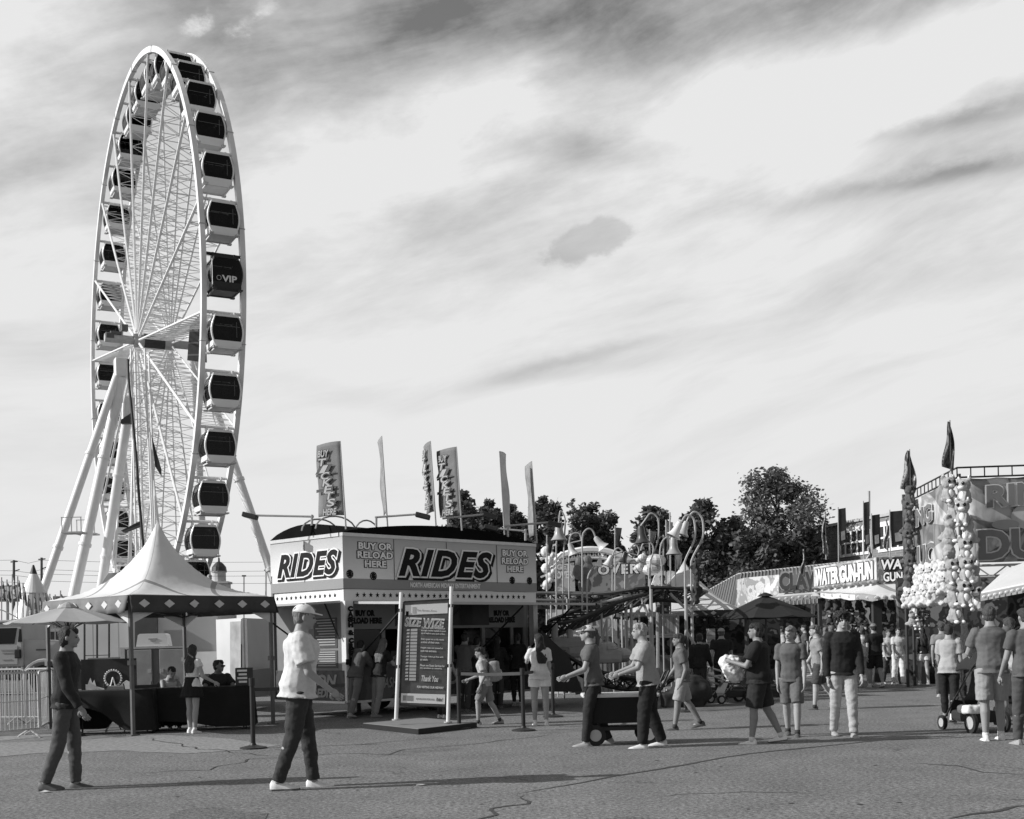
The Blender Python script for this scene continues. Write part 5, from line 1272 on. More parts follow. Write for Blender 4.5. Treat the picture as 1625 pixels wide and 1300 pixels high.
person('woman in white top and shorts with long dark hair, beside the round-based post', G(858, 1151), 95, 1.60, 1.08, True, legs=STAND, armL=(50, 10, 85, 10), armR=(5, 6, 15, 0), lean=2, head=(20, 0), top=('tee', .62), bottom=('brief', .72), shoes=.75, skin=.32, hair=('long', .015))
person('dark-clothed customer at the booth window, left of two behind the boy', XY(757, 25.2), 60, 1.58, 1.0, legs=STAND, armL=(45, 6, 60, 0), armR=(40, 6, 60, 0), lean=5, top=('tee', .05), bottom=('jeans', .05), skin=.2, shoes=.1, hair=('short', .02), vx=.016)
person('long-haired customer in black at the booth window, right of two behind the boy', XY(790, 25.6), 70, 1.60, 1.0, True, legs=STAND, armL=(45, 6, 60, 0), armR=(40, 6, 60, 0), lean=4, top=('long', .014), bottom=('jeans', .05), skin=.25, shoes=.1, hair=('long', .02), vx=.016)
person('person in dark trousers hidden behind the price board, only legs showing', G(703, 1139), 60, 1.55, 1.0, legs=STAND, top=('tee', .1), bottom=('jeans', .03), skin=.25, shoes=.6, hair=('short', .02), vx=.016)
person('ticket seller with dark hair behind the booth counter', BP(3.0, .8, .36), -50, 1.62, 1.0, legs=STAND, armL=(25, 6, 70, 10), armR=(25, 6, 70, 10), top=('tee', .08), bottom=('jeans', .03), skin=.25, shoes=.1, hair=('mid', .02), vx=.016)
# --- under the canopy
person('standing woman in white top and black skirt with long hair, facing the tables', G(307, 1163), 62, 1.55, 1.0, True, legs=(2, 2, -3, 3), armL=(20, 8, 70, 20), armR=(0, 22, 60, -20), top=('crop', .72), bottom=('skirt', .010), shoes=.8, skin=.33, hair=('long', .03), head=(10, 5))
person('seated woman in pale sleeveless top writing at the table', XY(266, 22.0), -55, 1.62, .95, True, seated=.47, legs=(85, 85, 85, 85), armL=(45, 12, 60, 25), armR=(45, 12, 60, 25), lean=26, head=(0, 20), top=('tank', .5), bottom=('jeans', .03), shoes=.2, skin=.28, hair=('tail', .02))
pm = person('seated man in dark shirt and sunglasses looking right across the table', XY(345, 22.2), -60, 1.74, 1.08, seated=.47, legs=(85, 85, 85, 85), armL=(45, 15, 50, 20), armR=(40, 25, 50, 30), lean=14, head=(45, 0), top=('tee', .03), bottom=('jeans', .03), shoes=.1, skin=.2, hair=('short', .02))
sg = MB()
for s in (-1, 1): sg.ell(pm[3](.051, s*.019, .001), (.006, .027, .018), 8, 6)
sg.build('sunglasses', mat('sunglasses black', .01, .15, .1, 3), pm[0])
# --- further down the midway
far = 'people walking down the midway'
person('man in tan cap, black tee and black shorts walking away down the midway', G(1389, 1091), 95, 1.72, 1.05, legs=(10, 4, -12, 14), top=('tee', .012), bottom=('shorts', .012), shoes=.5, skin=.28, hair=('short', .03), cap=.2, vx=.016)
person('person in white tee and pale trousers left of the man in the tan cap', G(1371, 1090), 100, 1.62, 1.0, True, legs=(6, 4, -10, 12), top=('tee', .6), bottom=('loose', .4), shoes=.5, skin=.35, hair=('mid', .05), vx=.016)
person('person in striped pale top and dark jeans right of the man in the tan cap', G(1411, 1086), -85, 1.56, 1.0, True, legs=(8, 4, -8, 12), top=('tee', .5), bottom=('jeans', .06), shoes=.6, skin=.3, hair=('long', .06), vx=.016)
person('woman in white wide trousers and pale top walking towards the camera', G(1427, 1087), -92, 1.60, 1.0, True, legs=(10, 4, -8, 10), top=('tee', .55), bottom=('loose', .72), shoes=.6, skin=.33, hair=('long', .03), vx=.016)
person('person in pale grey top and shorts right of the woman in white trousers', G(1443, 1082), 92, 1.66, 1.05, legs=(6, 4, -8, 10), top=('loose', .32), bottom=('shorts', .38), shoes=.4, skin=.33, hair=('short', .25), vx=.016)
person('woman in black sleeveless top and white shorts walking away down the midway', G(1466, 1086), 88, 1.58, .98, True, legs=(8, 4, -6, 8), armL=(-5, 14, 10, 0), armR=(5, 14, 10, 0), top=('tank', .012), bottom=('brief', .72), shoes=.5, skin=.34, hair=('long', .02), vx=.016)
person('person in black top right of the woman in white shorts', XY(1484, 33.5), 80, 1.68, 1.0, legs=STAND, top=('long', .015), bottom=('jeans', .02), shoes=.2, skin=.25, hair=('short', .02), vx=.016)
person('person in striped top standing close to the plush column', XY(1497, 26), 75, 1.66, 1.0, legs=STAND, top=('tee', .2), bottom=('jeans', .05), shoes=.4, skin=.28, hair=('short', .05), vx=.016)
person('man in black shirt and pale cap beside the folded stroller near the game tent', XY(1147, 27), 80, 1.66, 1.15, legs=STAND, top=('tee', .012), bottom=('jeans', .02), shoes=.1, skin=.28, hair=('short', .08), cap=.3, vx=.016)
person('person in black standing right of the ride support poles', XY(1112, 26), 60, 1.55, 1.0, legs=STAND, top=('long', .012), bottom=('jeans', .03), shoes=.1, skin=.25, hair=('bob', .02), vx=.016)
person('customer in grey shirt in the booth shade, right of the price board', XY(738, 24.6), 60, 1.68, 1.05, legs=STAND, armL=(45, 6, 60, 0), armR=(40, 6, 60, 0), lean=5, top=('tee', .10), bottom=('jeans', .05), skin=.25, shoes=.1, hair=('short', .02), vx=.016)
person('customer in dark top at the right end of the booth counter', XY(822, 26.3), 70, 1.66, 1.0, True, legs=STAND, armL=(45, 6, 60, 0), armR=(10, 6, 20, 0), lean=4, top=('tee', .03), bottom=('leggings', .03), skin=.25, shoes=.4, hair=('tail', .03), vx=.016)
person('ticket seller in pale shirt inside the booth near its right end', BP(4.3, .9, .36), -50, 1.66, 1.0, legs=STAND, armL=(25, 6, 70, 10), armR=(25, 6, 70, 10), top=('tee', .3), bottom=('jeans', .03), skin=.25, shoes=.1, hair=('short', .03), vx=.016)
rnd = random.Random(5)
crowd = [(1268, 46, .3, 'ash grey tee'), (1293, 44, .7, 'white vest'), (1330, 44, .15, 'slate tee'), (1349, 40, .5, 'cream tee'), (1381, 50, .02, 'jet black tee'), (1436, 54, .3, 'pale top'), (1460, 52, .15, 'dark shirt'), (1490, 48, .6, 'white shirt'), (1312, 38, .4, 'pale tee'), (1322, 34, .03, 'black tee'), (1362, 41, .25, 'grey tee'), (1302, 30, .2, 'mid grey tee'), (1400, 44, .6, 'white tee'), (1355, 47, .05, 'dark tee'), (1430, 47, .1, 'dark grey top'), (1452, 42, .5, 'pale top'), (1474, 45, .03, 'black top'), (1498, 38, .3, 'light grey top'), (1280, 40, .08, 'charcoal tee'), (1244, 38, .45, 'off-white tee'), (1417, 52, .35, 'silver grey tee'), (1340, 52, .7, 'bright white tee')]
for i, (px, Y, v, w_) in enumerate(crowd):
    fm = i % 2 == 0
    person('distant %s in %s on the midway, %s' % ('woman' if fm else 'man', w_, ['left of the teenager', 'right of the teenager', 'left of the curly-haired man', 'right of the curly-haired man', 'behind the man in the tan cap', 'far behind the white-trousered woman', 'far behind the black sleeveless top', 'below the white plush cluster', 'near the CLAW stall', 'below the water game sign', 'below the water game awning', 'left of the teenager', 'below the white plush row', 'by the dark stall column', 'behind the woman in white trousers', 'beside the person in pale grey', 'behind the woman in white shorts', 'near the plush column', 'behind the teenager', 'under the black umbrella edge', 'deep in the midway', 'behind the curly-haired man'][i]),
           XY(px, Y), rnd.choice((80, 95, -90, -80, 170, 10)), rnd.uniform(1.55, 1.8), rnd.uniform(.92, 1.15), fm, legs=rnd.choice((STAND, (10, 4, -8, 10))), top=('tee', v), bottom=(rnd.choice(('jeans', 'shorts', 'leggings')), rnd.choice((.03, .1, .3))), shoes=.4, skin=rnd.choice((.35, .3, .2)), hair=(rnd.choice(('short', 'mid')) if not fm else rnd.choice(('long', 'tail', 'bob')), rnd.choice((.02, .05, .15))), vx=.02, group=far)
# --- things they carry and push
t = thing('backpack', 'grey backpack on the back of the boy right of the price board', 'backpack', worldp(boy, bT(.12, -.13)), R(172))
b_, nn_ = remeshed(MB().box((0, 0, 0), (.16, .27, .36), bev=.05).box((-.09, 0, -.06), (.07, .2, .18), bev=.03), .014, 2); ripple(b_, nn_, .006)
b_.build('pack', clothm(.26), t, smooth=True)
MB().box((-.127, 0, -.02), (.006, .09, .02)).build('emblem', letw, t)
for s in (-1, 1): MB().path([(.08, s*.08, .15), (.2, s*.09, .16), (.24, s*.09, .05), (.12, s*.1, -.13)], .012, n=5).build('strap', clothm(.1), t)
t = thing('cloth_bundle', 'white crumpled bundle held by the heavyset person in black', 'bundle', worldp(pT[0], (pT[1]['L'][2]+pT[1]['R'][2])/2+Vector((.02, 0, -.05))), 0)
b_, nn_ = remeshed(MB().ell((0, 0, 0), (.14, .13, .16)).ell((-.08, 0, .06), (.1, .1, .1)).ell((.03, 0, -.12), (.13, .1, .09)), .014, 2); ripple(b_, nn_, .03, (14, 14, 14)); b_.build('cloth', mat('white cloth', .7, .8, .08, 8), t, smooth=True)
def wheelm(mb, c, r, w, ax=Vector((0, 1, 0))): mb.tube(Vector(c)-ax*w/2, Vector(c)+ax*w/2, r, n=18)
def stroller(label, p, rz, canopy_v, seat_v, sc=1.0, basket=.03):
    t = thing('stroller', label, 'stroller', p, rz, 'strollers'); t.scale = (sc,)*3
    al = mat('stroller frame', .06, .4, .2, 3, metal=.4)
    for s in (-1, 1):
        MB().path([(-.52, s*.22, 1.02), (-.40, s*.24, .92), (.12, s*.24, .42), (.38, s*.22, .17)], .013, n=6).build('side_frame', al, t)
        MB().path([(-.06, s*.24, .60), (-.34, s*.25, .17)], .012, n=6).build('rear_strut', al, t)
        for (x, r) in ((-.36, .145), (.40, .105)):
            w_ = MB(); wheelm(w_, (x, s*.25, r), r, .045); wo = w_.build('wheel', mat('tyre rubber', .02, .8, .2, 5), t, smooth='auto')
            w2 = MB(); wheelm(w2, (x, s*.25, r), r*.62, .05); w2.build('rim', wgrey, wo)
    MB().path([(-.52, -.22, 1.02), (-.56, 0, 1.05), (-.52, .22, 1.02)], .018, n=6).build('handle', black, t)
    s_ = MB(); s_.loft([[Vector((x, y, z+.02)) for y in (-.2, .2)]+[Vector((x, y, z-.02)) for y in (.2, -.2)] for x, z in ((-.36, .95), (-.22, .55), (-.12, .46), (.18, .47), (.28, .26))]); s_.build('seat', clothm(seat_v), t)
    c = MB(); rr = []
    for k in range(9):
        a = R(15+k*15); rr.append([Vector((-.20-.34*math.cos(a)*1.0, .235*math.cos(R(q)), .78+.34*math.sin(a)*(.35+.65*abs(math.sin(R(q)))))) for q in range(0, 181, 15)]+[Vector((-.20-.32*math.cos(a), .22*math.cos(R(q)), .77+.32*math.sin(a)*(.35+.65*abs(math.sin(R(q)))))) for q in range(180, -1, -15)])
    c.loft(rr); c.build('canopy', clothm(canopy_v), t, smooth='auto')
    MB().box((-.04, 0, .22), (.62, .40, .16), bev=.04).build('basket', clothm(basket), t)
    return t
stroller('black stroller pushed by the man in the grey polo, pale blanket in its basket', G(1545, 1160), R(100), .02, .03, 1.0)
t = thing('blanket', 'folded white blanket on the basket of the black stroller', 'blanket', G(1545, 1163)+UP*.33, R(100))
b_, nn_ = remeshed(MB().box((0, 0, 0), (.3, .34, .12), bev=.04), .014, 2); ripple(b_, nn_, .012, (12, 12, 12)); b_.build('cloth', mat('white cloth', .7, .8, .08, 8), t, smooth=True)
stroller('dark stroller at the right edge behind the person in dark grey', G(1612, 1148), R(60), .05, .03, .95)
stroller('folded dark stroller with hood beside the game tent', XY(1160, 25.5), R(200), .03, .05, .9)
# wagon pushed to the left
t = thing('wagon', 'black push wagon with a white rim between the two walkers', 'wagon', G(985, 1180), R(180))
MB().prism([(-.45, -.27, .30), (.45, -.27, .30), (.50, -.27, .66), (-.50, -.27, .66)], (0, .54, 0)).build('tub', clothm(.012), t)
MB().box((0, 0, .67), (1.04, .58, .05), bev=.02).build('rim', mat('wagon rim', .6, .6, .1, 5), t)
for sx in (-.36, .36):
    for s in (-1, 1):
        w_ = MB(); wheelm(w_, (sx, s*.27, .14), .14, .06); wo = w_.build('wheel', mat('tyre rubber', .02, .8, .2, 5), t, smooth='auto'); w2 = MB(); wheelm(w2, (sx, s*.27, .14), .08, .065); w2.build('rim', wgrey, wo)
MB().path([(-.48, -.2, .6), (-.66, -.2, .98), (-.66, .2, .98), (-.48, .2, .6)], .015, n=6).build('handle', black, t)
MB().box((0, 0, .22), (.9, .4, .05)).build('chassis', black, t)
# ------------------------------------------------------------------ roller coaster and its lamps
trk = mat('dark track steel', .03, .5, .3, 3); supp = mat('pale support steel', .42, .45, .12, 3)
coaster = thing('roller_coaster', 'small roller coaster with dark track on pale steel supports, right of the ticket booth', 'roller coaster', XY(985, 30), 0)
def smooth_path(P, k=6):
    out = []
    for i in range(len(P)-1):
        p0 = P[max(i-1, 0)]; p1 = P[i]; p2 = P[i+1]; p3 = P[min(i+2, len(P)-1)]
        for j in range(k):
            t = j/k; out.append(.5*((2*p1)+(p2-p0)*t+(2*p0-5*p1+4*p2-p3)*t*t+(3*p1-p0-3*p2+p3)*t**3))
    return out+[P[-1]]
def track(pts, w=.8, dz=.28, name='track'):
    P = smooth_path([W(*p) for p in pts]); m = MB(); L = len(P)
    Ls, Rs, Bs = [], [], []
    for i, p in enumerate(P):
        d = (P[min(i+1, L-1)]-P[max(i-1, 0)]); d.z = 0; d.normalize(); n = Vector((-d.y, d.x, 0))
        Ls.append(p+n*w/2); Rs.append(p-n*w/2); Bs.append(p-UP*dz)
    m.path(Ls, .045, n=5).path(Rs, .045, n=5).path(Bs, .05, n=5)
    for i in range(0, L, 2):
        m.tube(Ls[i], Rs[i], .03, n=4).tube(Ls[i], Bs[i], .025, n=4).tube(Rs[i], Bs[i], .025, n=4)
        if i+2 < L: m.tube(Bs[i], Ls[i+2], .02, n=4).tube(Bs[i], Rs[i+2], .02, n=4)
    m.build(name, trk, coaster, True)
track([(845, 941, 34), (890, 941, 32.5), (935, 943, 31), (985, 941, 30), (1035, 934, 29.6), (1085, 938, 30), (1098, 940, 32)])
track([(862, 1000, 27.5), (885, 988, 27.5), (915, 976, 28), (950, 962, 28.5), (990, 948, 29), (1030, 938, 30), (1070, 934, 31.5), (1090, 936, 34)])
track([(850, 952, 33), (900, 953, 32), (950, 950, 31), (1000, 943, 31)], .7, .2)
track([(858, 1012, 26.5), (885, 1030, 26.5), (915, 1050, 26.5), (960, 1070, 26.5), (1010, 1078, 27), (1050, 1075, 28)], .8, .25)
def post(px, y0, Y, r=.05, y1=None):
    a = XY(px, Y); b = W(px, y0, Y) if y1 is None else W(px, y0, Y)
    return MB().tube(Vector((b.x, b.y, 0)), b, r, n=8).box(Vector((b.x, b.y, .02)), (.3, .3, .04)).build('support_post', supp, coaster, True)
for px, y0, Y in ((954, 952, 28.3), (963, 982, 27.8), (993, 946, 29), (1001, 946, 29), (1014, 958, 31), (1033, 935, 28.6), (1041, 955, 31.5), (986, 950, 30.5), (1088, 935, 29), (1098, 940, 29.4), (1063, 936, 32), (900, 950, 31), (926, 948, 31.5), (874, 945, 32)):
    post(px, y0, Y, .038 if px in (1033, 1088, 993, 1001) else .025)
bm_ = MB()
for (x0, y0, x1, y1, Y) in ((954, 957, 988, 948, 28.6), (954, 978, 988, 950, 28.6), (1001, 985, 1030, 945, 29), (1016, 945, 1032, 985, 29), (1063, 942, 1098, 975, 29.5), (1088, 960, 1098, 970, 29.3), (954, 1020, 963, 985, 28), (1001, 948, 1033, 948, 29), (1088, 1000, 1120, 1050, 29.2)):
    bm_ = MB().tube(W(x0, y0, Y), W(x1, y1, Y), .035, n=6); bm_.build('cross_beam', supp, coaster, True)
pk = MB(); Yp = 30.4
for k in range(15): pk.tube(W(1044+2.15*k, 1008, Yp), W(1044+2.15*k, 976, Yp), .014, n=4)
for px in (1044, 1075): pk.tube(W(px, 1060, Yp), W(px, 972, Yp), .045, n=6)
pk.tube(W(1044, 976, Yp), W(1075, 976, Yp), .03, n=6).tube(W(1044, 1007, Yp), W(1075, 1007, Yp), .03, n=6)
pk.prism([W(1010, 1008, Yp), W(1090, 1008, Yp), W(1090, 1012, Yp), W(1010, 1012, Yp)], (0, 2.2, 0))
pk.build('station_platform', wgrey, coaster, True)
car = MB()
for k in range(3):
    c = W(905+24*k, 1022+10*k, 27.2)
    car.box(c, (.95, .62, .32), bev=.1); car.box(c+Vector((-.35, 0, .28)), (.14, .56, .4), bev=.05); car.ell(c+Vector((.5, 0, .02)), (.24, .3, .17))
car.build('train', mat('train body paint', .35, .3, .4, 2), coaster, True)
MB().prism([W(858, 1000, 25.5), W(902, 1040, 25.5), W(925, 1098, 25.5), W(862, 1098, 25.5)], (0, .8, 0)).build('dark_ramp_cover', mat('dark ramp cover', .02, .6, .3, 3), coaster, True)
kr = person('rider in pale shirt sitting at the top of the coaster station platform', W(1053, 1008, 30.9)-UP*0, -90, 1.6, 1.05, legs=STAND, top=('tee', .2), bottom=('jeans', .1), shoes=.2, skin=.14, hair=('short', .02), vx=.02)
# hooked bell lamps
def bell_lamp(label, pts, Y, bell, size, tilt, v=.55, r=.019):
    base = W(pts[0][0], pts[0][1], Y); base.z = 0
    t = thing('bell_lamp_post', label, 'lamp', base, 0, 'bell-shaped lamps on hooked poles over the coaster')
    P = [base]+[W(p[0], p[1], Y) for p in pts]
    Q = [P[0], P[1]]+smooth_path(P[1:], 5)[1:]
    MB().path(Q, r, n=6).build('pole', supp, t, True)
    if bell:
        c = W(bell[0], bell[1], Y); s_ = size*Y/F; ax = Vector((math.sin(R(tilt)), 0, -math.cos(R(tilt))))
        prof = [(.10, -.5), (.22, -.46), (.28, -.3), (.31, 0), (.38, .22), (.52, .40), (.64, .5), (.60, .5), (.34, .2), (.26, -.3), (.05, -.42)]
        MB().lathe([(a*s_*.85, b*s_*1.15) for a, b in prof], c, n=18, axis=ax).build('bell_shade', mat('bell shade %.2f' % v, v, .35, .15, 4), t, True, smooth='auto')
        MB().tube(c-ax*s_*.55, W(*pts[-1], Y), .02, n=5).build('hanger', supp, t, True)
    return t
bell_lamp('tall curved pole with dull grey bell lamp, leftmost over the coaster', [(893, 985), (894, 900), (896, 850), (897, 826), (893, 814), (889, 812), (887, 828)], 29, (887, 843), 25, 0, .32)
bell_lamp('hooked pole with small grey stub just right of the booth', [(883, 985), (883, 900), (883, 862), (886, 855)], 30, None, 0, 0)
bell_lamp('hooked pole with pale bell lamp tilted left, second from the left', [(903, 985), (903, 900), (903, 865), (906, 850), (913, 846), (920, 848), (923, 858)], 31, (907, 871), 17, 20, .5)
bell_lamp('hooked pole with bright bell lamp thrown out to the right, left of the arch peak', [(924, 985), (924, 900), (924, 855), (928, 843), (935, 839), (941, 843), (944, 850)], 28.5, (951, 861), 19, 38, .6)
bell_lamp('small hooked pole with white bell lamp in front of the lettered board', [(932, 985), (932, 925), (938, 905), (946, 896)], 28, (951, 892), 13, -15, .7)
bell_lamp('hooked pole with small white bell lamp pointing down left, beside the word OVER', [(972, 985), (972, 900), (973, 880), (977, 872), (982, 870), (988, 875)], 30, (967, 890), 16, -25, .68)
bell_lamp('hooked pole with dark bell lamp right of the arch peak', [(992, 985), (992, 905), (996, 880), (1002, 868), (1008, 864), (1014, 872), (1012, 882)], 30.5, (990, 884), 15, -15, .06)
bell_lamp('low double-hooked pole between the dark bell and the tall left-hand hook', [(1030, 985), (1030, 905), (1036, 880), (1036, 866), (1028, 859), (1020, 864), (1017, 874)], 31, None, 0, 0)
bell_lamp('tall hooked pole with dark drooping bell lamp, left of the flag-like banners', [(1032, 1000), (1032, 900), (1034, 885), (1044, 858), (1045, 828), (1040, 818), (1032, 815), (1026, 822)], 28.6, (1018, 848), 24, 5, .07)
bell_lamp('straight tall pole between the dark and the bright bell lamps', [(1064, 1000), (1064, 900), (1063, 813)], 31, None, 0, 0)
bell_lamp('tall hooked pole with big bright bell lamp, left of the rightmost hook', [(1088, 1000), (1087, 905), (1088, 888), (1102, 856), (1102, 828), (1096, 819), (1088, 819), (1082, 828)], 29, (1074, 840), 23, -28, .72, .026)
bell_lamp('rightmost tall hooked pole with bell lamp behind the bright one', [(1098, 1000), (1097, 905), (1099, 886), (1115, 853), (1115, 826), (1108, 815), (1100, 813), (1092, 822)], 29.4, (1086, 838), 20, -20, .5, .026)
bell_lamp('pole with large grey bell lamp hanging low, right of the costume banners', [(1052, 985), (1050, 900), (1047, 880), (1050, 862), (1058, 853), (1066, 858)], 30, (1069, 866), 24, 0, .33)
# lettered boards, arch and figures of the ride front behind
t = thing('funhouse_front', 'pale painted boards with OVER lettering under a white lattice arch, behind the coaster', 'ride front', XY(950, 36), 0)
prt = printmat('painted board print', (.10, .30, .18, .42), 1.5); prt2 = printmat('pale painted board', (.22, .55, .35, .65), 2.0)
MB().prism([W(881, 940, 36), W(913, 940, 36), W(911, 893, 36), W(882, 894, 36)], (0, .2, 0)).build('board', prt2, t, True)
MB().prism([W(930, 942, 35.4), W(1024, 942, 35.4), W(1024, 887, 35.4), W(932, 893, 35.4)], (0, .2, 0)).build('board', prt, t, True)
text('OVER', W(950, 912, 35.1), (1, 0, .02), UP, 1.15, .26, letb, t, off=.10, spacing=1.25); text('OVER', W(950, 912, 35.0), (1, 0, .02), UP, 1.15, .26, letw, t, off=.04, spacing=1.25)
text('GET', W(960, 896, 35.0), (1, 0, .02), UP, .5, .16, mat('pale lettering', .62, .5, .1, 3), t, off=.04)
text('OVER', W(883, 918, 35.9), (1, 0, .02), UP, .48, .2, letw, t, off=.04); text('GET', W(884, 904, 35.9), (1, 0, .02), UP, .4, .15, letw, t, off=.03)
a = MB(); Ya = 36.6; top_ = []; bot_ = []
for k in range(17):
    u = k/16; px = 872+u*134; top_.append(W(px, 893-21*math.sin(math.pi*min(1, u*1.02))**.8, Ya)); bot_.append(W(px, 900-15*math.sin(math.pi*min(1, u*1.02))**.8, Ya))
a.path(top_, .10, n=6).path(bot_, .05, n=5)
for k in range(16): a.tube(top_[k], bot_[k+1], .035, n=4).tube(bot_[k], top_[k+1], .035, n=4)
a.build('arch_truss', white, t, True)
a = MB()
for k in range(5): a.tube(W(862+3*k, 935-10*k, 36), W(872+5*k, 925-12*k, 36), .05, n=5).tube(W(858, 930-14*k, 36), W(882, 920-14*k, 36), .04, n=4)
a.build('side_lattice', white, t, True)
MB().prism([W(1034, 928, 34), W(1086, 928, 34), W(1086, 918, 34), W(1078, 909, 34), W(1066, 906, 34), W(1050, 906, 34), W(1040, 912, 34)], (0, .2, 0)).build('painted_arch_board', printmat('white board with dark motifs', (.08, .62, .5, .7), 2.6), t, True)
MB().prism([W(870, 1010, 36), W(1040, 1010, 36), W(1040, 944, 36), W(870, 944, 36)], (0, .2, 0)).build('lower_facade', printmat('busy pale facade print', (.10, .5, .25, .7), 2.2, 3.5), t, True)
MB().prism([W(850, 1085, 37), W(1044, 1085, 37), W(1044, 1008, 37), W(850, 1008, 37)], (0, .2, 0)).build('lower_facade', printmat('dark facade print', (.02, .12, .04, .3), 1.8, 3), t, True)
for (px, py, v, l) in ((920, 893, .12, 0), (932, 890, .14, 1), (928, 915, .10, 0)):
    MB().ell(W(px, py, 34.8), (.14, .1, .16)).ell(W(px, py+14, 34.8), (.2, .12, .26)).build('cut_out_figure', mat('figure paint %.2f' % v, v, .6, .5, 4), t, True)
def cow(mb, c, s=1):
    mb.ell(c, (.45*s, .25, .26*s)).ell(c+Vector((-.5*s, 0, .12*s)), (.2*s, .15, .16*s)).ell(c+Vector((-.68*s, 0, .05*s)), (.10*s, .1, .09*s)).ell(c+Vector((-.45*s, 0, .28*s)), (.05, .05, .1*s))
    return mb
t = thing('horse_figures', 'row of white moulded horse figures above the coaster track, left of the bright bell', 'figures', W(1035, 893, 33), 0)
for (px, py, s) in ((1040, 890, .7), (1033, 904, .62)):
    cow(MB(), W(px, py, 33), s).build('figure', mat('moulded figure paint', .6, .4, .5, 4.5, detail=2), t, True)
t = thing('hanging_banner', 'dark ragged costume banner hanging from the rightmost coaster pole', 'banner', W(1104, 890, 29.2), 0)
b_, nn_ = remeshed(MB().loft([[W(px-w_, py, 29.2+dy) for w_, dy in ((-w, 0), (0, .12), (w, 0), (0, -.12))] for px, py, w in ((1103, 888, 2), (1104, 900, 6), (1105, 920, 5), (1106, 940, 6), (1104, 955, 4), (1101, 964, 1))]), .04, 1)
ripple(b_, nn_, .10, (8, 8, 5)); b_.build('banner_cloth', mat('ragged dark cloth', .05, .9, .5, 8), t, True)
fgp = 'tall narrow banners above the coaster'
for px, py0, py1, v, lb in ((1057, 828, 900, .5, 'pale striped narrow banner left of the straight tall pole'), (1053, 852, 908, .03, 'black narrow banner behind the coaster poles'), (1072, 878, 905, .6, 'pale narrow banner below the big grey bell'), (976, 837, 868, .18, 'grey triangular pennant behind the arch peak'), (868, 852, 880, .14, 'grey pennant at the booth corner, behind the leftmost bell pole'), (1031, 843, 862, .3, 'pale pennant left of the tall dark bell hook')):
    t = thing('banner', lb, 'banner', W(px, 985, 33), 0, fgp)
    MB().tube(W(px, 985, 33), W(px, py0-3, 33), .02, n=5).build('pole', wgrey, t, True)
    MB().prism([W(px+1, py0, 32.95), W(px+11, py0+1, 33), W(px+9, (py0+py1)/2, 32.8), W(px+6, py1, 33), W(px+2, py1-3, 32.9)], (0, .02, 0)).build('cloth', mat('banner cloth %.2f' % v, v, .8, .4, 5, translucent=.2), t, True)
# ------------------------------------------------------------------ white game tent
def tent_at(label, px, Y, a, z0, zp, rz, val=.25, m=canv, vm=dk, pm_=pale, nd=6, poles=True, pw=2.0, straight=False):
    t = thing('game_tent', label, 'tent', XY(px, Y), rz)
    peak_roof(a, z0, zp, pw, 18, straight=straight).build('roof', m, t, smooth=True)
    for s_ in range(4): valance(a, z0, val, s_, vm, t, pm_, nd, .07)
    if poles:
        for sx in (-1, 1):
            for sy in (-1, 1): MB().box((sx*(a-.04), sy*(a-.04), z0/2), (.06, .06, z0)).build('pole', mat('dark canopy pole', .12, .45, .2, 3), t)
    return t
tent_at('white peaked game tent with scalloped dark valance behind the coaster supports', 1090, 33.5, 1.72, 2.12, 3.45, R(-12), .16, straight=True)
def stall_box(name, label, cat, quad, z0, z1, m):
    pass
# low stall with hanging prizes under that tent
t = thing('prize_wall', 'dark wall hung with prizes under the white game tent', 'prize wall', XY(1105, 35.2), 0)
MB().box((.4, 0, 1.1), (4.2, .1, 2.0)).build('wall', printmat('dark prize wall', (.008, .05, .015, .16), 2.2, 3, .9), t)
MB().box((0.2, -.35, .45), (2.9, .3, .9)).build('counter', mat('stall counter cloth', .12, .7, .4, 3), t)
t = thing('pale_block_screen', 'pale ribbed block screen behind the man in the pale cap', 'screen', XY(1134, 30), 0)
for (x0, x1, z0, z1) in ((1112, 1160, .2, 1.28), (1124, 1135, 1.28, 1.62)):
    A = XY(x0, 30, z0); B = XY(x1, 30, z0); MB().prism([A, B, XY(x1, 30, z1), XY(x0, 30, z1)], (0, .3, 0)).build('panel', mat('ribbed pale panel', .34, .6, .1, 4, stripes=(2, .09, .2, .2)), t, True)
# wood, chair, fallen barrier
for i, (y0, y1, Y, lb) in enumerate(((1090, 1095, 29, 'dark timber beam lying on the verge, upper one of two'), (1100, 1107, 27.5, 'dark timber beam lying on the verge, lower one of two'))):
    o = MB().prism([XY(1100, Y, .10-.0), XY(1240, Y, .10), XY(1240, Y, .28), XY(1100, Y, .28)], (0, .25, 0)).build('timber_beam', mat('dark timber', .04, .8, .4, 4, bump=.4), None, origin=XY(1170, Y)); tag(o, lb, 'timber', 'timber beams'); o.location.z -= .098
t = copy_tree(fc, label='white folding chair lying among clutter beside the folded stroller', loc=XY(1158, 26.6), rz=R(150))
for c in kids(t):
    c.data = c.data.copy(); c.data.materials.clear(); c.data.materials.append(alum)
kb = thing('trolley_frame', 'tangle of pale tubular frames left of the white folding chair', 'frame', XY(1128, 27), 0)
m_ = MB()
for (x0, y0, x1, y1) in ((1098, 1052, 1155, 1068), (1098, 1060, 1150, 1080), (1090, 1075, 1150, 1072), (1155, 1068, 1150, 1090), (1100, 1052, 1096, 1082), (1125, 1058, 1120, 1080), (1096, 1072, 1140, 1086), (1108, 1056, 1130, 1088)):
    m_.tube(W(x0, y0, 26.5), W(x1, y1, 26.8), .022, n=5)
m_.build('tubes', alum, kb, True)
t = thing('cable_drum', 'large dark rounded cover right of the queue post, behind the walkers', 'cover', XY(1098, 24.5), 0)
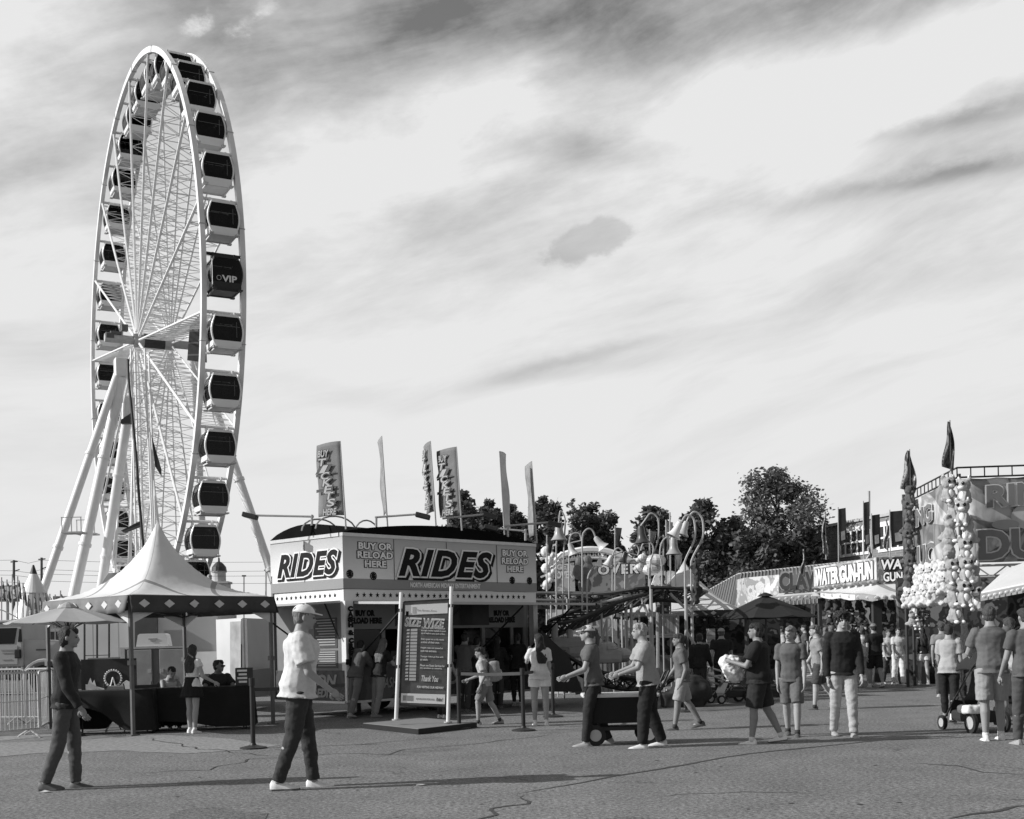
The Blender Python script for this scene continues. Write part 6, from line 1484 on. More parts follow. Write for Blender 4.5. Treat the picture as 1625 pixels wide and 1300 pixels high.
b_, nn_ = remeshed(MB().ell((0, 0, .3), (.45, .4, .36)).box((-.2, 0, .14), (.8, .6, .28)), .04, 3); ripple(b_, nn_, .05, (4, 4, 4)); b_.build('cover', mat('dark cover', .02, .8, .3, 3), t, smooth=True)
# ------------------------------------------------------------------ stalls on the right
def bulbs(a, b, n, r, m_, parent, name='bulb_row'):
    mb = MB(); r = (r*.75, .015, r*.5)
    for k in range(n): MB().ell(a.lerp(b, (k+.5)/n), r, 8, 6).build('bulb', m_, parent, True)
# CLAW stall
t = thing('claw_stall', 'game stall with pale painted end and big grey CLAW lettering above its awning', 'game stall', XY(1235, 44), 0)
MB().prism([W(1169, 968, 47), W(1236, 962, 44), W(1236, 912, 44), W(1182, 917, 46), W(1169, 920, 47)], (.1, .25, 0)).build('end_board', printmat('claw end board print', (.15, .45, .3, .6), 1.6), t, True)
MB().prism([W(1236, 944, 44), W(1306, 940, 44), W(1306, 930, 44), W(1236, 932, 44)], (.1, .25, 0)).build('fascia', prt, t, True)
for s_, px, py in (('CLAW', 1187, 945), ('ZONE', 1187, 962)): text(s_, W(px, py, 45.2), (1, -.4, .02), UP, .72, .34, letw, t, off=.07); 
text('CLAW', W(1237, 936, 43.8), (1, 0, .03), UP, 1.55, .62, mat('pale lettering', .62, .5, .1, 3), t, off=.06, depth=.02)
text('CLAW', W(1238, 935.5, 43.7), (1, 0, .03), UP, 1.5, .56, mat('claw lettering', .10, .5, .1, 3), t, off=.05, depth=.02)
text('ZONE', W(1245, 943, 43.7), (1, 0, .03), UP, 1.2, .15, mat('claw lettering', .10, .5, .1, 3), t, off=.05, depth=.02)
MB().prism([W(1225, 955, 43), W(1306, 945, 42), W(1306, 938, 43.8), W(1236, 943, 44)], (.0, .0, .03)).build('awning', canv, t, True)
MB().prism([W(1222, 957, 43), W(1306, 949, 42), W(1306, 941, 42), W(1222, 948, 43)], (.0, .03, 0)).build('awning_valance', mat('stall valance', .25, .8, .3, 4), t, True)
bulbs(W(1222, 952, 42.9), W(1306, 944, 41.9), 8, .09, letw, t)
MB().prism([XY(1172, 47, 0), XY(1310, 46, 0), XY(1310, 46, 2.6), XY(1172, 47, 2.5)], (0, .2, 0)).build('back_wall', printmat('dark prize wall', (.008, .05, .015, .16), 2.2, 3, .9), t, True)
for px in (1183, 1196, 1290): MB().tube(XY(px, 43.5), XY(px, 43.5, 2.5), .07, n=8).build('post', wgrey, t, True)
MB().prism([XY(1180, 44.5, .0), XY(1235, 43.8, 0), XY(1235, 43.8, 1.0), XY(1180, 44.5, 1.0)], (0, .4, 0)).build('counter', mat('stall counter cloth', .12, .7, .4, 3), t, True)
# WATER GUN FUN stall
WG = XY(1395, 36)
t = thing('water_gun_stall', 'game stall with WATER GUN FUN sign boards, striped awning and dark prize wall', 'game stall', WG, 0)
z0, z1 = 2.85, 3.68
L = XY(1295, 40.5); Rr_ = XY(1462, 35.6)
MB().prism([L+UP*z0, WG+UP*z0, WG+UP*z1, L+UP*z1], (.2, 0.05, 0)).build('sign_board', printmat('light sign print', (.3, .55, .42, .6), 1.8), t, True)
MB().prism([WG+UP*z0+Vector((.03, 0, 0)), Rr_+UP*z0, Rr_+UP*z1, WG+UP*z1+Vector((.03, 0, 0))], (0, .2, 0)).build('sign_board', printmat('mid sign print', (.04, .22, .1, .35), 2.2), t, True)
dL = (WG-L).normalized(); nL = dL.cross(UP)
text('WATER GUN-FUN', L+dL*.25+UP*(z0+.22)+nL*.012, dL, UP, (WG-L).length*.9, .48, mat('shadow print', .12, .5, .2, 3), t, off=.10, depth=.01)
text('WATER GUN-FUN', L+dL*.25+UP*(z0+.22)+nL*.03, dL, UP, (WG-L).length*.9, .48, letw, t, off=.05, depth=.01)
wv_ = MB()
for k in range(9): wv_.ell(L+dL*(.4+k*.5)+UP*(z0+.1)+nL*.02, (.22, .22, .07), 10, 6)
wv_.build('wave_print', prt, t, True)
dR = (Rr_-WG).normalized(); nR = dR.cross(UP)
for off, m__, l in ((.10, letb, .01), (.03, letw, .03)):
    text('WATER', WG+dR*.15+UP*(z0+.46)+nR*l, dR, UP, 1.15, .28, m__, t, off=off, depth=.01, shear=.1); text('GUN FUN', WG+dR*.2+UP*(z0+.1)+nR*l, dR, UP, 1.1, .26, m__, t, off=off, depth=.01)
tm_ = MB().prism([L+UP*(z0-.16)-nL*.0, WG+UP*(z0-.16), WG+UP*(z0-.02), L+UP*(z0-.02)], nL*.06).prism([WG+UP*(z0-.16), Rr_+UP*(z0-.16), Rr_+UP*(z0-.02), WG+UP*(z0-.02)], nR*.06)
tm_.build('lower_trim', wgrey, t, True)
# awning: draped light cloth sloping out
aw = MB(); rows = []
NA = 24
oL, oC, oR = XY(1302, 38.2, 2.74), XY(1385, 33.8, 2.50), XY(1470, 33.4, 2.56)
for j in range(7):
    v = j/6; row = []
    for i in range(NA+1):
        u = i/NA
        if u < .5: top_p = L.lerp(WG, u*2)+UP*2.86; ed = oL.lerp(oC, u*2)
        else: top_p = WG.lerp(Rr_, u*2-1)+UP*2.86; ed = oC.lerp(oR, u*2-1)
        p = top_p.lerp(ed, v); p.z -= .03*math.sin(math.pi*((u*5) % 1))*v+.05*math.sin(v*math.pi); row.append(p)
    rows.append(row)
dr_ = [[p-UP*.13-UP*.03*math.sin(math.pi*((i/NA*5) % 1)) for i, p in enumerate(rows[-1])]]
vs = [p for r_ in rows+dr_ for p in r_]; n = NA+1
fs = [(j*n+i, j*n+i+1, (j+1)*n+i+1, (j+1)*n+i) for j in range(7) for i in range(NA)]
k_ = len(vs); vs += [p+Vector((0, .01, -.01)) for p in vs]; fs += [tuple(reversed([i+k_ for i in f])) for f in fs]
aw.add(vs, fs); aw.build('awning', mat('awning cloth with stripes', .62, .7, .06, 2, stripes=(0, .9, .28, .22)), t, True, smooth=True)
bulbs(rows[-1][0]-UP*.06-UP*0+Vector((0, -.03, 0)), rows[-1][12]-UP*.07+Vector((0, -.03, 0)), 6, .10, letw, t); bulbs(rows[-1][12]-UP*.07+Vector((0, -.03, 0)), rows[-1][24]-UP*.06+Vector((0, -.03, 0)), 7, .10, letw, t)
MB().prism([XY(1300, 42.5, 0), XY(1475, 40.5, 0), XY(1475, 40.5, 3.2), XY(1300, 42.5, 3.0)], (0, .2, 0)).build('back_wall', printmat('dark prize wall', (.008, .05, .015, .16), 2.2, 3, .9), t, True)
MB().prism([XY(1300, 41.2, 2.75), XY(1475, 39, 2.75), XY(1475, 36, 2.75), XY(1395, 36.1, 2.75)], UP*.05).build('ceiling', dsteel, t, True)
for px, Y in ((1392, 34.5), (1302, 39.0), (1330, 40), (1458, 34.5)): MB().box(XY(px, Y, 1.2), (.24 if px == 1392 else .1, .2, 2.4)).build('column', mat('dark column', .05, .5, .2, 3), t, True)
rng_ = random.Random(11)
# small prizes in the dark stall
tp = thing('hanging_prize', 'dark plush prize hung from the water gun stall ceiling', 'plush prize', XY(1315, 39.6, 2.35), 0, 'plush prizes hung inside the dark stalls')
b_, nn_ = remeshed(MB().ell((0, 0, 0), (.13, .11, .16)).ell((0, -.03, .2), (.11, .10, .10)).ell((-.09, 0, .29), .04).ell((.09, 0, .29), .04).ell((-.1, -.08, -.12), (.06, .09, .05)).ell((.1, -.08, -.12), (.06, .09, .05)), .025, 1)
b_.build('plush_body', mat('dark grey plush', .06, .95, .4, 9), tp, smooth=True); MB().ell((0, -.13, .18), (.05, .03, .04)).build('muzzle', mat('light plush', .5, .95, .2, 9), tp, smooth=True)
words = ['leftmost', 'second', 'third', 'fourth', 'fifth', 'sixth', 'seventh', 'eighth', 'ninth', 'tenth', 'eleventh', 'twelfth', 'thirteenth', 'fourteenth']
tp['label'] = 'dark plush prize in the water gun stall, upper row, first from left'
tt_ = _tree(); k_ = 1
for row in range(3):
    for i in range(9):
        if row == 0 and i == 0: continue
        px = 1312+i*17+row*5
        c = copy_tree(tp, tree=tt_, loc=XY(px, 39.4-.25*i*.5, 2.35-.48*row+rng_.uniform(-.05, .05)), rz=rng_.uniform(-.6, .6), scale=rng_.uniform(.85, 1.15), label='dark plush prize in the water gun stall, %s row, %s from left' % (('upper', 'middle', 'lower')[row], words[i] if i else 'first'))
for i in range(5):
    copy_tree(tp, tree=tt_, loc=XY(1108+i*11, 33.8, 1.85-.1*(i % 2)), rz=rng_.uniform(-.6, .6), scale=.8, label='dark plush prize under the white game tent, %s' % ('leftmost of five', 'second from left', 'middle of five', 'fourth from left', 'rightmost of five')[i])
lt = MB()
# ------------------------------------------------------------------ ring game stall with big banners
def duck_banner_mat(seed):
    m = bpy.data.materials.new('sunburst banner'); m.use_nodes = True; t = m.node_tree; q = NG(t); b = t.nodes['Principled BSDF']
    P = q.n('ShaderNodeTexCoord').outputs['Object']; s = q.n('ShaderNodeSeparateXYZ'); t.links.new(P, s.inputs[0])
    xx = q.m('ADD', s.outputs[0], q.m('MULTIPLY', s.outputs[1], -.8)); zz = q.m('SUBTRACT', s.outputs[2], 3.7)
    an = q.m('ARCTAN2', q.m('SUBTRACT', xx, seed), zz)
    k = q.m('GREATER_THAN', q.m('SINE', q.m('MULTIPLY', an, 9.0)), .1)
    v = q.m('ADD', .20, q.m('MULTIPLY', k, .22)); n = q.rng(q.noise(P, .9, 4, .5, 2.0), .42, .58, .62, 1.35, False)
    v = q.m('MULTIPLY', v, n)
    t.links.new(q.comb(v, v, v), b.inputs['Base Color']); b.inputs['Roughness'].default_value = .6; return m
RC = XY(1527, 27.0)
t = thing('ring_game_stall', 'tall game stall with large sunburst banners under a dark truss at the right', 'game stall', RC, 0)
ZT, ZB = 4.98, 2.95
Lb = XY(1452, 31.5); Rb = RC+Vector((4.2, -.35, 0))
def cloth_quad(a, b, z0, z1, m_, name, amp=.07, N=26, M=12):
    d = b-a; n = Vector((d.y, -d.x, 0)).normalized(); vs = []; fs = []
    for l in (0, .015):
        for j in range(M+1):
            for i in range(N+1):
                u, v = i/N, j/M; w = amp*(math.sin(u*17+v*2)*.5+math.sin(u*7.3+3*v)*.6)*(.4+.6*v)
                vs.append(a+d*u+UP*(z1+(z0-z1)*v-.05*abs(math.sin(u*math.pi*6))*(1-v)*.6)+n*(w-l))
    k = (M+1)*(N+1)
    for l in (0, 1):
        for j in range(M):
            for i in range(N): x = l*k+j*(N+1)+i; fs.append((x, x+1, x+N+2, x+N+1))
    for i in range(N): fs.append((i, i+1, k+i+1, k+i)); x = M*(N+1)+i; fs.append((x, x+1, k+x+1, k+x))
    for j in range(M):
        for i in (0, N): x = j*(N+1)+i; fs.append((x, x+N+1, k+x+N+1, k+x))
    mb = MB(); mb.add(vs, fs); return mb.build(name, m_, t, True, smooth=True), n
cloth_quad(Lb, RC-Vector((.15, -.25, 0)), ZB, ZT-.15, duck_banner_mat(.3), 'banner'); cloth_quad(RC+Vector((.25, 0, 0)), Rb, ZB, ZT-.12, duck_banner_mat(1.6), 'banner')
dB = (Rb-RC).normalized(); nB = Vector((dB.y, -dB.x, 0))
dl = (RC-Lb).normalized(); nl = Vector((dl.y, -dl.x, 0))
for off, mm, l in ((.07, mat('pale lettering', .62, .5, .1, 3), .12), (.035, mat('banner lettering', .17, .5, .1, 3), .14)):
    for s_, x, z, w, h, sk in (('RING', .62, 4.18, 1.75, .46, .06), ('A', 2.6, 4.2, .4, .4, .05), ('DUCK', .42, 3.02, 2.7, .62, .02)):
        text(s_, RC+dB*x+nB*l+UP*z, dB, UP, w, h, mm, t, off=off, depth=.01, sk=sk, ref=text_geo(s_, 0, 0, .5)[0])
    text('RING', Lb+dl*.25+nl*l+UP*4.1, dl, UP, 2.4, .4, mm, t, off=off, depth=.01); text('DUCK', Lb+dl*.3+nl*l+UP*3.05, dl, UP, 3.4, .5, mm, t, off=off, depth=.01)
# painted duck shape: plain rounded bird
dkm = mat('painted bird', .42, .5, .25, 2); 
def blobp(cx, cz, rx, rz_, n=24, l=.09, mm=dkm, nm='bird_print'):
    c = RC+dB*cx+UP*cz+nB*l
    MB().prism([c+dB*(rx*math.cos(2*math.pi*i/n))+UP*(rz_*math.sin(2*math.pi*i/n)) for i in range(n)], nB*.008).build(nm, mm, t, True)
blobp(1.55, 3.95, .42, .30); blobp(1.0, 3.78, .30, .11, mm=mat('bird bill', .3, .5, .1, 2), l=.10); blobp(2.2, 3.7, .7, .36, l=.095)
# truss: top and bottom
tr = MB()
def truss(a, b, r=.022, h=.22, n=None):
    n = n or max(3, int((b-a).length/.35)); 
    tr.tube(a, b, r, n=5).tube(a+UP*h, b+UP*h, r, n=5)
    for k in range(n+1):
        tr.tube(a.lerp(b, k/n), a.lerp(b, k/n)+UP*h, r*.7, n=4)
truss(Lb+UP*(ZT-.1), RC+UP*(ZT-.1)); truss(RC+UP*(ZT-.1), Rb+UP*(ZT-.1), n=14)
tr.build('top_truss', dsteel, t, True); tr = MB()
a0 = RC+UP*2.62; b0 = Rb+UP*2.62
tr.tube(a0, b0, .03, n=5).tube(a0+UP*.26, b0+UP*.26, .03, n=5)
for k in range(12): tr.tube(a0.lerp(b0, k/12)+UP*(.26*(k % 2)), a0.lerp(b0, (k+1)/12)+UP*(.26*((k+1) % 2)), .02, n=4)
a0 = Lb+UP*2.72; b0 = RC+UP*2.72
tr.tube(a0, b0, .03, n=5).tube(a0+UP*.15, b0+UP*.15, .03, n=5)
tr.build('lower_truss', wgrey, t, True)
for p in (Lb, RC+Vector((.1, .15, 0)), RC+Vector((.1, 4.0, 0)), Rb):
    MB().tube(p, p+UP*ZT, .04, n=8).build('mast', dsteel, t, True)
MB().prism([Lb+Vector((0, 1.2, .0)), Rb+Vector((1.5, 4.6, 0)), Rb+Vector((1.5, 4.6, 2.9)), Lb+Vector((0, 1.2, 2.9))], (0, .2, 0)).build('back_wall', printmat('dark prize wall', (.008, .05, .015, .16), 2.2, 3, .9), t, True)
MB().prism([RC+Vector((.2, .6, 0)), Rb+Vector((.5, .6, 0)), Rb+Vector((.5, .6, .95)), RC+Vector((.2, .6, .95))], (0, .4, 0)).build('counter', mat('stall counter cloth', .12, .7, .4, 3), t, True)
# awning in front at the right
p0, p1, p2, p3 = W(1557, 942, 22), W(1640, 925, 21), W(1640, 890, 24), W(1597, 905, 26)
MB().prism([p0, p1, p2, p3], UP*.03).build('awning', canv, t, True)
MB().prism([W(1557, 954, 22), W(1640, 938, 21), W(1640, 924, 21), W(1557, 942, 22)], (0, .03, 0)).build('awning_valance', mat('stall valance', .25, .8, .3, 4), t, True)
bulbs(W(1558, 948, 21.9), W(1640, 931, 20.9), 9, .06, letw, t)
# plush foxes hung in strings
def plush_proto(label, v, seed):
    t = thing('plush_toy', label, 'plush toy', (0, 0, 0), 0, 'plush toys hung around the ring game stall')
    mb = MB().ell((0, 0, .15), (.12, .11, .16)).ell((0, -.03, .36), (.135, .12, .115)).ell((-.1, 0, .47), (.045, .03, .06)).ell((.1, 0, .47), (.045, .03, .06)).ell((0, .12, .1), (.06, .1, .06))
    mb.tube((-.06, -.06, .22), (-.06, -.12, .04), .035, n=8).tube((.06, -.06, .22), (.06, -.12, .04), .035, n=8)
    b, nn = remeshed(mb, .02, 1); ripple(b, nn, .012, (30, 30, 30), seed)
    b.build('body', mat('plush %.2f' % v, v, .95, .3, 12), t, smooth=True)
    pw = mat('white plush', .78, .95, .1, 9) if v > .2 else mat('dull plush', .16, .95, .2, 9)
    MB().ell((0, -.118, .315), (.062, .045, .038)).build('muzzle', pw, t, smooth=True)
    for s in (-1, 1):
        MB().ell((s*.065, -.125, .03), (.04, .06, .034)).build('paw', pw, t, smooth=True)
        MB().ell((s*.055, -.138, .385), (.030, .014, .034)).build('eye', mat('plush eye', .01, .15, .1, 3), t, smooth=True)
        MB().ell((s*.1, -.02, .50), (.02, .012, .03)).build('inner_ear', pw, t, smooth=True)
    MB().ell((0, -.095, .17), (.055, .03, .075)).build('belly', pw, t, smooth=True)
    return t
pr_t = plush_proto('tan plush', .34, 1); pr_d = plush_proto('dark plush', .10, 4)
tt_ = _tree()
front = [(1505, 775, 26.6, .2, 'topmost of the corner column, left side'), (1531, 778, 26.4, -.9, 'topmost of the corner column, right side'), (1513, 806, 26.6, .5, 'second level of the corner column, left side'), (1528, 812, 26.3, -.5, 'second level of the corner column, right side'),
         (1507, 838, 26.6, .9, 'third level of the corner column, left side'), (1538, 842, 26.5, -1.4, 'third level of the corner column, looking right'), (1506, 866, 26.6, 2.6, 'fourth level of the corner column, back turned'), (1532, 872, 26.2, 0.0, 'fourth level of the corner column, looking out'),
         (1511, 905, 26.2, .1, 'fifth level of the corner column, left side'), (1534, 903, 26.0, -.1, 'fifth level of the corner column, right side'), (1547, 912, 26.6, -1.3, 'fifth level of the corner column, behind the other two'), (1513, 938, 26.2, .5, 'sixth level of the corner column, left side'), (1531, 940, 25.9, 0.0, 'sixth level of the corner column, right side'), (1552, 946, 26.6, -.6, 'sixth level of the corner column, at the right edge'), (1516, 966, 26.2, .3, 'bottom level of the corner column, left side')]
first = True
for (px, py, Y, rz, lb) in front:
    loc = W(px, py+24, Y)
    L_ = 'tan plush fox, '+lb
    if first: pr_t.location = loc; pr_t.rotation_euler = (0, 0, rz); pr_t['label'] = L_; pr_t.scale = (1.22,)*3; first = False
    else: copy_tree(pr_t, tree=tt_, loc=loc, rz=rz, scale=1.22, label=L_)
first = True
for i, (px, py) in enumerate(((1443, 792), (1441, 816), (1442, 838), (1441, 862), (1443, 886), (1444, 906), (1440, 930))):
    loc = W(px, py+12, 30.6); L_ = 'dark plush animal in the left column of the ring stall, %s from top' % ('first', 'second', 'third', 'fourth', 'fifth', 'sixth', 'seventh')[i]
    if first: pr_d.location = loc; pr_d.rotation_euler = (0, 0, .5); pr_d['label'] = L_; pr_d.scale = (1.15,)*3; first = False
    else: copy_tree(pr_d, tree=tt_, loc=loc, rz=.5+(-1)**i*.5, scale=1.15, label=L_)
pr_w = thing('plush_toy', 'x', 'plush toy', (0, 0, 0), 0, 'plush toys hung around the ring game stall')
mb = MB().ell((0, 0, .16), (.15, .14, .17)).ell((0, -.05, .37), (.14, .13, .12)).ell((-.1, 0, .47), .05).ell((.1, 0, .47), .05).ell((-.12, -.1, .06), (.07, .1, .06)).ell((.12, -.1, .06), (.07, .1, .06)).ell((-.15, -.06, .22), (.05, .06, .09)).ell((.15, -.06, .22), (.05, .06, .09))
b_, nn_ = remeshed(mb, .022, 1); ripple(b_, nn_, .02, (25, 25, 25)); b_.build('body', mat('off-white plush', .60, .95, .25, 12), pr_w, smooth=True)
for s in (-1, 1): MB().ell((s*.05, -.170, .39), (.012, .008, .013)).build('eye', mat('plush eye', .01, .15, .1, 3), pr_w, smooth=True)
MB().ell((0, -.18, .35), (.022, .016, .016)).build('nose', mat('plush eye', .01, .15, .1, 3), pr_w, smooth=True)
tt_ = _tree(); first = True
for row, (y, n, x0, x1) in enumerate(((918, 6, 1449, 1498), (936, 6, 1446, 1500), (952, 5, 1444, 1496))):
    for i in range(n):
        px = x0+(x1-x0)*i/(n-1); Y = 31-4*(i/(n-1))-row*.3
        loc = W(px, y+14-5*i/(n-1), Y); L_ = 'white plush bear in the cluster by the corner column, %s row, %s from left' % (('upper', 'middle', 'lower')[row], ('first', 'second', 'third', 'fourth', 'fifth', 'sixth')[i])
        if row == 2 and i > 3: continue
        if first: pr_w.location = loc; pr_w.rotation_euler = (0, 0, -.2); pr_w['label'] = L_; pr_w.scale = (1.08,)*3; first = False
        else: copy_tree(pr_w, tree=tt_, loc=loc, rz=rng_.uniform(-.8, .5), scale=1.08, label=L_)
for i, (px, py) in enumerate(((1452, 968), (1462, 975), (1456, 990), (1470, 985), (1447, 985))):
    copy_tree(pr_d if i % 2 else pr_t, loc=W(px, py+10, 30.2), rz=rng_.uniform(-1, 1), scale=.8, label='small hanging plush below the white bears, %s' % ('upper left one', 'upper middle one', 'centre one', 'right one', 'lower left one')[i])
# flags on the stalls
def drooped_flag(label, px, y_top, y_bot, Y, w_px, v, pts=None, group='flags on poles above the stalls'):
    t = thing('flag', label, 'flag', W(px, y_bot, Y), 0, group)
    MB().tube(W(px+2, y_bot, Y), W(px, y_top, Y), .02, n=6).build('pole', wgrey, t, True)
    s_ = Y/F; rows = []
    H = y_bot-y_top; M = 12
    for j in range(M+1):
        v_ = j/M; ww = w_px*(.12+.95*v_**.8)*(1 if v_ < .8 else 1-(v_-.8)*.8); row = []
        for i in range(7):
            u = i/6; row.append(W(px+.3*v_-ww*.62+ww*u*1.1+2*math.sin(v_*6+px), y_top+2+H*.84*v_+6*u*v_, Y+.10*math.sin(u*9+v_*4)))
        rows.append(row)
    mb = MB(); vs = [p for r_ in rows for p in r_]; fs = [(j*7+i, j*7+i+1, (j+1)*7+i+1, (j+1)*7+i) for j in range(M) for i in range(6)]
    k = len(vs); vs += [p+Vector((0, .015, 0)) for p in vs]; fs += [tuple(reversed([i+k for i in f])) for f in fs]
    e = [(j*7, (j+1)*7) for j in range(M)]+[(j*7+6, (j+1)*7+6) for j in range(M)]+[(i, i+1) for i in range(6)]+[(M*7+i, M*7+i+1) for i in range(6)]
    fs += [(a, b, b+k, a+k) for a, b in e]
    mb.add(vs, fs); mb.build('cloth', printmat('printed flag cloth %.2f' % v, (v*.2, v*1.3, v*.6, min(.8, v*3)), 2.6, 2, .8), t, True, smooth=True)
drooped_flag('tall drooping dark flag above the corner plush column', 1507, 667, 752, 26.8, 19, .12); drooped_flag('drooping grey flag above the left plush column', 1443, 713, 785, 30.6, 24, .2)
def rect_flag(label, px, y0, y1, Y, w, v, v2):
    t = thing('flag', label, 'flag', W(px, 905, Y), 0, 'flags on poles above the stalls')
    MB().tube(W(px, 905, Y), W(px-1, y0-3, Y), .02, n=5).build('pole', wgrey, t, True)
    MB().prism([W(px-1, y0, Y), W(px+w-2, y0-2, Y), W(px+w, y1-6, Y), W(px+2, y1, Y)], (0, .02, 0)).build('cloth', mat('flag cloth %.2f' % v, v, .8, .4, 4), t, True)
    MB().prism([W(px+w*.3, y1-22, Y-.02), W(px+w*.75, y1-24, Y-.02), W(px+w*.8, y1-10, Y-.02), W(px+w*.35, y1-8, Y-.02)], (0, .01, 0)).build('motif', mat('flag cloth %.2f' % v2, v2, .8, .4, 4), t, True)
rect_flag('dark flag with pale motif left of the brick building windows', 1331, 808, 866, 41, 13, .05, .4); rect_flag('dark flag before the left brick building window', 1371, 798, 872, 40, 10, .06, .3); rect_flag('dark flag with pale star, centre of the brick windows', 1384, 818, 872, 38, 14, .03, .5); rect_flag('dark flag with pale bird motif right of the brick windows', 1413, 812, 868, 38, 24, .05, .5)
drooped_flag('slim striped flag at the left corner of the brick building', 1309, 812, 888, 42, 9, .3); drooped_flag('slim dark pennant behind the CLAW lettering', 1275, 872, 915, 43, 7, .2); drooped_flag('slim pale pennant over the water gun sign', 1380, 865, 888, 37.5, 8, .5); drooped_flag('slim pale pennant left of the plush column', 1407, 822, 875, 37.5, 8, .5)
for nm in ('second',):
    pass

# white moulded animals stacked on the side lattice, and clutter below the track
t = thing('animal_figures', 'stack of white moulded animal figures on the lattice at the booth end', 'figures', XY(870, 34.5), 0)
mf = mat('moulded figure paint', .6, .4, .5, 4.5, detail=2)
for (px, py, s_) in ((866, 876, .55), (872, 888, .5), (866, 902, .5), (873, 914, .5), (868, 928, .5)):
    MB().ell(W(px, py, 34.5), (.26*s_, .2, .3*s_)).ell(W(px+5, py-7, 34.4), (.17*s_, .15, .17*s_)).ell(W(px+10, py-6, 34.4), (.1*s_, .08, .07*s_)).ell(W(px+3, py-12, 34.4), (.05, .04, .1*s_)).build('figure', mf, t, True)
MB().tube(XY(868, 34.9), W(868, 870, 34.9), .03, n=6).build('mast', wgrey, t, True)
t = thing('cone_planters', 'row of pale ribbed tubs and boxes on the ground under the coaster track', 'tubs', XY(950, 31.5), 0)
rq = random.Random(9)
for k in range(9):
    c = XY(884+17*k, 31.5+rq.uniform(-.6, .6)); hh = rq.uniform(.35, .95)
    if k % 2: MB().lathe([(.16, 0), (.22, hh*.7), (.24, hh), (.05, hh+.05)], c, n=12).build('tub', mat('tub %d' % (k % 3), (.5, .2, .08)[k % 3], .5, .3, 4), t, True)
    else: MB().box(c+UP*hh/2, (.5, .4, hh), rz=rq.uniform(-.4, .4), bev=.04).build('box', mat('tub %d' % (k % 3), (.5, .2, .08)[k % 3], .5, .3, 4), t, True)
# ------------------------------------------------------------------ buildings, trees and far things
def brick_mat():
    m = bpy.data.materials.new('grey toned brickwork'); m.use_nodes = True; t = m.node_tree; q = NG(t); b = t.nodes['Principled BSDF']
    P = q.n('ShaderNodeTexCoord').outputs['Object']; s = q.n('ShaderNodeSeparateXYZ'); t.links.new(P, s.inputs[0])
    br = q.n('ShaderNodeTexBrick'); t.links.new(q.comb(s.outputs[0], s.outputs[2], 0.0), br.inputs[0]); br.inputs['Scale'].default_value = 2.2
    br.inputs['Color1'].default_value = (.15, .15, .15, 1); br.inputs['Color2'].default_value = (.20, .20, .20, 1); br.inputs['Mortar'].default_value = (.26, .26, .26, 1)
    t.links.new(br.outputs[0], b.inputs['Base Color']); b.inputs['Roughness'].default_value = .9; return m
BA, BB = XY(1303, 68), XY(1480, 58)
t = thing('brick_building', 'flat-roofed grey brick building with white-framed window band and flagpole, behind the stalls', 'building', BA, 0)
MB().prism([BA, BB, BB+UP*7.35, BA+UP*7.35], (1, 10, 0)).build('wall', brick_mat(), t, True)
d_ = (BB-BA).normalized(); n_ = Vector((d_.y, -d_.x, 0))
MB().prism([BA+UP*7.352-d_*.1+n_*.1, BB+UP*7.352+n_*.1, BB+UP*7.5+n_*.1, BA+UP*7.5-d_*.1+n_*.1], (1, 10, 0)).build('coping', wgrey, t, True)
for (u0, u1) in ((.22, .50), (.58, .86)):
    a = BA.lerp(BB, u0); b = BA.lerp(BB, u1); w_ = (b-a).length
    f = MB()
    f.prism([a+UP*5.55+n_*.05, b+UP*5.55+n_*.05, b+UP*5.7+n_*.05, a+UP*5.7+n_*.05], -n_*.1); f.prism([a+UP*6.85+n_*.05, b+UP*6.85+n_*.05, b+UP*7.1+n_*.05, a+UP*7.1+n_*.05], -n_*.1); f.prism([a+UP*6.22+n_*.05, b+UP*6.22+n_*.05, b+UP*6.32+n_*.05, a+UP*6.32+n_*.05], -n_*.08)
    for k in range(6):
        p = a.lerp(b, k/5); ww = .14 if k in (0, 5) else .06
        f.prism([p+UP*5.702-d_*ww+n_*.04, p+UP*5.702+d_*ww+n_*.04, p+UP*6.848+d_*ww+n_*.04, p+UP*6.848-d_*ww+n_*.04], -n_*.06)
    fo = f.build('window', white, t, True)
    MB().prism([a+UP*5.7+n_*.012, b+UP*5.7+n_*.012, b+UP*6.85+n_*.012, a+UP*6.85+n_*.012], -n_*.02).build('pane', mat('window pane blinds', .05, .2, .2, 3), fo, True)
MB().tube(XY(1379, 63, 7.3), XY(1379, 63, 8.85), .07, n=6).build('flue', wgrey, t, True)
# hipped metal roof pavilion
t = thing('pavilion', 'open pavilion with hipped ribbed metal roof between the trees and the CLAW stall', 'pavilion', XY(1220, 56), 0)
A, B, C_, D, E_ = W(1171, 911, 60), W(1420, 884, 56), W(1440, 950, 50), W(1160, 968, 52), W(1122, 938, 62)
rm = mat('ribbed metal roof', .12, .7, .08, 2, spec=.1)
MB().prism([A, D, C_, B], (0, .05, -.12)).prism([A, E_, D], (0, .05, -.12)).build('roof', rm, t, True)
rb = MB()
for k in range(1, 44):
    u = k/44; rb.tube(A.lerp(B, u)+Vector((0, -.05, .02)), D.lerp(C_, u)+Vector((0, -.05, .02)), .035, n=4)
for k in range(1, 12):
    u = k/12; rb.tube(A.lerp(E_, u)+Vector((0, -.05, .02)), D.lerp(E_, u)+Vector((0, -.05, .02)), .03, n=4)
rb.build('standing_seams', mat('seam metal', .26, .5, .1, 3), t, True)
MB().tube(A, B, .05, n=6).tube(A, E_, .04, n=6).build('ridge_cap', alum, t, True)
for p in (C_, D, E_, D.lerp(C_, .5)): MB().tube(Vector((p.x, p.y+.3, 0)), Vector((p.x, p.y+.3, p.z-.05)), .12, n=8).build('post', wgrey, t, True)
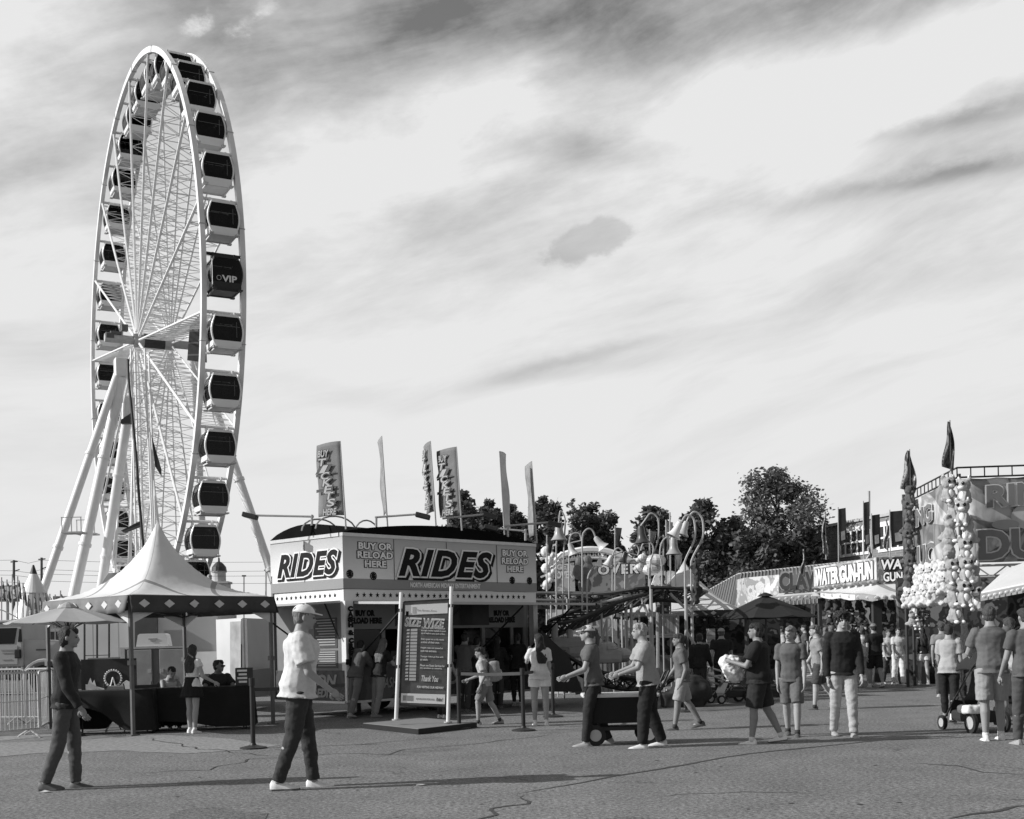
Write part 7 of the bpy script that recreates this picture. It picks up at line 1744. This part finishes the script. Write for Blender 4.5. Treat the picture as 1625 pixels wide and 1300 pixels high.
# trees
leafm = [mat('foliage dark', .10, .75, .55, .7, translucent=.25, detail=8), mat('foliage mid', .16, .75, .5, .7, translucent=.3, detail=8), mat('foliage light', .17, .75, .4, .7, translucent=.35, detail=8)]
barkm = mat('bark', .06, .9, .3, 4, bump=.5)
def tree(label, px, y_top, w_px, Y, seed, n=9000, lf=.17, sparse=0.0, mi=0, trunk=True, lean=0, base_frac=.12):
    rn = random.Random(seed); base = XY(px, Y); H = W(px, y_top, Y).z; Wd = w_px*Y/F
    t = thing('tree', label, 'tree', base, rn.uniform(0, 6), 'trees behind the fairground')
    tm = MB(); tm.path([(0, 0, 0), (.05, .02, H*.25), (0, .08, H*.5), (.1, 0, H*.86)], [H*.025, H*.02, H*.014, .02], n=8)
    clumps = []
    nc = 46
    for k in range(nc):
        z = H*(base_frac+(.95-base_frac)*((k+.5)/nc)); tz = (z/H-base_frac)/(1-base_frac); prof_ = min(1, 2.6*tz+.25)*math.sqrt(max(.02, 1-max(0, (tz-.35)/.65)**2)); 
        a = k*2.4+rn.uniform(-.5, .5); r = Wd*.5*prof_*rn.uniform(.30, .92)
        c = Vector((math.cos(a)*r, math.sin(a)*r, z+rn.uniform(-.3, .3))); s = Wd*rn.uniform(.12, .21)*(1-.30*(z/H))
        clumps.append((c, s))
        if k % 2 == 0: tm.path([Vector((0, 0, max(.6, z-r*.8-.4))), c*.5+Vector((0, 0, z*.5-.2)), c], [.09, .05, .02], n=5)
    clumps.append((Vector((0, 0, H-Wd*.08)), Wd*.09))
    tm.build('trunk', barkm, t)
    vs, fs = [], []
    tot = sum(s**2 for c, s in clumps)
    for c, s in clumps:
        for _ in range(int(n*s*s/tot)):
            d = Vector((rn.gauss(0, 1), rn.gauss(0, 1), rn.gauss(0, .8))).normalized()*(s*rn.random()**.36*(1+.35*noise.noise(c+Vector((rn.random()*3, 0, 0)))))
            p = c+d*(1.0+(.5 if rn.random() < .10 else 0)+sparse*rn.random())
            if p.z > H: continue
            u = Vector((rn.gauss(0, 1), rn.gauss(0, 1), rn.gauss(0, .6))).normalized(); w = u.cross(Vector((rn.gauss(0, 1), rn.gauss(0, 1), rn.gauss(0, 1)))).normalized()
            l = lf*rn.uniform(.6, 1.3); k = len(vs)
            vs += [p-u*l, p+w*l*.55, p+u*l, p-w*l*.55]; fs.append((k, k+1, k+2, k+3))
    mb = MB(); mb.v = vs; mb.f = fs
    me = bpy.data.meshes.new('crown'); me.from_pydata([tuple(p) for p in vs], [], fs); me.materials.append(leafm[mi]); o = bpy.data.objects.new('crown', me); COL.objects.link(o); o.parent = t
    return t
TS = [('dark bushy tree directly behind the two overlapping booth flags', 742, 778, 62, 66, 0), ('low dark tree right of the overlapping booth flags', 782, 792, 60, 70, 0), ('dark tree behind the right end of the booth roof', 818, 800, 56, 72, 0), ('dark rounded tree behind the leftmost bell lamp', 868, 787, 62, 68, 0),
      ('thin airy tree between two rounded dark trees', 915, 790, 26, 74, 2), ('broad dark tree above the lattice arch', 948, 797, 78, 70, 0), ('low dark bush-like tree left of the tall hooked lamps', 984, 860, 40, 72, 0), ('dark tree behind the tall hook with dark bell', 1044, 804, 72, 66, 0), ('broad dark tree behind the rightmost hooked lamps', 1118, 792, 92, 66, 0),
      ('dark tree filling the gap left of the tallest tree', 1172, 818, 60, 68, 0), ('tallest airy tree with light leaves at the top, left of the brick building', 1240, 742, 118, 66, 1), ('dark lower tree at the foot of the tallest tree', 1205, 840, 90, 63, 0), ('dark tree touching the brick building corner', 1280, 835, 66, 64, 0), ('dark tree seen low behind the ticket booth', 700, 838, 60, 74, 0), ('low dark tree behind the coaster arch', 905, 850, 80, 75, 0), ('low dark tree between the hooked lamps and the white tent', 1075, 855, 80, 72, 0)]
for i, (lb, px, y, w, Y, mi) in enumerate(TS):
    airy = mi > 0
    tree(lb, px, y, w*1.35, Y, 40+i, n=(20000 if w > 100 else 12000 if not (mi == 2) else 1100), lf=.13 if airy else .17, sparse=.45 if airy else .15, mi=mi)
# distant hedge masses closing the horizon
def hedge(label, px0, px1, Y, h, seed):
    rn = random.Random(seed); t = thing('hedge', label, 'hedge', XY((px0+px1)/2, Y), 0)
    vs, fs = [], []; a = XY(px0, Y)-t.location; b = XY(px1, Y)-t.location
    for _ in range(9000):
        p = a.lerp(b, rn.random()); p.y += rn.uniform(-1, 1); top_ = h*(.75+.3*noise.noise(Vector((p.x*.25, seed, 0)))+.12*noise.noise(Vector((p.x*1.3, seed, 0)))); p.z = top_*rn.random()**.7
        u = Vector((rn.gauss(0, 1), rn.gauss(0, 1), rn.gauss(0, .6))).normalized(); w = u.cross(Vector((rn.gauss(0, 1), rn.gauss(0, 1), rn.gauss(0, 1)))).normalized(); l = .3*rn.uniform(.6, 1.3); k = len(vs)
        vs += [p-u*l, p+w*l*.55, p+u*l, p-w*l*.55]; fs.append((k, k+1, k+2, k+3))
    me = bpy.data.meshes.new('foliage'); me.from_pydata([tuple(p) for p in vs], [], fs); me.materials.append(leafm[0]); o = bpy.data.objects.new('foliage', me); COL.objects.link(o); o.parent = t
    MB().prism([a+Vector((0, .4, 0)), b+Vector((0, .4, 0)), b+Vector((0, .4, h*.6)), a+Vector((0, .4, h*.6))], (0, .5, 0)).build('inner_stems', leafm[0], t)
hedge('long dark hedge closing the view behind the coaster and tents', 820, 1330, 78, 3.2, 3); hedge('dark hedge far behind the wheel at the left', -80, 300, 150, 5.5, 8); hedge('low dark hedge far right behind the stalls', 1320, 1700, 80, 3.0, 12); hedge('distant low trees between the wheel leg and the booth', 330, 470, 190, 4.2, 15)
# ------------------------------------------------------------------ far left
t = thing('truck', 'pale short-nosed lorry cab parked behind the barriers, facing right', 'truck', XY(20, 40), 0)
pt = mat('truck paint', .42, .35, .12, 1.5)
def TB(x0, x1, z0, z1, y0=0, y1=2.2, bev=.06): 
    return ((( x0+x1)/2, (y0+y1)/2, (z0+z1)/2), (x1-x0, y1-y0, z1-z0), bev)
def tb(mb, *a, **k): c, d, b = TB(*a, **k); return mb.box(c, d, bev=b)
m_ = MB(); tb(m_, -1.6, .38, .95, 2.42); m_.prism([(.38, .1, .95), (1.65, .2, .95), (1.68, .2, 1.45), (1.5, .15, 1.78), (.38, .1, 1.86)], (0, 1.9, 0)); m_.build('cab', pt, t)
m_ = MB(); tb(m_, -1.7, .40, 2.42, 2.52, -.05, 2.25); m_.build('roof', pt, t)
MB().prism([(-.55, -.012, 1.72), (.10, -.012, 1.72), (.20, -.012, 2.25), (-.55, -.012, 2.25)], (0, .02, 0)).build('side_window', glassd, t)
MB().prism([(.22, -.012, 1.78), (.36, -.012, 1.78), (.34, -.012, 2.2), (.28, -.012, 2.22)], (0, .02, 0)).build('quarter_window', glassd, t)
MB().box((-.2, -.02, 1.35), (.8, .02, .62)).box((-.75, -.02, 1.5), (.02, .02, 1.0)).build('door', mat('truck door', .38, .4, .1, 2), t)
MB().box((-.1, -.04, 1.52), (.5, .01, .04)).box((-.1, -.04, 1.42), (.4, .01, .03)).box((-.15, -.04, 1.2), (.3, .01, .03)).build('door_print', letg, t)
MB().box((.25, -.1, 1.38), (.2, .12, .3), bev=.03).build('step_mirror', black, t); MB().box((1.0, .05, 1.5), (.4, .02, .05)).build('hood_vent', dsteel, t)
for x in (1.1, -2.2):
    w_ = MB(); w_.tube((x, -.06, .5), (x, .34, .5), .5, n=24); wo = w_.build('wheel', mat('tyre rubber', .02, .8, .2, 5), t, smooth='auto'); MB().tube((x, -.09, .5), (x, .1, .5), .26, n=16).build('rim', wgrey, wo, smooth='auto')
    MB().path([(x-.68*math.cos(R(a)), -.06, .52+.62*math.sin(R(a))) for a in range(0, 181, 15)], .07, n=6).build('wheel_arch', pt, t)
MB().box((-.5, .2, .7), (2.4, .5, .35), bev=.05).build('chassis', dsteel, t); MB().box((1.72, 1.1, .8), (.14, 2.0, .3), bev=.03).build('bumper', alum, t)
MB().box((-4.2, 1.1, 1.9), (4.6, 2.2, 2.2), bev=.05).build('cargo_box', mat('cargo box side', .5, .5, .1, 1), t)
# striped circus tent
ct = XY(57, 72); t = thing('striped_tent', 'small round striped tent with pointed top beside the wheel leg', 'tent', ct, 0)
s_ = 72/F
def lprof(m_, segs, prof_, name):
    mb = MB(); N = 24
    for k in segs:
        a0, a1 = 2*math.pi*k/N, 2*math.pi*(k+1)/N
        for (r0, z0), (r1, z1) in zip(prof_[:-1], prof_[1:]):
            mb.add([(r0*math.cos(a0), r0*math.sin(a0), z0), (r0*math.cos(a1), r0*math.sin(a1), z0), (r1*math.cos(a1), r1*math.sin(a1), z1), (r1*math.cos(a0), r1*math.sin(a0), z1)], [(0, 1, 2, 3)])
    mb.build(name, m_, t)
pf = [(1.35, 3.4), (1.05, 4.3), (.72, 5.0)]; pf2 = [(.78, 4.95), (.40, 5.7), (.12, 6.3), (.03, 6.6)]
lprof(white, [k for k in range(24) if k % 4 < 2], pf, 'white_stripes'); lprof(wgrey, [k for k in range(24) if k % 4 >= 2], pf, 'grey_stripes'); lprof(white, range(24), pf2, 'cap_roof')
MB().lathe([(.22, 6.1), (.05, 6.65)], n=12).build('finial', dsteel, t); MB().tube((0, 0, 0), (0, 0, 3.5), 1.3, n=24).build('drum_wall', mat('striped wall', .3, .7, .1, 2, stripes=(0, .5, .6, .5)), t)
# flag cluster with GO sign
t = thing('go_sign', 'round-lettered GO sign set among dark flags at the far left', 'sign', XY(14, 60), 0)
MB().prism([W(-4, 955, 60), W(30, 955, 60), W(30, 928, 60), W(-4, 930, 60)], (0, .1, 0)).build('sign_board', mat('go sign grey', .16, .6, .4, 2), t, True)
MB().tube(W(12, 955, 60.2), XY(12, 60.2), .08, n=6).build('post', wgrey, t, True)
text('GO', W(1, 950, 59.9), (1, 0, .02), UP, .85, .55, mat('pale lettering', .62, .5, .1, 3), t, off=.07)
rr_ = random.Random(3)
fl0 = None
for i in range(13):
    px = -6+8.5*i; y0 = 915+rr_.uniform(0, 14)+(22 if i > 5 else 0); Y = 58+rr_.uniform(-2, 2)
    t = thing('flag', 'dark drooping flag in the far left row, %s from the left' % (words[i] if i else 'first'), 'flag', XY(px, Y), 0, 'dark flags in the far left row')
    MB().tube(XY(px, Y), W(px, y0-4, Y), .03, n=5).build('pole', wgrey, t, True)
    a = MB(); rows = []
    for j in range(6):
        v = j/5; rows.append([W(px, y0+v*26, Y), W(px+2+3*v, y0+2+v*28, Y+.1), W(px+3+6*v*(1-.3*v), y0+3+v*31, Y-.05), W(px+2+2*v, y0+3+v*29, Y-.1)])
    a.loft(rows); a.build('cloth', printmat('printed flag cloth %.2f' % (.10 if i % 3 else .3), (.03, .3, .1, .5), 2.6, 2, .8), t, True)
t = thing('game_booth', 'low dark booth under the far left row of flags', 'booth', XY(40, 62), 0)
MB().box((0, 0, 1.3), (5.2, 2, 2.6), bev=.05).build('booth_wall', mat('dark booth wall', .10, .7, .6, 1.5), t); MB().box((0, -1.2, 2.5), (5.4, .6, .15)).build('awning', canv, t)
t = thing('marquee', 'pale grey rounded marquee roof at the far left edge, behind the truck', 'marquee', XY(-5, 46), 0)
MB().loft([[W(px, y+2, Y) for Y in (44, 49)]+[W(px, y, Y) for Y in (49, 44)] for px, y in ((-60, 975), (-20, 963), (5, 968), (25, 978), (40, 990))]).build('roof', mat('marquee cloth', .45, .7, .05, 2), t, True)
for px in (-40, 36): MB().tube(XY(px, 45), XY(px, 45, 2.4), .05, n=6).build('pole', wgrey, t, True)
def upole(label, px, y, Y):
    t = thing('utility_pole', label, 'utility pole', XY(px, Y), 0)
    MB().tube(XY(px, Y), W(px, y, Y), .16, .12, n=8).build('pole', mat('pole wood', .10, .9, .2, 3), t, True)
    MB().tube(W(px-5, y+3, Y), W(px+6, y+2, Y), .07, n=5).tube(W(px, y+18, Y), W(px+9, y+15, Y), .06, n=5).build('crossarm', mat('pole wood', .10, .9, .2, 3), t, True)
upole('distant utility pole at the far left, left of the striped tent', 22, 889, 120); upole('distant utility pole just right of the striped tent peak', 66, 885, 125)
for i, (y0, y1) in enumerate(((889, 886), (904, 900), (911, 908), (922, 920))):
    o = MB().path([W(-60, y0+1, 121), W(22, y0+(2 if i else 0), 121), W(45, y0+5, 122), W(66, y0, 123), W(200, y0+4, 126), W(480, y1+6, 130)], .022, n=4).build('overhead_wire', dsteel, None, origin=W(22, y0, 121))
    tag(o, 'thin overhead wire strung across the far left sky, %s from the top' % ('first', 'second', 'third', 'fourth')[i], 'wire', 'overhead wires')
# church tower and lamp
ctw = XY(351, 170); t = thing('church_tower', 'distant domed church tower seen between the wheel and the booth', 'tower', ctw, 0)
pal = mat('pale stone', .45, .8, .15, 1)
MB().box((0, 0, 5.2), (2.6, 2.6, 10.4)).build('base', pal, t); MB().box((0, 0, 10.55), (3.0, 3.0, .3)).build('cornice', pal, t); MB().lathe([(.95, 10.7), (.95, 12.0), (1.1, 12.05), (1.1, 12.2)], n=12).build('lantern', pal, t)
MB().lathe([(1.1, 12.2), (1.0, 12.8), (.6, 13.3), (.15, 13.6), (.12, 14.1)], n=14).build('dome', dsteel, t); MB().tube((0, 0, 14), (0, 0, 15.4), .06, n=5).build('spire', dsteel, t)
for k in range(4): MB().box((-.9+.6*k, -1.32, 8.6), (.25, .05, 1.6)).build('window', dsteel, t)
t = thing('light_mast', 'distant twin-headed light mast left of the ticket booth', 'light mast', XY(387, 150), 0)
MB().tube(XY(387, 150), W(387, 914, 150), .09, n=6).build('pole', wgrey, t, True); MB().tube(W(384, 914, 150), W(390.5, 914, 150), .1, n=5).build('heads', dsteel, t, True)
t = thing('light_mast', 'distant plain mast close to the booth corner, right of the twin-headed mast', 'light mast', XY(422, 110), 0)
MB().tube(XY(422, 110), W(422, 905, 110), .07, n=6).build('pole', wgrey, t, True); MB().box(W(422, 905, 110), (.3, .2, .1)).build('head', dsteel, t, True)
t = thing('flag', 'dark narrow flag hanging before the lower wheel spokes', 'flag', XY(252, 60), 0, None)
MB().tube(XY(253, 60), W(238, 686, 60), .05, n=6).build('pole', white, t, True)
MB().prism([W(240, 690, 60), W(243, 700, 60), W(256, 745, 60), W(256, 756, 60), W(246, 740, 60)], (0, .04, 0)).build('cloth', mat('dark flag', .03, .8, .3, 3), t, True)
# small far stalls to close gaps left of centre
t = thing('raised_deck', 'pale raised deck with rails behind the cargo trailer, left of the booth', 'deck', XY(345, 34), 0)
MB().prism([XY(322, 34, 0), XY(372, 34, 0), XY(372, 34, 2.0), XY(322, 34, 2.0)], (0, 2, 0)).build('deck', mat('pale trailer panel', .58, .45, .12, .8), t, True)
m_ = MB()
for k in range(7): m_.tube(XY(322+8*k, 34, 2.0), XY(322+8*k, 34, 2.75), .025, n=4)
m_.tube(XY(322, 34, 2.75), XY(370, 34, 2.75), .03, n=4).tube(XY(322, 34, 2.4), XY(370, 34, 2.4), .025, n=4); m_.build('railing', dsteel, t, True)
person('woman in white dress on the raised deck seen under the canopy edge', XY(334, 34.6, 2.0), -70, 1.6, 1.0, True, legs=STAND, top=('tee', .75), bottom=('skirt', .7), shoes=.6, skin=.35, hair=('long', .3), vx=.02)
